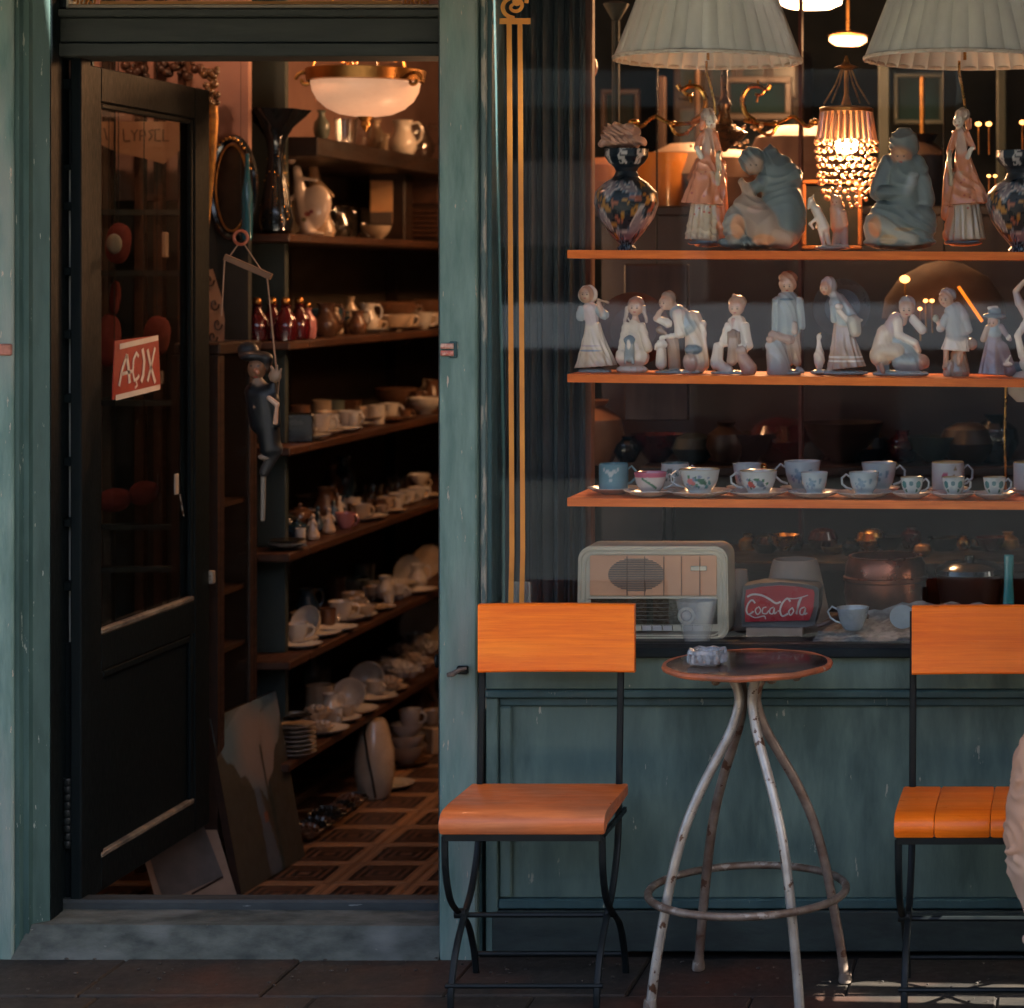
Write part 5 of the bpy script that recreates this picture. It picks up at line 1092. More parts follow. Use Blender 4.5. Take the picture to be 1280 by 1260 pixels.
styles = {
 'mug': dict(base=(.13,.25,.30), spots=[(0, .62, .16, (.42,.46,.47)), (-.25, .72, .14, (.38,.43,.45)), (.25, .72, .14, (.38,.43,.45)), (0, .42, .12, (.35,.41,.43)), (-.5, .8, .1, (.35,.4,.42)), (.5, .8, .1, (.35,.4,.42))], r=.029, h=.050, kind=1, rim=(.10,.2,.24)),
 'pink': dict(base=(.50,.44,.42), spots=[(a_, .93, .22, (.50,.14,.20)) for a_ in np.linspace(-3, 3, 26)]+[(-.35+.12*q, .72-.055*q, .09, LG) for q in range(9)], r=.033, h=.048, rim=(.38,.10,.15)),
 'rose': dict(base=base_w, spots=spray(-.3, .5, PKF, LG)+spray(.4, .5, LG, TG, 7), r=.037, h=.052),
 'red': dict(base=base_w, spots=spray(-.25, .42, RD, LG)+spray(.35, .45, (.12,.16,.2), LG, 6, .35), r=.039, h=.050),
 'blue': dict(base=(.36,.43,.46), spots=spray(0, .5, (.20,.29,.37), (.18,.27,.33), 10, .6), r=.030, h=.046, rim=(.4,.42,.42)),
 'teal': dict(base=(.42,.47,.46), spots=[(-.75, .62, .30, TG), (.75, .62, .30, TG), (0, .68, .20, (.08,.18,.20)), (-.6, .3, .15, LG), (.6, .3, .15, LG)], r=.026, h=.040),
 'tall': dict(base=(.42,.45,.44), spots=spray(0, .55, (.10,.12,.10), (.07,.1,.09), 14, .5), r=.036, h=.058, kind=1, rim=(.1,.14,.14)),
 'deep': dict(base=(.48,.48,.46), spots=spray(0, .55, (.46,.11,.16), (.25,.18,.09), 9, .6), r=.038, h=.062, kind=1),
}
def scup(px_, rim_y, base_y, wpx, style, hs, Y, lab, sauc=None, hang=0):
    st = styles[style]; me = flower_cup(style, **{k_: v for k_, v in st.items()})
    s_ = Y/FPX; zr, zb_2 = ZW(rim_y, Y), ZW(base_y, Y); sh_z = shz(2, px_)+.0008
    sc_r = wpx*s_/2/(st['r']*1.03); base_z = sh_z+(.0075*(sauc or 0)/30 if sauc else 0)
    hgt = max(zr-base_z, .02)
    t = thing('teacup', lab, 'teacup', (XW(px_, Y), Y, base_z)); 
    o = inst(me, 'cup', t, sc_=(sc_r, sc_r, hgt/st['h']))
    o.rotation_euler = (0, 0, hang)
    r_, h_ = wpx*s_/2, hgt
    if hs: MB().tube([(hs*r_*.93, 0, h_*.78), (hs*r_*1.18, 0, h_*.90), (hs*r_*1.46, 0, h_*.72), (hs*r_*1.44, 0, h_*.46), (hs*r_*1.16, 0, h_*.30), (hs*r_*.8, 0, h_*.22)], .0030, 8).build('handle', mc['s'] if style != 'mug' else pmat('mug_blue', (.13,.25,.30), None, 9, rough=.2), None, True).parent = t
    if sauc:
        R_ = sauc*s_
        o2 = inst(MB().lathe([(R_*.45, 0), (R_*.5, .002), (R_*.80, .008), (R_, .0155), (R_*1.0, .017), (R_*.8, .0105), (R_*.45, .0045), (0, .0045)], n=48).mesh('saucer', pmat('saucer_glaze', (.50,.44,.41), (.46,.41,.39), 20, rough=.2, coat=.3) if 'saucer_glaze' not in bpy.data.materials else bpy.data.materials['saucer_glaze'], True), 'saucer', None, (XW(px_, Y), Y, sh_z))
        tag(o2, 'pale saucer under the '+lab.split(',')[0].replace('teacup', 'cup'), 'saucer')
YA, YB2 = 5.835, 5.955
scup(767, 579, 612, 38, 'mug', 1, 5.90, 'pale blue straight mug with white relief, leftmost on the lower shelf', 32)
scup(813, 590, 620, 41, 'pink', 1, YA, 'small pink rimmed cup beside the blue mug', 33)
scup(844, 578, 607, 36, 'tall', 1, YB2, 'dark patterned cup standing behind the rose cup', 24)
scup(875, 586, 620, 50, 'rose', -1, YA, 'white teacup with pink rose, handle left', 42)
scup(934, 579, 607, 36, 'blue', 0, YB2, 'pale blue banded cup behind the red flower cup', 26)
scup(948, 588, 621, 47, 'red', -1, YA, 'white teacup with red flower and dark leaves', 38)
scup(1003, 576, 607, 46, 'blue', -1, YB2, 'tall pale blue cup with curling left handle in the back row', 28)
scup(1018, 590, 619, 34, 'blue', 0, YA, 'small pale blue cup without visible handle, front row middle', 33)
scup(1080, 590, 620, 38, 'blue', -1, YA, 'light blue cup with left handle right of the middle', 36)
scup(1099, 578, 607, 44, 'blue', 1, YB2, 'wide pale cup with curly right handle in the back row', 26)
scup(1140, 596, 621, 29, 'teal', 1, YA, 'small teal leaf coffee cup, first of three from the left', 26)
scup(1185, 577, 610, 42, 'deep', 1, YB2, 'tall cup with pink flowers behind the teal leaf cups', 26)
scup(1192, 596, 621, 29, 'teal', 1, YA, 'small teal leaf coffee cup in front of the pink flowered cup', 29)
scup(1243, 596, 621, 29, 'teal', 1, YA, 'small teal leaf coffee cup nearest the right edge', 28)
scup(1287, 577, 610, 42, 'deep', 0, YB2, 'pink flowered cup cut by the right edge of the picture', 24)
t = MB().ball(W(955, 584, 5.97), .010).build('gilt_ornament', mGOLD, None, True); tag(t, 'tiny round gilt ornament shining behind the red flower cup', 'ornament')

# ---- upper shelf: vases, lamps, large figures
YU = 5.92
mVASE = pmat('vase_enamel', (1,1,1), scale=14, rough=.30, attr=True, spec=.3)
def painted_vase(px_, lab, s0=1.0):
    s_ = YU/FPX; t = thing('painted_vase', lab, 'vase', (XW(px_, YU), YU, shz(0, px_)+.0005))
    yb = 309; pr = [(11, 309), (12, 306), (8, 302), (12, 297), (22, 286), (34, 268), (40, 250), (38, 236), (28, 225), (16, 217), (13, 210), (15, 205), (22, 199), (27, 191), (27, 182), (24, 183), (14, 200), (0, 204)]
    P = []
    for i in range(len(pr)-1):
        for q in range(4): P.append(((pr[i][0]+(pr[i+1][0]-pr[i][0])*q/4)*s_, (yb-(pr[i][1]+(pr[i+1][1]-pr[i][1])*q/4))*s_))
    me = MB().lathe(P, n=110).mesh('vase_body', mVASE, True); cl = np.ones((len(me.vertices), 4), np.float32)
    from mathutils import noise as mn
    for i, v in enumerate(me.vertices):
        y_ = yb-v.co.z/s_; a = math.atan2(v.co.y, v.co.x); w_ = mn.noise(Vector((math.cos(a)*2.2, math.sin(a)*2.2, y_*.045)))
        fine = mn.noise(Vector((math.cos(a)*9, math.sin(a)*9, y_*.28))); c = (.012,.02,.028)
        sw = math.sin(a*3+y_*.09+w_*4)
        if 222 < y_ < 296:
            sw = math.sin(a*1.5+y_*.075+w_*5); lace = mn.noise(Vector((math.cos(a)*3, math.sin(a)*3, y_*.085)))+.45*fine
            if sw > .72: c = (.20,.17,.19)
            elif sw > .60: c = (.40,.36,.34)
            elif sw > .1: c = (.46,.42,.40) if lace > .10 else (.05,.09,.13)
            elif sw > -.05: c = (.14,.20,.25)
            elif lace > .30: c = (.34,.17,.03)
            elif lace < -.34: c = (.30,.10,.06)
        elif y_ < 202 and math.sin(a*7) > .1: c = (.42,.39,.37) if fine > -.12 else (.02,.03,.04)
        elif y_ > 296 and fine > .05: c = (.14,.22,.27)
        cl[i, :3] = c
    at = me.color_attributes.new('Col', 'FLOAT_COLOR', 'POINT'); at.data.foreach_set('color', cl.ravel()); inst(me, 'vase_body', t)
    return t
painted_vase(783, 'dark blue painted vase with crowned neck holding a coral piece, left')
v2 = painted_vase(1272, 'dark blue painted vase cut by the right edge of the picture')
CO = (.50,.28,.20)
figure('coral_piece', 'pinkish lump of coral resting in the mouth of the left vase', 'coral', YU, [E_(776, 176, 27, 8, CO, 0, 18), E_(770, 164, 15, 10, CO, -4, 12), E_(786, 168, 14, 11, CO, 4, 12), C_(752, 180, 764, 166, 4, 6, CO, -8), C_(777, 160, 790, 160, 5, 4, CO, -5), E_(797, 178, 9, 6, CO, 0, 9)], h=1.0, k=2, mat=mMATTEC, folds=(2.6, .11, .20, 2.5))
def shade_lamp(cx, yb_, r0, r1, ytop, stem, lab):
    Y = 5.95; s_ = Y/FPX; t = thing('table_lamp', lab, 'lamp', (XW(cx, Y), Y, ZW(yb_, Y)))
    n_ = 34*6; vs = []; fs = []; lv = 8
    zb2, zt2 = ZW(yb_, Y), ZW(ytop, Y)
    def shell(dr):
        n0 = len(vs)
        for j in range(lv+1):
            f = j/lv
            for k in range(n_):
                a = 2*math.pi*k/n_; rr = (r0+(r1-r0)*f)*s_*(1+.034*abs(math.sin(17*a))**.7+.004*math.sin(5*a+f*2)) + dr
                vs.append((XW(cx, Y)+rr*math.cos(a), Y+rr*math.sin(a), zb2+(zt2-zb2)*f))
        for j in range(lv):
            for k in range(n_): fs.append((n0+j*n_+k, n0+j*n_+(k+1) % n_, n0+(j+1)*n_+(k+1) % n_, n0+(j+1)*n_+k))
    shell(0); shell(-.0018)
    MB().add(vs, fs).build('lamp_shade', mSHADE, t, True)
    pts = [(XW(cx, Y)+(r0*1.012+.4*(k % 2))*s_*math.cos(2*math.pi*k/240), Y+(r0*1.012+.4*(k % 2))*s_*math.sin(2*math.pi*k/240), zb2+.006) for k in range(240)]
    MB().tube(pts, .0052, 6, True).build('braid_trim', mTRIMC, t, True)
    MB().tube([W(*p, Y) for p in stem], [.0035]*(len(stem)-1)+[.003], 8).build('stem', mGOLD, t, True)
    MB().tube([W(cx, yb_-2, Y), W(cx, ytop, Y)], .004, 8).build('riser', mGOLD, t)
    for a in (0, 60, 120): MB().tube([W(cx, ytop+3, Y), Vector((XW(cx, Y)+r1*s_*math.cos(R(a))*.98, Y+r1*s_*math.sin(R(a))*.98, zt2))], .0015, 5).build('spoke', mGOLD, t)
    return t
mSHADE = pmat('pleated_ivory_silk', (.62,.60,.54), (.55,.53,.48), 5, (4,4,1), .85)
mTRIMC = pmat('braid', (.58,.52,.44), (.44,.38,.31), 60, rough=.9)
shade_lamp(885, 77, 114, 52, -90, [(883, 76), (883, 90), (889, 110), (893, 128), (894, 150)], 'left lamp with ivory pleated shade over a porcelain lady')
shade_lamp(1206, 77, 123, 60, -90, [(1199, 76), (1199, 92), (1203, 112), (1206, 130), (1206, 150)], 'right lamp with ivory pleated shade over a porcelain lady')
PO = (.66,.24,.12); CL = (.50,.40,.27)
def lady(x0, lab, flip=1, dim=1.0):
    m_ = lambda c: tuple(v*dim for v in c)
    X = lambda v: x0+(v-885)*flip
    pr_ = [S_(X(884), 190, X(880), 255, 9, 27, m_(PO), 9, 2.5), S_(X(884), 215, X(880), 300, 14, 23, m_(CL), 15, 1.6), C_(X(887), 166, X(885), 190, 7.5, 8, m_((.55,.36,.27))), C_(X(880), 168, X(872), 184, 4.6, 4, m_(PO), -3), C_(X(872), 186, X(878), 196, 3.2, 3, m_(CW), -9), C_(X(894), 168, X(900), 190, 4.6, 4, m_(PO), -3), C_(X(900), 192, X(899), 230, 3.4, 3, m_(CL), -8), C_(X(902), 205, X(906), 270, 5, 6, m_(PO), 0), E_(X(890), 152, 6.5, 8.5, m_(CW), -3, 7), E_(X(885), 143, 9, 8.5, m_((.42,.31,.25)), 1, 9), C_(X(878), 150, X(877), 160, 4, 3, m_(PO), 3), C_(X(888), 160, X(887), 166, 3.4, 4.5, m_(CW)), C_(X(898), 262, X(905), 296, 5, 5, m_(PO), -6), E_(X(884), 303, 24, 5, m_((.10,.14,.16)), 0, 16)]
    return figure('porcelain_lady', lab, 'figurine', 5.90, pr_, face(X(891), 153, .8, -10)+[P2(X(880+random.uniform(-16, 16)), random.uniform(200, 270), 1.6, m_((.45,.12,.09)), -18) for _ in range(14)], h=.85, k=1.7, folds=(.9, .28, .09, 1.4), soft=.5)
lady(885, 'porcelain lady in tiered salmon dress carrying the left lamp')
lady(1203, 'porcelain lady in tiered cream dress carrying the right lamp', -1, .8)
mSEMI = pmat('satin_bisque', (1,1,1), scale=14, rough=.36, attr=True, bump=.1)
GB = (.13,.165,.165); GP = (.60,.29,.15); GL = (.30,.29,.26)
YC = 5.86
figure('embracing_couple', 'large grey blue matte figure of two people crouched in embrace', 'figurine', YC,
 [C_(972, 215, 980, 265, 22, 27, GB, 4), E_(982, 275, 25, 36, GB, 2, 24), C_(958, 212, 985, 222, 12, 18, GB, 2), C_(957, 226, 938, 240, 10, 8, GB, -8), C_(938, 240, 928, 228, 8, 5, (.44,.28,.19), -10), E_(941, 201, 17, 18, GB, -2, 15), E_(944, 206, 11, 12, (.42,.28,.20), -11, 8), C_(963, 192, 966, 205, 10, 13, (.10,.125,.13), 2), C_(962, 182, 962, 190, 3, 7, (.1,.125,.13), 2),
  C_(935, 258, 955, 280, 17, 26, (.36,.26,.20), -6), E_(922, 282, 17, 26, GL, -10, 18), C_(955, 288, 985, 298, 20, 13, (.42,.28,.20), -10), E_(945, 303, 40, 9, GB, 0, 26), C_(905, 303, 935, 306, 6, 6, GB, -10)],
 [P2(926, 284, (9, 15), GP, -26, 12), P2(958, 300, (14, 7), GP, -26, 14), P2(947, 262, (10, 5), (.50,.32,.24), -26, 12), P2(941, 207, 1.1, DK, -18), P2(948, 207, 1.1, DK, -18)], h=1.15, k=2.6, mat=mSEMI, soft=.9, folds=(.8, .06, .15, 1.4))
figure('seated_mother', 'large grey blue matte figure of a veiled mother bowing over her child', 'figurine', YC,
 [E_(1130, 180, 19, 21, (.145,.165,.16), 2, 17), E_(1127, 194, 13, 13, (.40,.20,.12), -9, 8), C_(1112, 205, 1100, 240, 12, 13, GB, 0), C_(1146, 205, 1155, 250, 12, 14, GB, 2), C_(1130, 215, 1130, 255, 20, 22, GB, 0), C_(1104, 242, 1132, 240, 9, 8, GB, -14), C_(1134, 240, 1142, 222, 8, 7, (.30,.34,.34), -14), C_(1105, 268, 1150, 275, 17, 20, GB, -4), E_(1097, 286, 17, 24, GL, -8, 16), C_(1100, 282, 1140, 300, 14, 10, (.34,.33,.28), -16), E_(1152, 280, 19, 26, GB, -2, 18), E_(1124, 303, 46, 9, GB, 0, 26)],
 [P2(1096, 284, (9, 13), GP, -24, 12), P2(1112, 300, (12, 6), (.45,.33,.2), -28, 14), P2(1127, 191, (10, 3.5), (.5,.25,.12), -18), P2(1123, 196, 1.2, DK, -18), P2(1131, 196, 1.2, DK, -18), P2(1127, 203, (2.4, 1), (.3,.07,.05), -18), P2(1134, 287, (14, 3), (.42,.28,.16), -30, 14)], h=1.15, k=2.6, mat=mSEMI, soft=.9, folds=(.8, .06, .15, 1.4))
figure('rearing_goat', 'small white china goat rearing in front of the bead lamp', 'figurine', 5.88,
 [E_(1036, 310, 18, 3.5, (.36,.37,.36), 0, 10), C_(1020, 262, 1030, 284, 6, 7, CW), C_(1031, 286, 1036, 306, 5, 2.6, CW, 2), C_(1026, 286, 1030, 306, 4, 2.4, CW, -3), C_(1018, 262, 1014, 250, 4, 4, CW), C_(1014, 250, 1011, 260, 4, 2, CW, -3), C_(1015, 248, 1017, 243, 1.6, .8, CW), C_(1020, 274, 1013, 280, 2.4, 1.8, CW, -4), C_(1013, 280, 1017, 286, 1.8, 1.5, CW, -4), C_(1024, 272, 1020, 284, 2.2, 1.6, CW, 3)], h=.75, k=1.8)
figure('china_child', 'small pinkish china child standing behind the rearing goat', 'figurine', 5.94,
 [C_(1046, 262, 1048, 282, 9, 10, (.50,.36,.28)), E_(1045, 252, 7.5, 8, SK), C_(1041, 244, 1040, 239, 2, 1, (.4,.25,.18)), C_(1048, 285, 1044, 306, 6, 5, GR), C_(1054, 282, 1056, 306, 6, 4.5, GR), C_(1055, 266, 1058, 280, 4, 3, SK, -5), E_(1050, 309, 13, 3, GR, 0, 9)], face(1044, 253, .7, -9), h=.9)
# bead lamp
Yk = 6.20; sk = Yk/FPX; c = W(1058, 200, Yk)
t = thing('crystal_bead_lamp', 'lit lamp draped in strings of crystal beads on the upper shelf', 'lamp', c)
mCRY = pmat('amber_crystal', (.80,.52,.34), (.68,.42,.26), 30, rough=.08, coat=.8, trans=.35, ior=1.45)
mBULB = emitter('lamp_bulb', (1, .62, .34), 5)
MB().ball(W(1058, 183, Yk), (15*sk, 15*sk, 9*sk), 16, 10).build('bulb', mBULB, t, True)
b = MB(); bd = MB()
for k in range(26):
    a = 2*math.pi*k/26; q = Vector((36*sk*math.cos(a), 30*sk*math.sin(a), 0))
    o = W(1058, 0, Yk); z0, z1 = ZW(140, Yk), ZW(176, Yk)
    b.tube([(c.x+q.x*.86, Yk+q.y*.86, z0), (c.x+q.x, Yk+q.y, z1)], [2.2*sk, 2.8*sk], 6)
b.build('prism_fringe', mCRY, t)
for rr_, yy0 in ((38, 178), (38, 188), (37, 198), (36, 208), (35, 218), (33, 228), (30, 238), (25, 248), (17, 257)):
    bd = MB(); n_ = max(6, int(rr_*.62))
    for k in range(n_):
        a = 2*math.pi*k/n_+rr_; bd.ball((c.x+rr_*sk*math.cos(a), Yk+rr_*sk*math.sin(a)*.85, ZW(yy0+random.uniform(-2, 2), Yk)), random.uniform(2.3, 3.5)*sk, 8, 6)
    bd.build('bead_row', mCRY, t, True)
MB().lathe([(33*sk, 0), (34*sk, 4*sk), (30*sk, 6*sk), (7*sk, 8*sk), (3*sk, 22*sk), (3*sk, 52*sk), (15*sk, 56*sk), (0, 62*sk)], W(1058, 140, Yk), 24).build('crown', mGILT, t, True)
for k in range(5):
    a = R(20+72*k); MB().tube([W(1058, 130, Yk)+Vector((30*sk*math.cos(a), 20*sk*math.sin(a), 0)), W(1058, 105, Yk)+Vector((14*sk*math.cos(a), 9*sk*math.sin(a), 0)), W(1058, 70, Yk)], 1.2*sk, 6).build('hanger', mGILT, t)
# gilded wall light / chandelier arms
Yc = 6.6; scn = Yc/FPX
t = thing('gilt_chandelier', 'gilded chandelier with scrolled arms behind the left lamp', 'chandelier', W(905, 150, Yc))
def gt(pts, r, nm='arm', mat=None, d=None):
    P = []
    for i in range(len(pts)-1):
        p0 = pts[max(i-1, 0)]; p1 = pts[i]; p2 = pts[i+1]; p3 = pts[min(i+2, len(pts)-1)]
        for q in np.linspace(0, 1, 5, endpoint=False):
            P.append([.5*(2*p1[j]+(p2[j]-p0[j])*q+(2*p0[j]-5*p1[j]+4*p2[j]-p3[j])*q*q+(3*p1[j]-p0[j]-3*p2[j]+p3[j])*q**3) for j in (0, 1)])
    P.append(pts[-1])
    MB().tube([W(x_, y_, Yc+(d or 0)) for x_, y_ in P], r*scn, 8).build(nm, mat or mGOLD, t, True)
for sg_ in (1, -1):
    X = lambda v: 905+(v-905)*sg_
    gt([(X(793), 155), (X(802), 158), (X(812), 150), (X(820), 146), (X(830), 151), (X(842), 155), (X(862), 154), (X(880), 150)], 2.6)
    gt([(X(866), 151), (X(878), 142), (X(882), 124), (X(874), 110), (X(862), 108), (X(852), 112), (X(847), 106)], 3.2)
    gt([(X(850), 108), (X(858), 118), (X(866), 118)], 2.2); gt([(X(862), 118), (X(864), 128)], 1.8); gt([(X(862), 106), (X(863), 100)], 1.6)
    gt([(X(838), 156), (X(846), 168), (X(858), 166), (X(868), 155)], 2.0)
    MB().ball(W(X(792), 153, Yc), (7*scn, 6*scn, 4.5*scn)).build('drip_pan', mGOLD, t, True); MB().ball(W(X(841), 155, Yc), 4.5*scn).build('knob', mGOLD, t, True)
MB().lathe([(3*scn, 0), (8*scn, 8*scn), (22*scn, 16*scn), (30*scn, 24*scn), (12*scn, 34*scn), (6*scn, 50*scn), (9*scn, 60*scn), (4*scn, 70*scn), (4*scn, 200*scn), (0, 200*scn)], W(905, 190, Yc), 24).build('stem', pmat('dark_bronze', (.06,.05,.04), (.2,.1,.04), 30, rough=.3, metal=.7), t, True)
b = MB()
for k in range(40): b.ball(W(905+random.uniform(-50, 50), 160+random.uniform(-6, 26), Yc+random.uniform(-.06, .06)), random.uniform(1.5, 3.4)*scn, 6, 5)
b.build('crystal_drops', mCRY, t, True)

# ---- radio
Yr = 5.84; sr = Yr/FPX
t = thing('vintage_radio', 'cream table radio with round speaker and dark dial strip in the window', 'radio', (XW(817, Yr), Yr+.07, zB))
def rr_poly(x0, x1, y0, y1, r, n=8, lean=0):
    P = []
    for (cx, cy_, a0) in ((x1-r, y0+r, -90), (x1-r, y1-r, 0), (x0+r, y1-r, 90), (x0+r, y0+r, 180)):
        for k in range(n+1):
            a = R(a0+90*k/n); x_ = cx+r*math.cos(a); y_ = cy_+r*math.sin(a); P.append((x_+lean*(y_-y0)/(y1-y0)*(1 if x_ > (x0+x1)/2 else -1), y_))
    return P
def slab(P, ya, yb_, nm, mat, par, b_=0):
    n = len(P); A = [W(x_, y_, Yr) for x_, y_ in P]
    vs = [Vector((p.x, ya, p.z)) for p in A]+[Vector((p.x, yb_, p.z)) for p in A]
    return MB().add(vs, [tuple(range(n)), tuple(range(2*n-1, n-1, -1))]+[(k, (k+1) % n, n+(k+1) % n, n+k) for k in range(n)]).build(nm, mat, par, True)
mCRM = pmat('radio_cream', (.62,.53,.37), (.55,.47,.33), 6, rough=.35)
slab(rr_poly(723, 909, 683, 800, 16, lean=2), Yr, Yr+.12, 'case', mCRM, t)
for q, r_ in (((726, 906, 687, 797), .9), ((732, 901, 692, 794), .7)):
    P = rr_poly(*q, 14, lean=2); MB().tube([Vector((W(x_, y_, Yr).x, Yr-.001, W(x_, y_, Yr).z)) for x_, y_ in P], r_*2*sr, 6, True).build('trim_ring', mCRM, t, True)
slab(rr_poly(738, 896, 694, 744, 2), Yr-.006, Yr-.001, 'grille_cloth', pmat('pinkish_grille', (.74,.38,.20), (.68,.34,.18), 9, rough=.7), t)
b = MB()
for i in range(19):
    y_ = 698+i*2.15; hw = math.sqrt(max(0, 1-((y_-717)/21)**2))*35
    if hw > 3: b.box(XW(796-hw, Yr), XW(796+hw, Yr), Yr-.0085, Yr-.0062, ZW(y_+1.2, Yr), ZW(y_, Yr))
b.build('speaker_louvres', pmat('grille_grey', (.24,.19,.14), None, 9, rough=.6), t)
for x_ in (784, 806, 830, 852, 875): MB().box(XW(x_, Yr), XW(x_+.9, Yr), Yr-.010, Yr-.0061, ZW(744, Yr), ZW(695, Yr)).build('seam', pmat('seam_tan', (.30,.17,.10), None, 9) if x_ == 784 else bpy.data.materials['seam_tan'], t)
MB().box(XW(736, Yr), XW(898, Yr), Yr-.010, Yr-.001, ZW(748, Yr), ZW(745, Yr), .001).build('ledge', mCRM, t)
MB().box(XW(739, Yr), XW(897, Yr), Yr-.004, Yr-.001, ZW(780, Yr), ZW(748.5, Yr)).build('dial', pmat('dial_dark', (.035,.03,.02), (.07,.055,.03), 50, (1,1,3), .25), t)
for k in range(5): MB().box(XW(745, Yr), XW(836, Yr), Yr-.0052, Yr-.0042, ZW(754.6+k*5, Yr), ZW(753.6+k*5, Yr)).build('scale_line', mEDGE, t)
b = MB().box(XW(864, Yr), XW(884, Yr), Yr-.009, Yr-.0065, ZW(713, Yr), ZW(707, Yr), .001); b.build('badge', pmat('badge_silver', (.5,.47,.4), None, 9, rough=.3, metal=.7), t)
MB().ring((XW(859, Yr), Yr-.012, ZW(769, Yr)), 9*sr, 2*sr, 24, 8, 'y').build('knob_ring', mCRM, t, True); MB().ball((XW(859, Yr), Yr-.012, ZW(769, Yr)), (6*sr, .012, 6*sr)).build('knob', mWHITE, t, True)
for k in range(11): MB().box(XW(740+k*12.8, Yr), XW(751.5+k*12.8, Yr), Yr-.012, Yr-.001, ZW(788, Yr), ZW(781, Yr), .001).build('key', mWHITE if k % 4 else mCRM, t)
MB().box(XW(737, Yr), XW(898, Yr), Yr-.003, Yr-.001, ZW(798, Yr), ZW(789, Yr)).build('lower_strip', pmat('brown_strip', (.20,.15,.10), None, 9), t)
for x_ in (745, 835, 887): MB().box(XW(x_-4, Yr), XW(x_+4, Yr), Yr+.01, Yr+.03, zB, ZW(800, Yr)).build('foot', mIRON, t)
# window reflections over radio and gold lines, built as pale translucent shapes
Y_ = 5.765; s_ = Y_/FPX; c = Vector((XW(871, Y_), Y_, zB+.0005)); h_ = ZW(750, Y_)-zB
o = MB().lathe([(15*s_, 0), (16*s_, .003), (26*s_, h_), (25*s_, h_), (14*s_, .008), (0, .008)], c, 32).build('reflection_shape', pmat('reflection_haze', (.6,.58,.54), None, 5, rough=.35), None, True)
nt = o.data.materials[0].node_tree; tr = nt.nodes.new('ShaderNodeBsdfTransparent'); mxs = nt.nodes.new('ShaderNodeMixShader'); mxs.inputs[0].default_value = .22
nt.links.new(tr.outputs[0], mxs.inputs[1]); nt.links.new(nt.nodes['Principled BSDF'].outputs[0], mxs.inputs[2]); nt.links.new(mxs.outputs[0], nt.nodes['Material Output'].inputs[0])
mREFLECT = o.data.materials[0]
tag(o, 'pale tapering window reflection before the radio knob, built as a solid', 'glass')
o = MB().box(XW(635, 5.76), XW(662, 5.76), 5.76, 5.78, zB, ZW(728, 5.76), .002).build('reflection_shape', mREFLECT); tag(o, 'pale square window reflection behind the painted gold lines, built as a block', 'glass')  # second reflection, shaped as a pale block
# red drinks box with script lettering
Yq = 5.86; sq = Yq/FPX
t = thing('drinks_box', 'rounded red drinks sign with white script on a beige carton', 'sign', (XW(972, Yq), Yq+.04, zB))
P = [(928, 783), (926, 755), (929, 733), (950, 729), (975, 727.5), (1000, 729), (1020, 733), (1024, 737), (1023, 760), (1018, 781), (1005, 784)]
Yr_s = Yr; Yr = Yq
slab(P, Yq, Yq+.09, 'housing', pmat('housing_grey', (.10,.085,.07), None, 9, rough=.5), t)
P2_ = [(932, 777), (931, 755), (933, 737), (952, 733), (975, 731.5), (999, 733), (1017, 737), (1018.5, 741), (1017, 760), (1012, 775)]
slab(P2_, Yq-.006, Yq-.0005, 'red_face', pmat('sign_red_gloss', (.42,.022,.028), (.34,.018,.022), 6, rough=.25, coat=.5), t)
Yr = Yr_s
def cc(pts, w, nm='letter'):
    Q = []
    for i in range(len(pts)-1):
        p0 = pts[max(i-1, 0)]; p1 = pts[i]; p2 = pts[i+1]; p3 = pts[min(i+2, len(pts)-1)]
        for q in np.linspace(0, 1, 4, endpoint=False): Q.append([.5*(2*p1[j]+(p2[j]-p0[j])*q+(2*p0[j]-5*p1[j]+4*p2[j]-p3[j])*q*q+(3*p1[j]-p0[j]-3*p2[j]+p3[j])*q**3) for j in (0, 1)])
    Q.append(pts[-1]); MB().ribbon([W(x_, y_, Yq-.0075) for x_, y_ in Q], w*sq*1.15, (0, -1, 0), .0008).build(nm, mLETW2, t)
mLETW2 = pmat('script_cream', (.62,.50,.44), None, 9, rough=.5)
cc([(944, 754), (940, 750), (935, 755), (933, 763), (936, 768), (942, 764)], 1.7)            # C
cc([(947, 759), (944, 763), (947, 768), (951, 763), (948, 758)], 1.3)                         # o
cc([(958, 759), (954, 760), (953, 766), (958, 767), (961, 763)], 1.3)                         # c
cc([(967, 759), (963, 761), (962, 766), (966, 767), (968, 760), (968, 767), (971, 765)], 1.3)  # a
cc([(934, 746), (941, 743), (952, 744), (962, 749), (970, 754), (976, 752)], 2.0, 'swash'); cc([(936, 768), (944, 772), (955, 770), (957, 774)], 1.2, 'swash')
cc([(988, 752), (984, 748), (978, 754), (975, 763), (978, 770), (985, 767)], 1.9)             # C
cc([(990, 760), (986, 764), (988, 769), (992, 764), (990, 759)], 1.4)                          # o
cc([(995, 767), (1000, 752), (1002, 747), (998, 753), (996, 768)], 1.4)                        # l
cc([(1006, 759), (1001, 761), (1000, 767), (1004, 768), (1007, 760), (1006, 768), (1009, 766)], 1.4)  # a
cc([(972, 764), (975, 763)], 1.3, 'hyphen'); cc([(984, 748), (996, 748), (1010, 744)], 1.1, 'swash')
MB().box(XW(932, Yq), XW(1003, Yq), Yq+.004, Yq+.07, zB, ZW(785, Yq), .002).build('carton', mBEIGE, t)
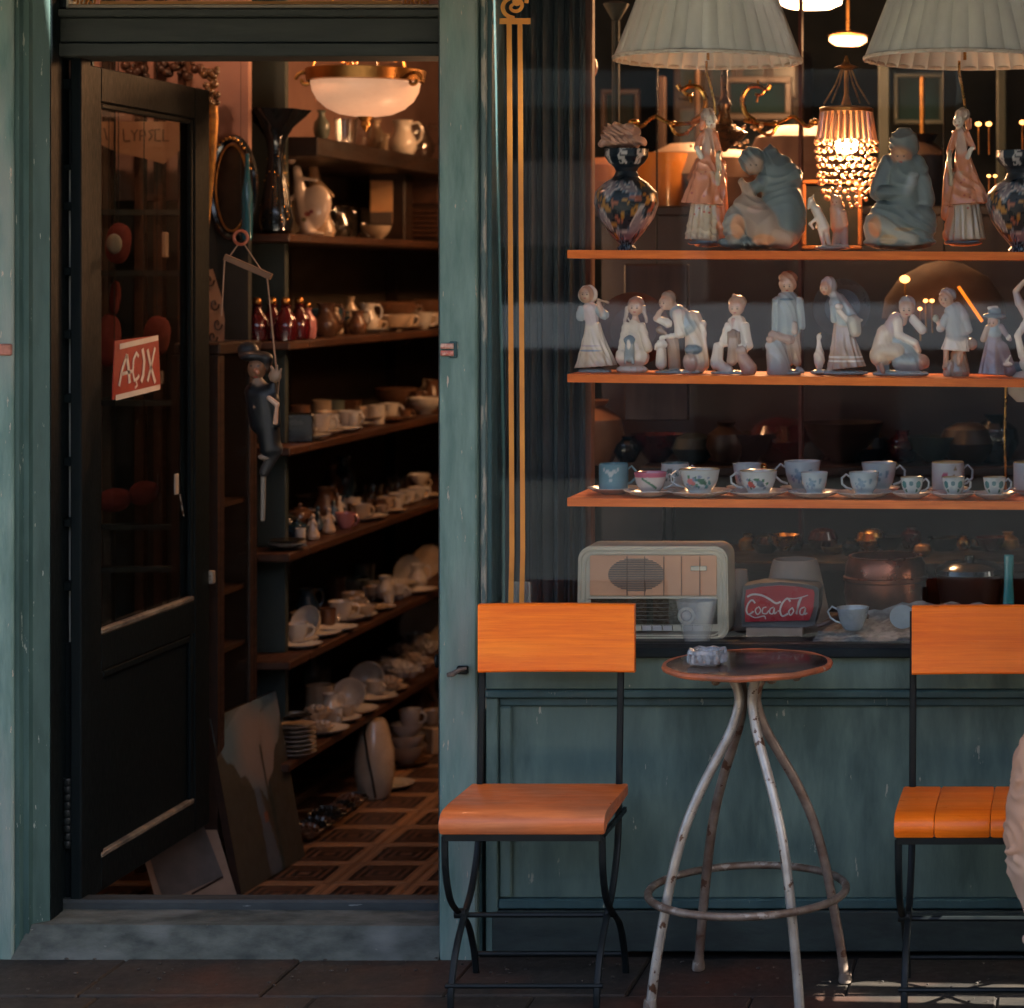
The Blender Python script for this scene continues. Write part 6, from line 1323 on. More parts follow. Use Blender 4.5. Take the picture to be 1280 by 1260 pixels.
# beige tapered shade behind it
Yz = 5.99; sz = Yz/FPX; c = Vector((XW(994, Yz), Yz, zB+.0005)); h_ = ZW(699, Yz)-zB
o = MB().lathe([(44*sz, 0), (42*sz, h_*.25), (30*sz, h_*.9), (27*sz, h_), (25.5*sz, h_), (40*sz, h_*.2), (40*sz, 0)], c, 40, cap=False).build('beige_lampshade', pmat('parchment', (.30,.22,.16), (.26,.19,.14), 9, rough=.8), None, True); tag(o, 'plain beige tapered lampshade standing behind the red sign', 'lampshade')
o = MB().lathe([(16*sz, 0), (9*sz, h_*.85), (7*sz, h_*.85), (14*sz, 0)], (XW(925, Yz), Yz, zB+.0005), 24).build('beige_lampshade', bpy.data.materials['parchment'], None, True); tag(o, 'narrow beige cone between the radio and the red sign', 'lampshade')
# copper pot, brown tub, marbled bowl
def pot(px_, y_top, y_bot, prof, Y, nm, lab, mat, cat):
    s_ = Y/FPX; c = Vector((XW(px_, Y), Y, zB+.0005)); H = ZW(y_top, Y)-zB
    o = MB().lathe([(r*s_, z*H) for r, z in prof], c, 44).build(nm, mat, None, True); return tag(o, lab, cat)
pot(1107, 694, 800, [(40, 0), (48, .15), (52, .45), (51, .62), (53, .64), (53, .69), (51, .71), (50, .86), (45, .98), (46, 1), (43, 1), (46, .8), (46, .2), (0, .1)], 6.12, 'copper_pot', 'round reddish copper pot behind the papers in the window', mCOPPER, 'pot')
pot(1212, 716, 800, [(32, 0), (36, .3), (42, 1), (40, 1), (30, .1), (0, .08)], 6.12, 'brown_tub', 'brown tapered tub with a dark lid behind the teal glass', pmat('tub_brown', (.075,.028,.015), (.05,.02,.012), 4, rough=.35), 'tub')
b = MB(); s_ = 6.12/FPX; b.lathe([(44*s_, 0), (43*s_, .012), (30*s_, .028), (6*s_, .032), (6*s_, .045), (0, .047)], (XW(1212, 6.12), 6.12, ZW(716, 6.12)+.0005), 40); tag(b.build('pan', mBLACKG, None, True), 'dark glossy shallow pan lying on the brown tub', 'pan')
# draped cloth paper and newspaper
t = thing('newspaper', 'crumpled pale newspaper sheets spread on the display bench', 'newspaper', (XW(1080, 5.8), 5.82, zB))
vs = []; n1, n2 = 24, 8
from mathutils import noise as mn
for j in range(n2+1):
    for i in range(n1+1):
        u, v = i/n1, j/n2; x_ = XW(1014+(1230-1014)*u+8*v, 5.76); y_ = 5.745+.20*v
        vs.append((x_, y_, zB+.003+.020*max(0, 1-abs(u-.5)*1.2)*v+.022*abs(mn.noise(Vector((u*6, v*3, 0))))*(.3+v)+.05*v*v*min(1, u*2.2)))
MB().add(vs+[(p[0], p[1], p[2]-.0012) for p in vs], [(j*(n1+1)+i, j*(n1+1)+i+1, (j+1)*(n1+1)+i+1, (j+1)*(n1+1)+i) for j in range(n2) for i in range(n1)]+[(len(vs)+j*(n1+1)+i, len(vs)+j*(n1+1)+i+1, len(vs)+(j+1)*(n1+1)+i+1, len(vs)+(j+1)*(n1+1)+i) for j in range(n2) for i in range(n1)]).build('sheet', pmat('newsprint', (.27,.26,.24), (.12,.12,.11), 30, (1,1,2), .8, contrast=(.40,.6)), t, True)
Yt = 5.80; st_ = Yt/FPX; c = Vector((XW(1066, Yt), Yt, zB+.028))
t = thing('teacup', 'white teacup with looped left handle standing on the newspaper', 'teacup', c)
MB().lathe([(r*st_*20/.036, z*st_*22/.036) for r, z in prof_cup(.036, .046)], c, 32).build('cup', mc['s'], t, True)
MB().tube([c+Vector((-x_*st_, 0, z_*st_)) for x_, z_ in ((17, 24), (26, 29), (31, 23), (28, 15), (21, 10), (13, 8))], .0026, 8).build('handle', mc['s'], t, True)
c = W(1128, 771, 5.80); n_ = 36
o = MB().add([c+Vector((16*st_*math.cos(2*math.pi*k/n_), d, 15*st_*math.sin(2*math.pi*k/n_))) for d in (0, .003) for k in range(n_)], [tuple(range(n_)), tuple(range(2*n_-1, n_-1, -1))]+[(k, (k+1) % n_, n_+(k+1) % n_, n_+k) for k in range(n_)]).build('paper_disc', pmat('pale_disc', (.36,.39,.38), None, 9, rough=.7)); tag(o, 'pale round paper disc propped on the newspaper by the right chair', 'disc')
Y_ = 5.80; s_ = Y_/FPX; c = Vector((XW(1261, Y_), Y_, zB+.0005)); H = ZW(694, Y_)-zB
tag(MB().lathe([(9*s_, 0), (9*s_, .004), (8*s_, H*.3), (5.6*s_, H*.75), (6.4*s_, H), (5.6*s_, H), (6*s_, H*.3), (0, .01)], c, 24).build('teal_vase', pmat('teal_glass', (.06,.30,.28), (.03,.22,.21), 5, rough=.15, coat=.5), None, True), 'slim teal glass vase above the right chair back', 'vase')
tag(MB().tube([W(1022, 783, 5.83), W(1042, 774, 5.85), W(1065, 766, 5.87), (W(1086, 771, 5.88))], [.004, .010, .012, .006], 10).build('wooden_spoon', pmat('spoon_wood', (.10,.045,.025), None, 9, rough=.5), None, True), 'dark wooden ladle lying behind the newspaper teacup', 'ladle')
tag(MB().tube([W(1258, 470, 6.05), W(1256, 540, 6.05), W(1257, 612, 6.05)], .0035, 8).build('brass_rod', mGOLD, None, True), 'thin upright brass rod behind the last teal leaf cup', 'rod')
tag(MB().lathe([(10*s_, 0), (20*s_, .02), (22*s_, .05), (10*s_, .075), (0, .08)], W(1280, 502, 5.9), 24).build('white_globe', mWHITE, None, True), 'pale round knob at the right edge under the middle shelf', 'globe')
tag(MB().tube([W(1198, 358, 6.3), W(1228, 402, 6.3)], .0045, 8).build('glowing_stick', emitter('orange_glow', (1, .22, .015), .17), None, True), 'slanted orange stick given a glow behind the stooped boy figurine', 'tube light')  # orange stick given emission of its own
mWP = emitter('warm_point', (1, .36, .09), .8)
for k, (x_, y_, r_, Y_) in enumerate(((1131, 349, 5, 6.6), (1157, 376, 2.4, 6.5), (1165, 376, 2.4, 6.5), (1150, 386, 2.2, 6.5), (1223, 155, 3, 6.9), (1236, 155, 3, 6.9), (1278, 153, 3, 6.9), (1236, 220, 2, 6.5), (1244, 220, 2, 6.5))):
    o = MB().ball(W(x_, y_, Y_), (r_*Y_/FPX*1.3, r_*Y_/FPX, r_*Y_/FPX), 12, 8).build('candle_bulb', mWP, None, True)
    tag(o, ['bright candle bulb glowing behind the water carrier', 'left of two tiny bulbs beside the stooped boy', 'right of two tiny bulbs beside the stooped boy', 'tiny bulb just above the water carrier elbow', 'left of two small bulbs behind the right lamp lady', 'right of two small bulbs behind the right lamp lady', 'small bulb at the right edge beside the right lamp', 'left of two tiny bulbs above the right painted vase', 'right of two tiny bulbs above the right painted vase'][k], 'bulb', 'small warm bulbs behind the window display')
    MB().tube([W(x_, y_, Y_)+Vector((0, .004, -.004)), Vector((W(x_, y_, Y_).x, Y_+.02, W(x_, y_, Y_).z-.09))], .0025, 6).build('holder', mGILT, o)

# ---- deeper in the shop
def frame_pic(x0, x1, y0, y1, Y, lab, mf, mi, w=6, nm='framed_picture'):
    t = thing(nm, lab, 'picture', W((x0+x1)/2, y1, Y)); s_ = Y/FPX
    a, b_, c_, d_ = XW(x0, Y), XW(x1, Y), ZW(y1, Y), ZW(y0, Y); w *= s_
    for bx in ((a, b_, d_-w, d_), (a, b_, c_, c_+w), (a, a+w, c_+w+.0005, d_-w-.0005), (b_-w, b_, c_+w+.0005, d_-w-.0005)): MB().box(bx[0], bx[1], Y-.02, Y+.01, bx[2], bx[3], .003).build('frame', mf, t)
    MB().box(a+w*.9, b_-w*.9, Y-.002, Y+.006, c_+w*.9, d_-w*.9).build('picture', mi, t)
mOF = pmat('orange_brown_frame', (.30,.11,.03), (.20,.07,.02), 8, rough=.4); mBF = pmat('brown_frame', (.035,.018,.011), None, 8, rough=.4)
mPIC = pmat('dark_canvas', (.012,.02,.024), (.022,.02,.018), 3, rough=.9, spec=.1); mPIC2 = pmat('teal_canvas', (.008,.024,.03), (.012,.012,.012), 3, rough=.9, spec=.1)
frame_pic(1003, 1078, 225, 312, 6.35, 'orange brown frame behind the goat and the bead lamp', mOF, mPIC, 5)
frame_pic(752, 800, 112, 180, 9.5, 'small dark picture far back above the coral', mBF, mPIC2, 6)
frame_pic(905, 990, 96, 150, 9.2, 'dark picture far back between the gilded arms and the bead lamp', mBF, mPIC2, 8)
frame_pic(1118, 1180, 92, 155, 9.4, 'teal picture far back beneath the right lampshade', mPILL, mPIC2, 5)
frame_pic(870, 905, 30, 120, 9.8, 'tall dark picture far back behind the left lampshade', mBF, mPIC, 7)
def bgpot(px_, yb_, Y, sc_px, kind, mat, nm, lab, cat):
    s_ = Y/FPX; prof = {'vase': [(.25, 0), (.3, .02), (.5, .4), (.45, .7), (.18, .9), (.25, 1), (0, 1)], 'pot': [(.4, 0), (.6, .2), (.75, .5), (.6, .85), (.3, 1), (0, 1.02)], 'amber': [(.5, 0), (.5, 1), (0, 1)], 'bowl': [(.3, 0), (.35, .1), (.8, .5), (1, 1), (.95, 1), (.3, .2), (0, .15)]}[kind]
    c = W(px_, yb_, Y); o = MB().lathe([(r*sc_px*s_, z*sc_px*s_) for r, z in prof], c, 28).build(nm, mat, None, True); return tag(o, lab, cat), c
# tables that carry the far goods
tabs = [(-1.50, .10, 6.55, 7.0, ZW(700, 6.6)), (-1.55, .4, 7.4, 8.0, ZW(260, 7.6)), (-1.35, .5, 7.1, 7.35, ZW(580, 7.2))]
for k, (x0, x1, ya, yb_, z) in enumerate(tabs):
    t = thing('goods_table' if k != 1 else 'tall_cabinet', ['low dark table of glinting metalware behind the lower display', 'tall dark cabinet deep in the shop behind the upper display', 'narrow dark table behind the lower orange shelf'][k], 'table' if k != 1 else 'cabinet', ((x0+x1)/2, ya, ZF))
    MB().box(x0, x1, ya, yb_, z-.03, z, .004).build('top', mDWOOD, t)
    if k != 1:
        for (a, b_) in ((x0+.03, ya+.02), (x1-.07, ya+.02), (x0+.03, yb_-.06), (x1-.07, yb_-.06)): MB().box(a, a+.04, b_, b_+.04, ZF, z-.031).build('leg', mDWOOD, t)
    else: MB().box(x0+.02, x1-.02, ya+.02, yb_, ZF, z-.031).build('body', pmat('cabinet_brown', (.035,.018,.012), (.02,.012,.01), 2, rough=.4), t)
mAMB = pmat('amber_jar', (.45,.17,.03), (.30,.10,.02), 4, rough=.3, coat=.3)
bgpot(830, 258, 7.6, 66, 'amber', mAMB, 'amber_jar', 'amber orange jar behind the left lamp lady', 'jar')
bgpot(862, 258, 7.7, 78, 'pot', pmat('tan_pot', (.20,.13,.09), None, 4, rough=.5), 'tan_pot', 'wide tan pot behind the left lamp lady', 'pot')
bgpot(912, 258, 7.5, 70, 'pot', pmat('rose_tan_pot', (.26,.13,.08), None, 4, rough=.5), 'tan_pot', 'rosy tan pot behind the embracing couple', 'pot')
bgpot(1005, 258, 7.5, 100, 'pot', pmat('pale_rose_pot', (.28,.16,.11), None, 4, rough=.6), 'tan_pot', 'pale rose shell like pot left of the bead lamp', 'pot')
bgpot(755, 258, 7.6, 60, 'pot', pmat('rust_brown_pot', (.22,.08,.04), None, 4, rough=.5), 'tan_pot', 'rust brown pot behind the left painted vase', 'pot')
bgpot(1150, 258, 7.7, 90, 'vase', mDWOOD, 'red_vase', 'dim dark red vase behind the seated mother', 'vase')
bgpot(741, 580, 7.2, 80, 'vase', pmat('ochre_vase', (.30,.13,.06), (.22,.09,.04), 5, rough=.35), 'ochre_vase', 'tall ochre vase behind the blue mug', 'vase')
rq = random.Random(11)
for k in range(16):
    x_ = 935+k*22+rq.uniform(-6, 6); m_ = [mGILT, mBLACKG, mGOLD, mBLACKG, mREDG][k % 5]
    bgpot(x_, 700-rq.uniform(2, 14), 6.62+rq.uniform(0, .25), rq.uniform(14, 34), ['vase', 'pot', 'bowl'][k % 3], m_, 'metal_pot', f"small glinting metal pot, {ordn[k+1]} from the left below the lower orange shelf", 'pot')
for k in range(13):
    x_ = 790+k*38+rq.uniform(-8, 8); m_ = [mBLACKG, mREDG, mPILL, mDWOOD][k % 4]
    bgpot(x_, 578, 7.15+rq.uniform(0, .15), rq.uniform(30, 62), ['vase', 'bowl', 'pot'][k % 3], m_, 'dim_pot', f"dim dark pot, {ordn[k+1]} from the left behind the teacup shelf", 'pot')
o = MB().box(XW(780, 6.9), XW(860, 6.9), 6.9, 6.93, ZW(526, 6.9), ZW(330, 6.9), .004).build('hanging_board', pmat('red_brown_board', (.05,.02,.012), (.03,.012,.008), 3, (9,9,1), .5)); tag(o, 'red brown wooden board hanging behind the brown plate', 'board')
MB().tube([(XW(820, 6.9), 6.915, ZW(331, 6.9)), (XW(820, 6.9), 6.915, 3.0)], .003, 5).build('cord', mIRON, o)
o = MB().box(XW(998, 7.0), XW(1002, 7.0), 7.0, 7.05, ZF, 2.999).build('red_post', pmat('red_post_paint', (.07,.014,.010), None, 4)); tag(o, 'thin dark red post behind the tall standing boy', 'post')
t = thing('tasselled_shade', 'dim brown dome lampshade hanging behind the water carrier', 'lampshade', W(1180, 400, 6.95)); s_ = 6.95/FPX
MB().lathe([(78*s_, 0), (74*s_, 25*s_), (55*s_, 52*s_), (25*s_, 68*s_), (6*s_, 72*s_), (0, 72*s_)], W(1180, 398, 6.95), 40).build('shade', pmat('brown_silk', (.09,.045,.025), (.06,.03,.018), 5, rough=.8), t, True)
MB().tube([W(1180, 326, 6.95), Vector((XW(1180, 6.95), 6.95, 3.0))], .003, 6).build('cord', mIRON, t)
# pendant seen behind the left shade, ceiling lights
t = thing('dark_pendant', 'small dark funnel pendant hanging at the upper left of the window', 'lamp', W(772, 10, 6.8)); s_ = 6.8/FPX
MB().lathe([(3*s_, 0), (6*s_, 3*s_), (14*s_, 17*s_), (16*s_, 21*s_), (8*s_, 24*s_), (0, 25*s_)], W(770, 26, 6.8), 24).build('shade', mPILL, t, True); MB().tube([W(770, 3, 6.8), Vector((XW(770, 6.8), 6.8, 3.0))], .003, 6).build('cord', mIRON, t)
MB().tube([W(770, 26, 6.8), W(770, 180, 6.8)], .012, 8).build('stem', mPILL, t)
t = thing('glass_globe', 'pinkish glass globe lamp beside the brown post at the upper left', 'lamp', W(739, 84, 6.7)); MB().ball(W(739, 84, 6.7), (8*6.7/FPX, 8*6.7/FPX, 14*6.7/FPX), 16, 12).build('globe', pmat('pink_globe', (.5,.25,.18), None, 4, rough=.2, coat=.5), t, True); MB().tube([W(739, 72, 6.7), Vector((XW(739, 6.7), 6.7, 3.0))], .002, 5).build('cord', mIRON, t)
for k, (x_, y_, Y_, r_) in enumerate(((1012, 4, 7.6, 40), (1060, 51, 8.6, 23))):
    s_ = Y_/FPX; t = thing('ceiling_lamp', ['bright disc ceiling lamp at the top between the lampshades', 'smaller bright ceiling lamp below the disc lamp'][k], 'lamp', W(x_, y_, Y_))
    MB().lathe([(0, -.018), (r_*s_*.7, -.014), (r_*s_, 0), (r_*s_, .01), (0, .012)], W(x_, y_, Y_), 32).build('diffuser', emitter(f'disc_light{"" if k == 0 else "_small"}', (1, .70, .42) if k == 0 else (1, .5, .22), 2.5 if k == 0 else 1.6), t, True)
    MB().lathe([(r_*s_*1.02, 0), (r_*s_*1.1, .004), (r_*s_*.5, .018), (0, .022)], W(x_, y_-1, Y_)+Vector((0, 0, .012)), 32).build('canopy', mBRASSR, t, True)
    MB().tube([W(x_, y_-1, Y_)+Vector((0, 0, .03)), Vector((XW(x_, Y_), Y_, 3.0))], .006, 6).build('stem', mBRASSR, t)

# ---- light from the lit lamps, and from added unseen ones
def plight(name, loc, e, c=(1, .50, .22), r=.05):
    l = bpy.data.lights.new(name, 'POINT'); l.energy = e; l.color = c; l.shadow_soft_size = r
    o = bpy.data.objects.new(name, l); col.objects.link(o); o.location = loc
cL = W(457, 100, 6.9)
plight('bowl_lamp_light', cL+Vector((0, 0, .05)), 1.0, r=.04)
plight('bead_lamp_light', W(1058, 196, 6.20)+Vector((0, 0, -.01)), 1.2, (1, .48, .2), .02)
plight('ceiling_lamp_light', W(1012, 4, 7.6)+Vector((0, -.02, -.12)), 6, r=.08)
plight('ceiling_lamp_light_small', W(1060, 51, 8.6)+Vector((0, -.02, -.12)), 2.6, r=.06)
plight('added_shop_light', (-1.2, 8.2, 2.6), 8.5, r=.15)  # added unseen source, fills the shelves with warm light
t = thing('ceiling_lamp', 'round unseen ceiling lamp added to light the shop shelves', 'lamp', (-1.2, 8.2, 2.7)); MB().lathe([(0, 0), (.12, .01), (.14, .03), (0, .04)], (-1.2, 8.2, 2.68), 24).build('diffuser', emitter('added_lamp', (1, .55, .28), 1), t, True); MB().tube([(-1.2, 8.2, 2.72), (-1.2, 8.2, 3.0)], .006, 6).build('stem', mBRASSR, t)

t = thing('ceiling_lamp', 'small round unseen lamp added above the door leaf to light behind it', 'lamp', (-2.55, 6.35, 2.9)); MB().lathe([(0, 0), (.05, .005), (.06, .02), (0, .03)], (-2.55, 6.35, 2.9), 24).build('diffuser', bpy.data.materials['added_lamp'], t, True); MB().tube([(-2.55, 6.35, 2.93), (-2.55, 6.35, 3.0)], .006, 6).build('stem', mBRASSR, t)
plight('added_door_light', (-2.55, 6.35, 2.84), 2.4, (1, .52, .30), .04)  # added out of view to brighten the goods behind the door

# goods against the far wall
t = thing('wall_cabinet', 'tall brown cabinet with bluish panes against the far wall', 'cabinet', (-1.2, 9.7, ZF))
MB().box(XW(842, 9.6), XW(1003, 9.6), 9.6, 9.95, ZF, ZW(60, 9.6), .005).build('body', bpy.data.materials['cabinet_brown'], t)
for k in range(4):
    for j in range(3):
        x0 = XW(848+k*39, 9.59); x1 = XW(880+k*39, 9.59); z1 = ZW(72+j*62, 9.59); z0 = ZW(124+j*62, 9.59)
        MB().box(x0, x1, 9.575, 9.598, z0, z1, .003).build('door_frame', mBF, t)
        MB().box(x0+.012, x1-.012, 9.570, 9.5745, z0+.015, z1-.015).build('pane', pmat('blue_pane', (.012,.028,.038), (.02,.03,.035), 2, rough=.2) if 'blue_pane' not in bpy.data.materials else bpy.data.materials['blue_pane'], t)
for k, (x_, y0_, y1_, w_, Y_) in enumerate(((822, 95, 215, 9, 8.4), (1098, 60, 250, 14, 8.2), (1150, 95, 250, 5, 8.0), (868, 85, 200, 5, 8.3), (1246, 70, 160, 12, 8.5))):
    o = MB().box(XW(x_, Y_), XW(x_+w_, Y_), Y_, Y_+.04, ZF, ZW(y0_, Y_), .004).build('lamp_post', [mBF, mPILL, mGILT, mBF, mPILL][k], None); tag(o, ['brown upright left of the gilded arms', 'dark green upright right of the bead lamp', 'thin gilt upright behind the seated mother', 'thin brown upright behind the left lamp stem', 'dark green upright behind the right vase'][k]+' deep in the shop', 'post')

lx = Vector((XW(604, 7.0), 7.0, ZF))
t = thing('added_floor_lamp', 'slim unseen floor lamp added behind the teal post to light the shelves', 'lamp', lx)
MB().lathe([(.11, 0), (.11, .015), (.02, .03), (.010, .05), (.010, 1.86), (0, 1.86)], lx, 20).build('stand', mBRASSR, t, True)
MB().lathe([(.030, 1.87), (.034, 1.95), (.018, 2.02), (0, 2.03)], lx, 20).build('glass_shade', bpy.data.materials['added_lamp'], t, True)
plight('added_floor_light', lx+Vector((0, 0, 1.80)), 1.6, (1, .50, .24), .025)  # added behind the post to brighten the crockery

# ================================================================ chair, table, ashtray, person
def curve(pts, n=8):
    P = []
    for i in range(len(pts)-1):
        p0 = pts[max(i-1, 0)]; p1 = pts[i]; p2 = pts[i+1]; p3 = pts[min(i+2, len(pts)-1)]
        for q in np.linspace(0, 1, n, endpoint=False): P.append(tuple(.5*(2*p1[j]+(p2[j]-p0[j])*q+(2*p0[j]-5*p1[j]+4*p2[j]-p3[j])*q*q+(3*p1[j]-p0[j]-3*p2[j]+p3[j])*q**3) for j in range(3)))
    P.append(tuple(pts[-1])); return P
CX0, CX1, CY0, CY1 = -1.432, -1.070, 5.205, 5.475
def chair(lab, planks):
    t = thing('folding_chair', lab, 'chair', ((CX0+CX1)/2, (CY0+CY1)/2, 0), 'orange wooden folding chairs in front of the window')
    # seat: slab with rolled front edge
    prof = [(CY1, .452), (CY1, .428), (CY0+.03, .413), (CY0+.008, .400), (CY0-.004, .398), (CY0-.012, .410), (CY0-.011, .428), (CY0+.0, .442), (CY0+.02, .449), (CY0+.07, .452)]
    cuts = [CX0-.004, CX1+.004] if not planks else [CX0-.004, CX0+.085, CX0+.21, CX0+.30, CX1+.004]
    for i in range(len(cuts)-1):
        a, c = cuts[i]+(.0008 if i else 0), cuts[i+1]-(.0008 if i < len(cuts)-2 else 0); n = len(prof)
        vs = []
        for (x_, ins) in ((a, .004), (a+.004, 0), (c-.004, 0), (c, .004)):
            my, mz = sum(p[0] for p in prof)/n, sum(p[1] for p in prof)/n
            vs += [(x_, y_+(my-y_)*ins*4, z_+(mz-z_)*ins*20) for y_, z_ in prof]
        fs = [tuple(range(n)), tuple(3*n+k for k in reversed(range(n)))]+[(j*n+k, j*n+(k+1) % n, (j+1)*n+(k+1) % n, (j+1)*n+k) for j in range(3) for k in range(n)]
        MB().add(vs, fs).build('seat' if not planks else 'seat_plank', mSEAT if not planks else mORGD, t, True)
    # back board: slightly bowed
    b = MB(); n = 10; vs = []
    X0, X1, z0, z1, y0 = -1.415, -1.047, .718, .878, 5.462
    for j, (z, dy) in enumerate(((z0, .003), (z0+.004, 0), (z1-.004, .0), (z1, .003))):
        for k in range(n+1): u = k/n; vs.append((X0+(X1-X0)*u, y0-.012+.012*(1-(2*u-1)**2)+dy-(z-z0)*0, z))
    m_ = len(vs); vs += [(x_, y_+.019-(.006 if j in (0, ) else 0), z) for j, (x_, y_, z) in enumerate(vs)]
    fs = []
    for base in (0, m_):
        for j in range(3):
            for k in range(n): fs.append((base+j*(n+1)+k, base+j*(n+1)+k+1, base+(j+1)*(n+1)+k+1, base+(j+1)*(n+1)+k))
    for k in range(n): fs += [(k, k+1, m_+k+1, m_+k), (3*(n+1)+k, 3*(n+1)+k+1, m_+3*(n+1)+k+1, m_+3*(n+1)+k)]
    for j in range(3): fs += [(j*(n+1), (j+1)*(n+1), m_+(j+1)*(n+1), m_+j*(n+1)), (j*(n+1)+n, (j+1)*(n+1)+n, m_+(j+1)*(n+1)+n, m_+j*(n+1)+n)]
    b.add(vs, fs).build('backrest', mORG if not planks else mORGD, t)
    for x_ in (CX0+.004, CX1-.004):
        P = curve([(x_, 5.215, .390), (x_, 5.222, .31), (x_, 5.262, .235), (x_, 5.335, .185), (x_, 5.41, .14), (x_, 5.462, .07), (x_, 5.488, .0)])
        MB().tube(P, .0082, 8, flat=.6).build('leg', mIRON, t, True)
        xo = x_+(.013 if x_ < -1.2 else -.013)
        P = curve([(xo, 5.500, .86), (xo, 5.492, .70), (xo, 5.480, .55), (xo, 5.470, .43), (xo, 5.452, .31), (xo, 5.395, .225), (xo, 5.330, .18), (xo, 5.26, .12), (xo, 5.222, .05), (xo, 5.214, .0)])
        MB().tube(P, .0082, 8, flat=.6).build('leg', mIRON, t, True)
        MB().tube([(x_-.01, 5.337, .184), (x_+.016 if x_ < -1.2 else x_-.016, 5.337, .184)], .012, 10).build('pivot', mIRON, t, True)
        MB().box(x_-.004, x_+.004, CY0+.002, CY1+.004, .384, .3975, .001).build('seat_rail', mIRON, t)
    xa, xb = CX0+.004, CX1-.004
    MB().box(xa, xb, CY0-.002, CY0+.006, .382, .3975, .001).build('front_rail', mIRON, t)
    for (Y_, z) in ((5.345, .178), (5.478, .050), (5.222, .052)): MB().tube([(xa, Y_, z), (xb, Y_, z)], .0062, 8).build('stretcher', mIRON, t, True)
    return t
mORGD = pmat('orange_brown_pine', (.98,.21,.012), (.86,.16,.008), 2.0, (1,6,9), .34, bump=.1, bscale=9, c3=(.92,.24,.02), coat=.06, spec=.3, grain=((.7, 14, 30), (.86, .70, .6)))
chair('folding chair with bright orange backrest and one piece worn seat, left of the table', False)
c2 = chair('folding chair with planked orange brown seat, right of the table and partly cut off', True)
c2.location.x += 1.022; c2.location.y -= .030

TC = Vector((XW(934.5, 5.335), 5.335, 0))
t = thing('bar_table', 'tall round rusty topped table on four splayed white steel legs', 'table', TC)
rt = 102*5.335/FPX; zt = .762
MB().lathe([(0, -.012), (rt-.004, -.012), (rt-.003, -.0005), (rt-.006, .0), (0, 0)], TC+Vector((0, 0, zt)), 64).build('table_top', mTTOP, t, True)
b = MB(); P = []
for k in range(96): a = 2*math.pi*k/96; P.append(TC+Vector(((rt)*math.cos(a), rt*math.sin(a), zt-.006+.0008*math.sin(a*9))))
b.tube(P, .0075, 8, True).build('rim', mTRIM, t, True)
prl = [(.105, .742), (.075, .744), (.046, .735), (.028, .712), (.021, .685), (.022, .662), (.040, .61), (.076, .545), (.118, .47), (.155, .385), (.182, .29), (.204, .18), (.222, .08), (.232, .0)]
for a in (209, 308, 22, 128):
    d = Vector((math.cos(R(a)), math.sin(R(a)), 0)); P = curve([tuple(TC+d*r+Vector((0, 0, z))) for r, z in prl], 4)
    MB().tube(P, .0114, 12).build('leg', mTUBE if a in (209, 308) else pmat('worn_steel_back', (.27,.21,.165), (.14,.09,.065), 16, rough=.42, metal=.4, bump=.3, chips=((.09,.04,.022), 20, .60)) if a == 22 else bpy.data.materials['worn_steel_back'], t, True)
    MB().tube([TC+d*.105+Vector((0, 0, .742)), TC+d*.112+Vector((0, 0, .742))], .0155, 12).build('leg_socket', mTUBED, t, True)
    MB().lathe([(.015, 0), (.016, .004), (.014, .022), (.0, .022)], TC+d*.2325+Vector((0, 0, 0)), 12).build('rubber_foot', mTUBED, t, True)
MB().ring(TC+Vector((0, 0, .238)), .2255, .0092, 72, 10).build('foot_ring', mTUBED, t, True)
for a, r_ in ((250, .15), (165, .13), (325, .15), (100, .14)): MB().ball(TC+Vector((r_*math.cos(R(a)), r_*math.sin(R(a)), .741)), (.010, .010, .008)).build('screw', mTUBED, t, True)
# cut glass ashtray
Ya = 5.30; sa = Ya/FPX; c = Vector((XW(884, Ya), Ya, zt+.0008))
t = thing('glass_ashtray', 'cut glass ashtray on the left of the table top', 'ashtray', c)
mCUT = pmat('cut_glass', (.92,.95,.96), (.85,.88,.9), 40, rough=.05, trans=.85, ior=1.5, bump=.6, bscale=60, spec=.8)
b = MB(); n = 16; vs = []; prf = [(.030, 0), (.036, .003), (.037, .016), (.043, .026), (.040, .034), (.030, .033), (.024, .014), (0, .011)]
for (r_, z) in prf:
    for k in range(n):
        a = 2*math.pi*(k+.5)/n; sq_ = 1/max(abs(math.cos(a)), abs(math.sin(a)))
        rr = r_*(.45+.55*sq_)*(1+(.05 if k % 2 else -.05)*(r_ > .03)); vs.append((c.x+rr*math.cos(a), c.y+rr*math.sin(a), c.z+z*(1+(.10 if k % 2 and z > .02 else 0))))
b.add(vs, [(i*n+k, i*n+(k+1) % n, (i+1)*n+(k+1) % n, (i+1)*n+k) for i in range(len(prf)-1) for k in range(n)]+[tuple(reversed(range(n)))])
b.build('dish', mCUT, t)
b = MB()
for k in range(16): a = 2*math.pi*(k+.5)/16; sq_ = 1/max(abs(math.cos(a)), abs(math.sin(a))); rr = .0405*(.45+.55*sq_); b.ball((c.x+rr*math.cos(a), c.y+rr*math.sin(a), c.z+.017), (.006, .006, .012), 5, 4)
b.build('cut_facets', mCUT, t)

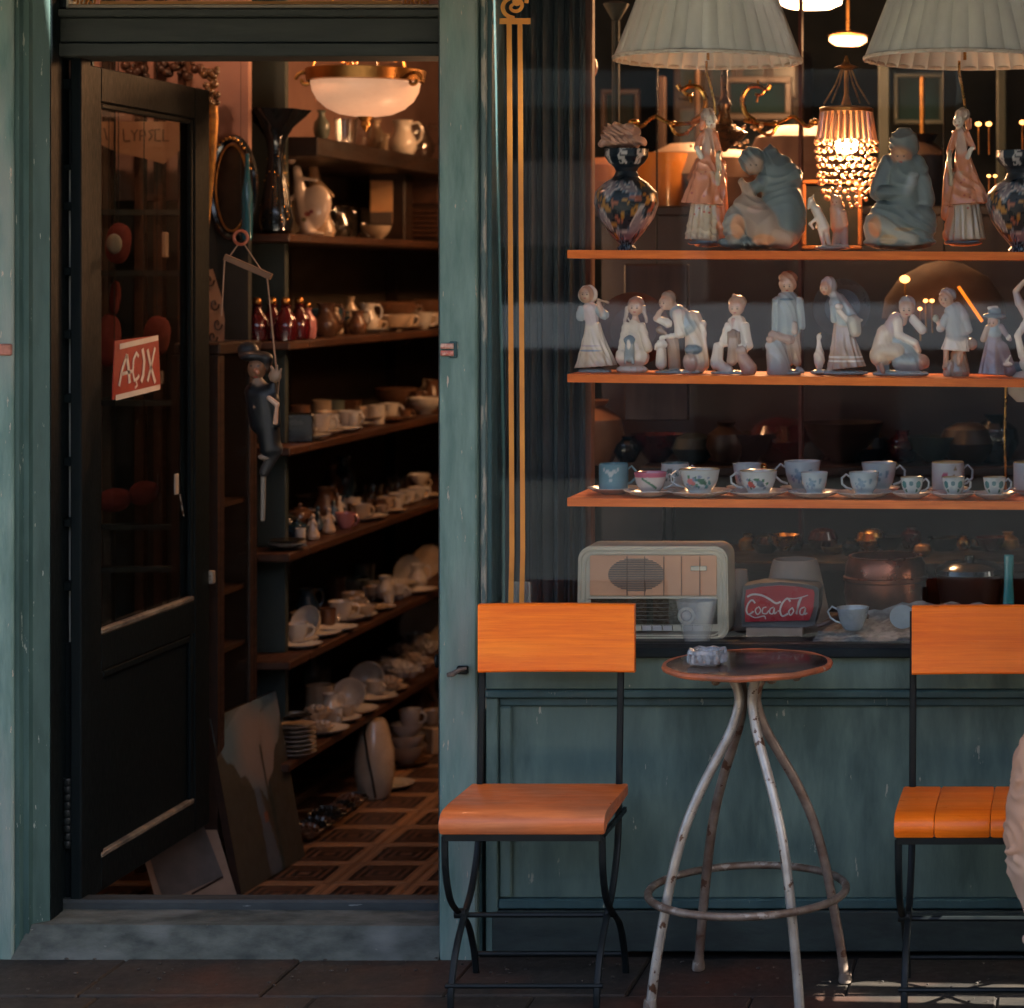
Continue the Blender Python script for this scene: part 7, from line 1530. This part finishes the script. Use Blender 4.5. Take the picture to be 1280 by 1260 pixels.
# ---- person stepping in from the right edge: bent knee in beige trousers
Yp = 4.95
sx_ = Yp/FPX
TR = (.44,.25,.155); TR2 = (.46,.30,.205); SKN = (.45,.24,.16); SH = (.30,.30,.31)
def pfig(name, prims, h, k, parent, mat=mMATTEC, soft=6, folds=None): return figure(name, '', '', Yp, prims, (), h, k, mat, parent=parent, soft=soft, folds=folds)
person = thing('person', 'person in loose beige trousers stepping in at the right edge, knee bent', 'person', (XW(1420, Yp), Yp, 0))
fz = PY0+CZ*FPX/Yp      # pixel row of the pavement at this depth
U = 1430
pfig('body', [C_(U+2, 430, U, 620, 62, 58, SKN), E_(U, 300, 46, 58, SKN, 0, 50), C_(U, 350, U, 385, 30, 34, SKN), C_(U-50, 440, U-60, 590, 25, 19, SKN, -60, -75), C_(U-60, 590, U-55, 690, 18, 13, SKN, -75, -90), C_(U+55, 440, U+75, 580, 25, 19, SKN, 50, 60), C_(U+75, 580, U+70, 690, 18, 13, SKN, 60, 40),
  C_(U-20, 700, 1312, 1040, 46, 32, SKN, -30), C_(1312, 1040, 1370, 1270, 30, 20, SKN, -30), C_(U+15, 700, U+20, 1010, 46, 34, SKN, 40), C_(U+20, 1010, U+30, 1290, 30, 20, SKN, 40)], 8, 18, person)
pfig('head', [E_(U, 285, 46, 62, SKN, 0, 52), E_(U-42, 300, 10, 8, SKN, -4), E_(U-5, 322, 34, 26, SKN, 0, 34), E_(U-38, 328, 7, 3, (.35,.10,.08), -4), E_(U+5, 292, 10, 14, SKN, -52), E_(U-32, 280, 6, 4, (.05,.03,.02), -24), E_(U-32, 280, 6, 4, (.05,.03,.02), 18)], 5, 8, person)
pfig('hair', [E_(U+12, 262, 52, 56, (.05,.03,.02), 0, 56), E_(U+35, 315, 34, 50, (.05,.03,.02), 0, 44)], 6, 12, person)
for d_, x_ in ((-92, U-52), (38, U+70)):
    pr_ = [E_(x_, 715, 15, 24, SKN, d_, 10)]
    for q, L_ in enumerate((34, 40, 37, 28)): pr_ += [C_(x_-11+7.4*q, 733, x_-14+8*q, 733+L_*.55, 4.6, 4.2, SKN, d_), C_(x_-14+8*q, 733+L_*.55, x_-12+7*q, 733+L_, 4.2, 3.6, SKN, d_, d_+8)]
    pr_ += [C_(x_-12, 705, x_-24, 722, 5.6, 5, SKN, d_-2), C_(x_-24, 722, x_-27, 738, 5, 4, SKN, d_-2, d_+2)]
    pfig('hand', pr_, 2.6, 3, person)
pfig('shirt', [C_(U+2, 425, U+2, 660, 72, 68, SH, 0), C_(U-50, 430, U-62, 560, 33, 29, SH, -60, -75), C_(U+55, 430, U+77, 560, 33, 29, SH, 50, 60), C_(U+2, 400, U+2, 430, 36, 50, SH), C_(U-5, 600, U-5, 700, 70, 70, SH)], 7, 16, person)
tr = [C_(U-5, 690, 1375, 830, 72, 60, TR, 0), C_(1375, 830, 1318, 950, 58, 50, TR, -30), C_(1318, 950, 1299, 1032, 50, 44, TR, -32), E_(1292, 1052, 34, 20, TR2, -34, 34), C_(1300, 1068, 1330, 1150, 42, 36, TR2, -30), C_(1330, 1150, 1378, 1290, 34, 36, TR2, -30),
      C_(U+20, 700, U+22, 1000, 66, 46, TR, 45), C_(U+22, 1000, U+30, 1285, 42, 36, TR2, 45),
      C_(1274, 962, 1320, 946, 5, 8, TR, -62), C_(1262, 1050, 1320, 1020, 4, 9, TR, -62), C_(1270, 1058, 1310, 1078, 4, 8, TR2, -64), C_(1284, 1160, 1320, 1150, 6, 8, TR2, -52)]
o = pfig('trousers', tr, 2.6, 4, person, soft=3, folds=(1.5, .012, .030, 1.5))
tm_ = pmat('beige_cotton', (1,1,1), scale=5, rough=.95, attr=True, bump=.6, bscale=260, bdist=.0008); o.data.materials[0] = tm_
for xx_, d_ in ((1372, -30), (1462, 45)): pfig('shoe', [C_(xx_+8, fz-22, xx_-46, fz-12, 20, 13, (.06,.045,.04), d_), E_(xx_-10, fz-5, 62, 6, (.03,.025,.02), d_, 24)], 4, 6, person)
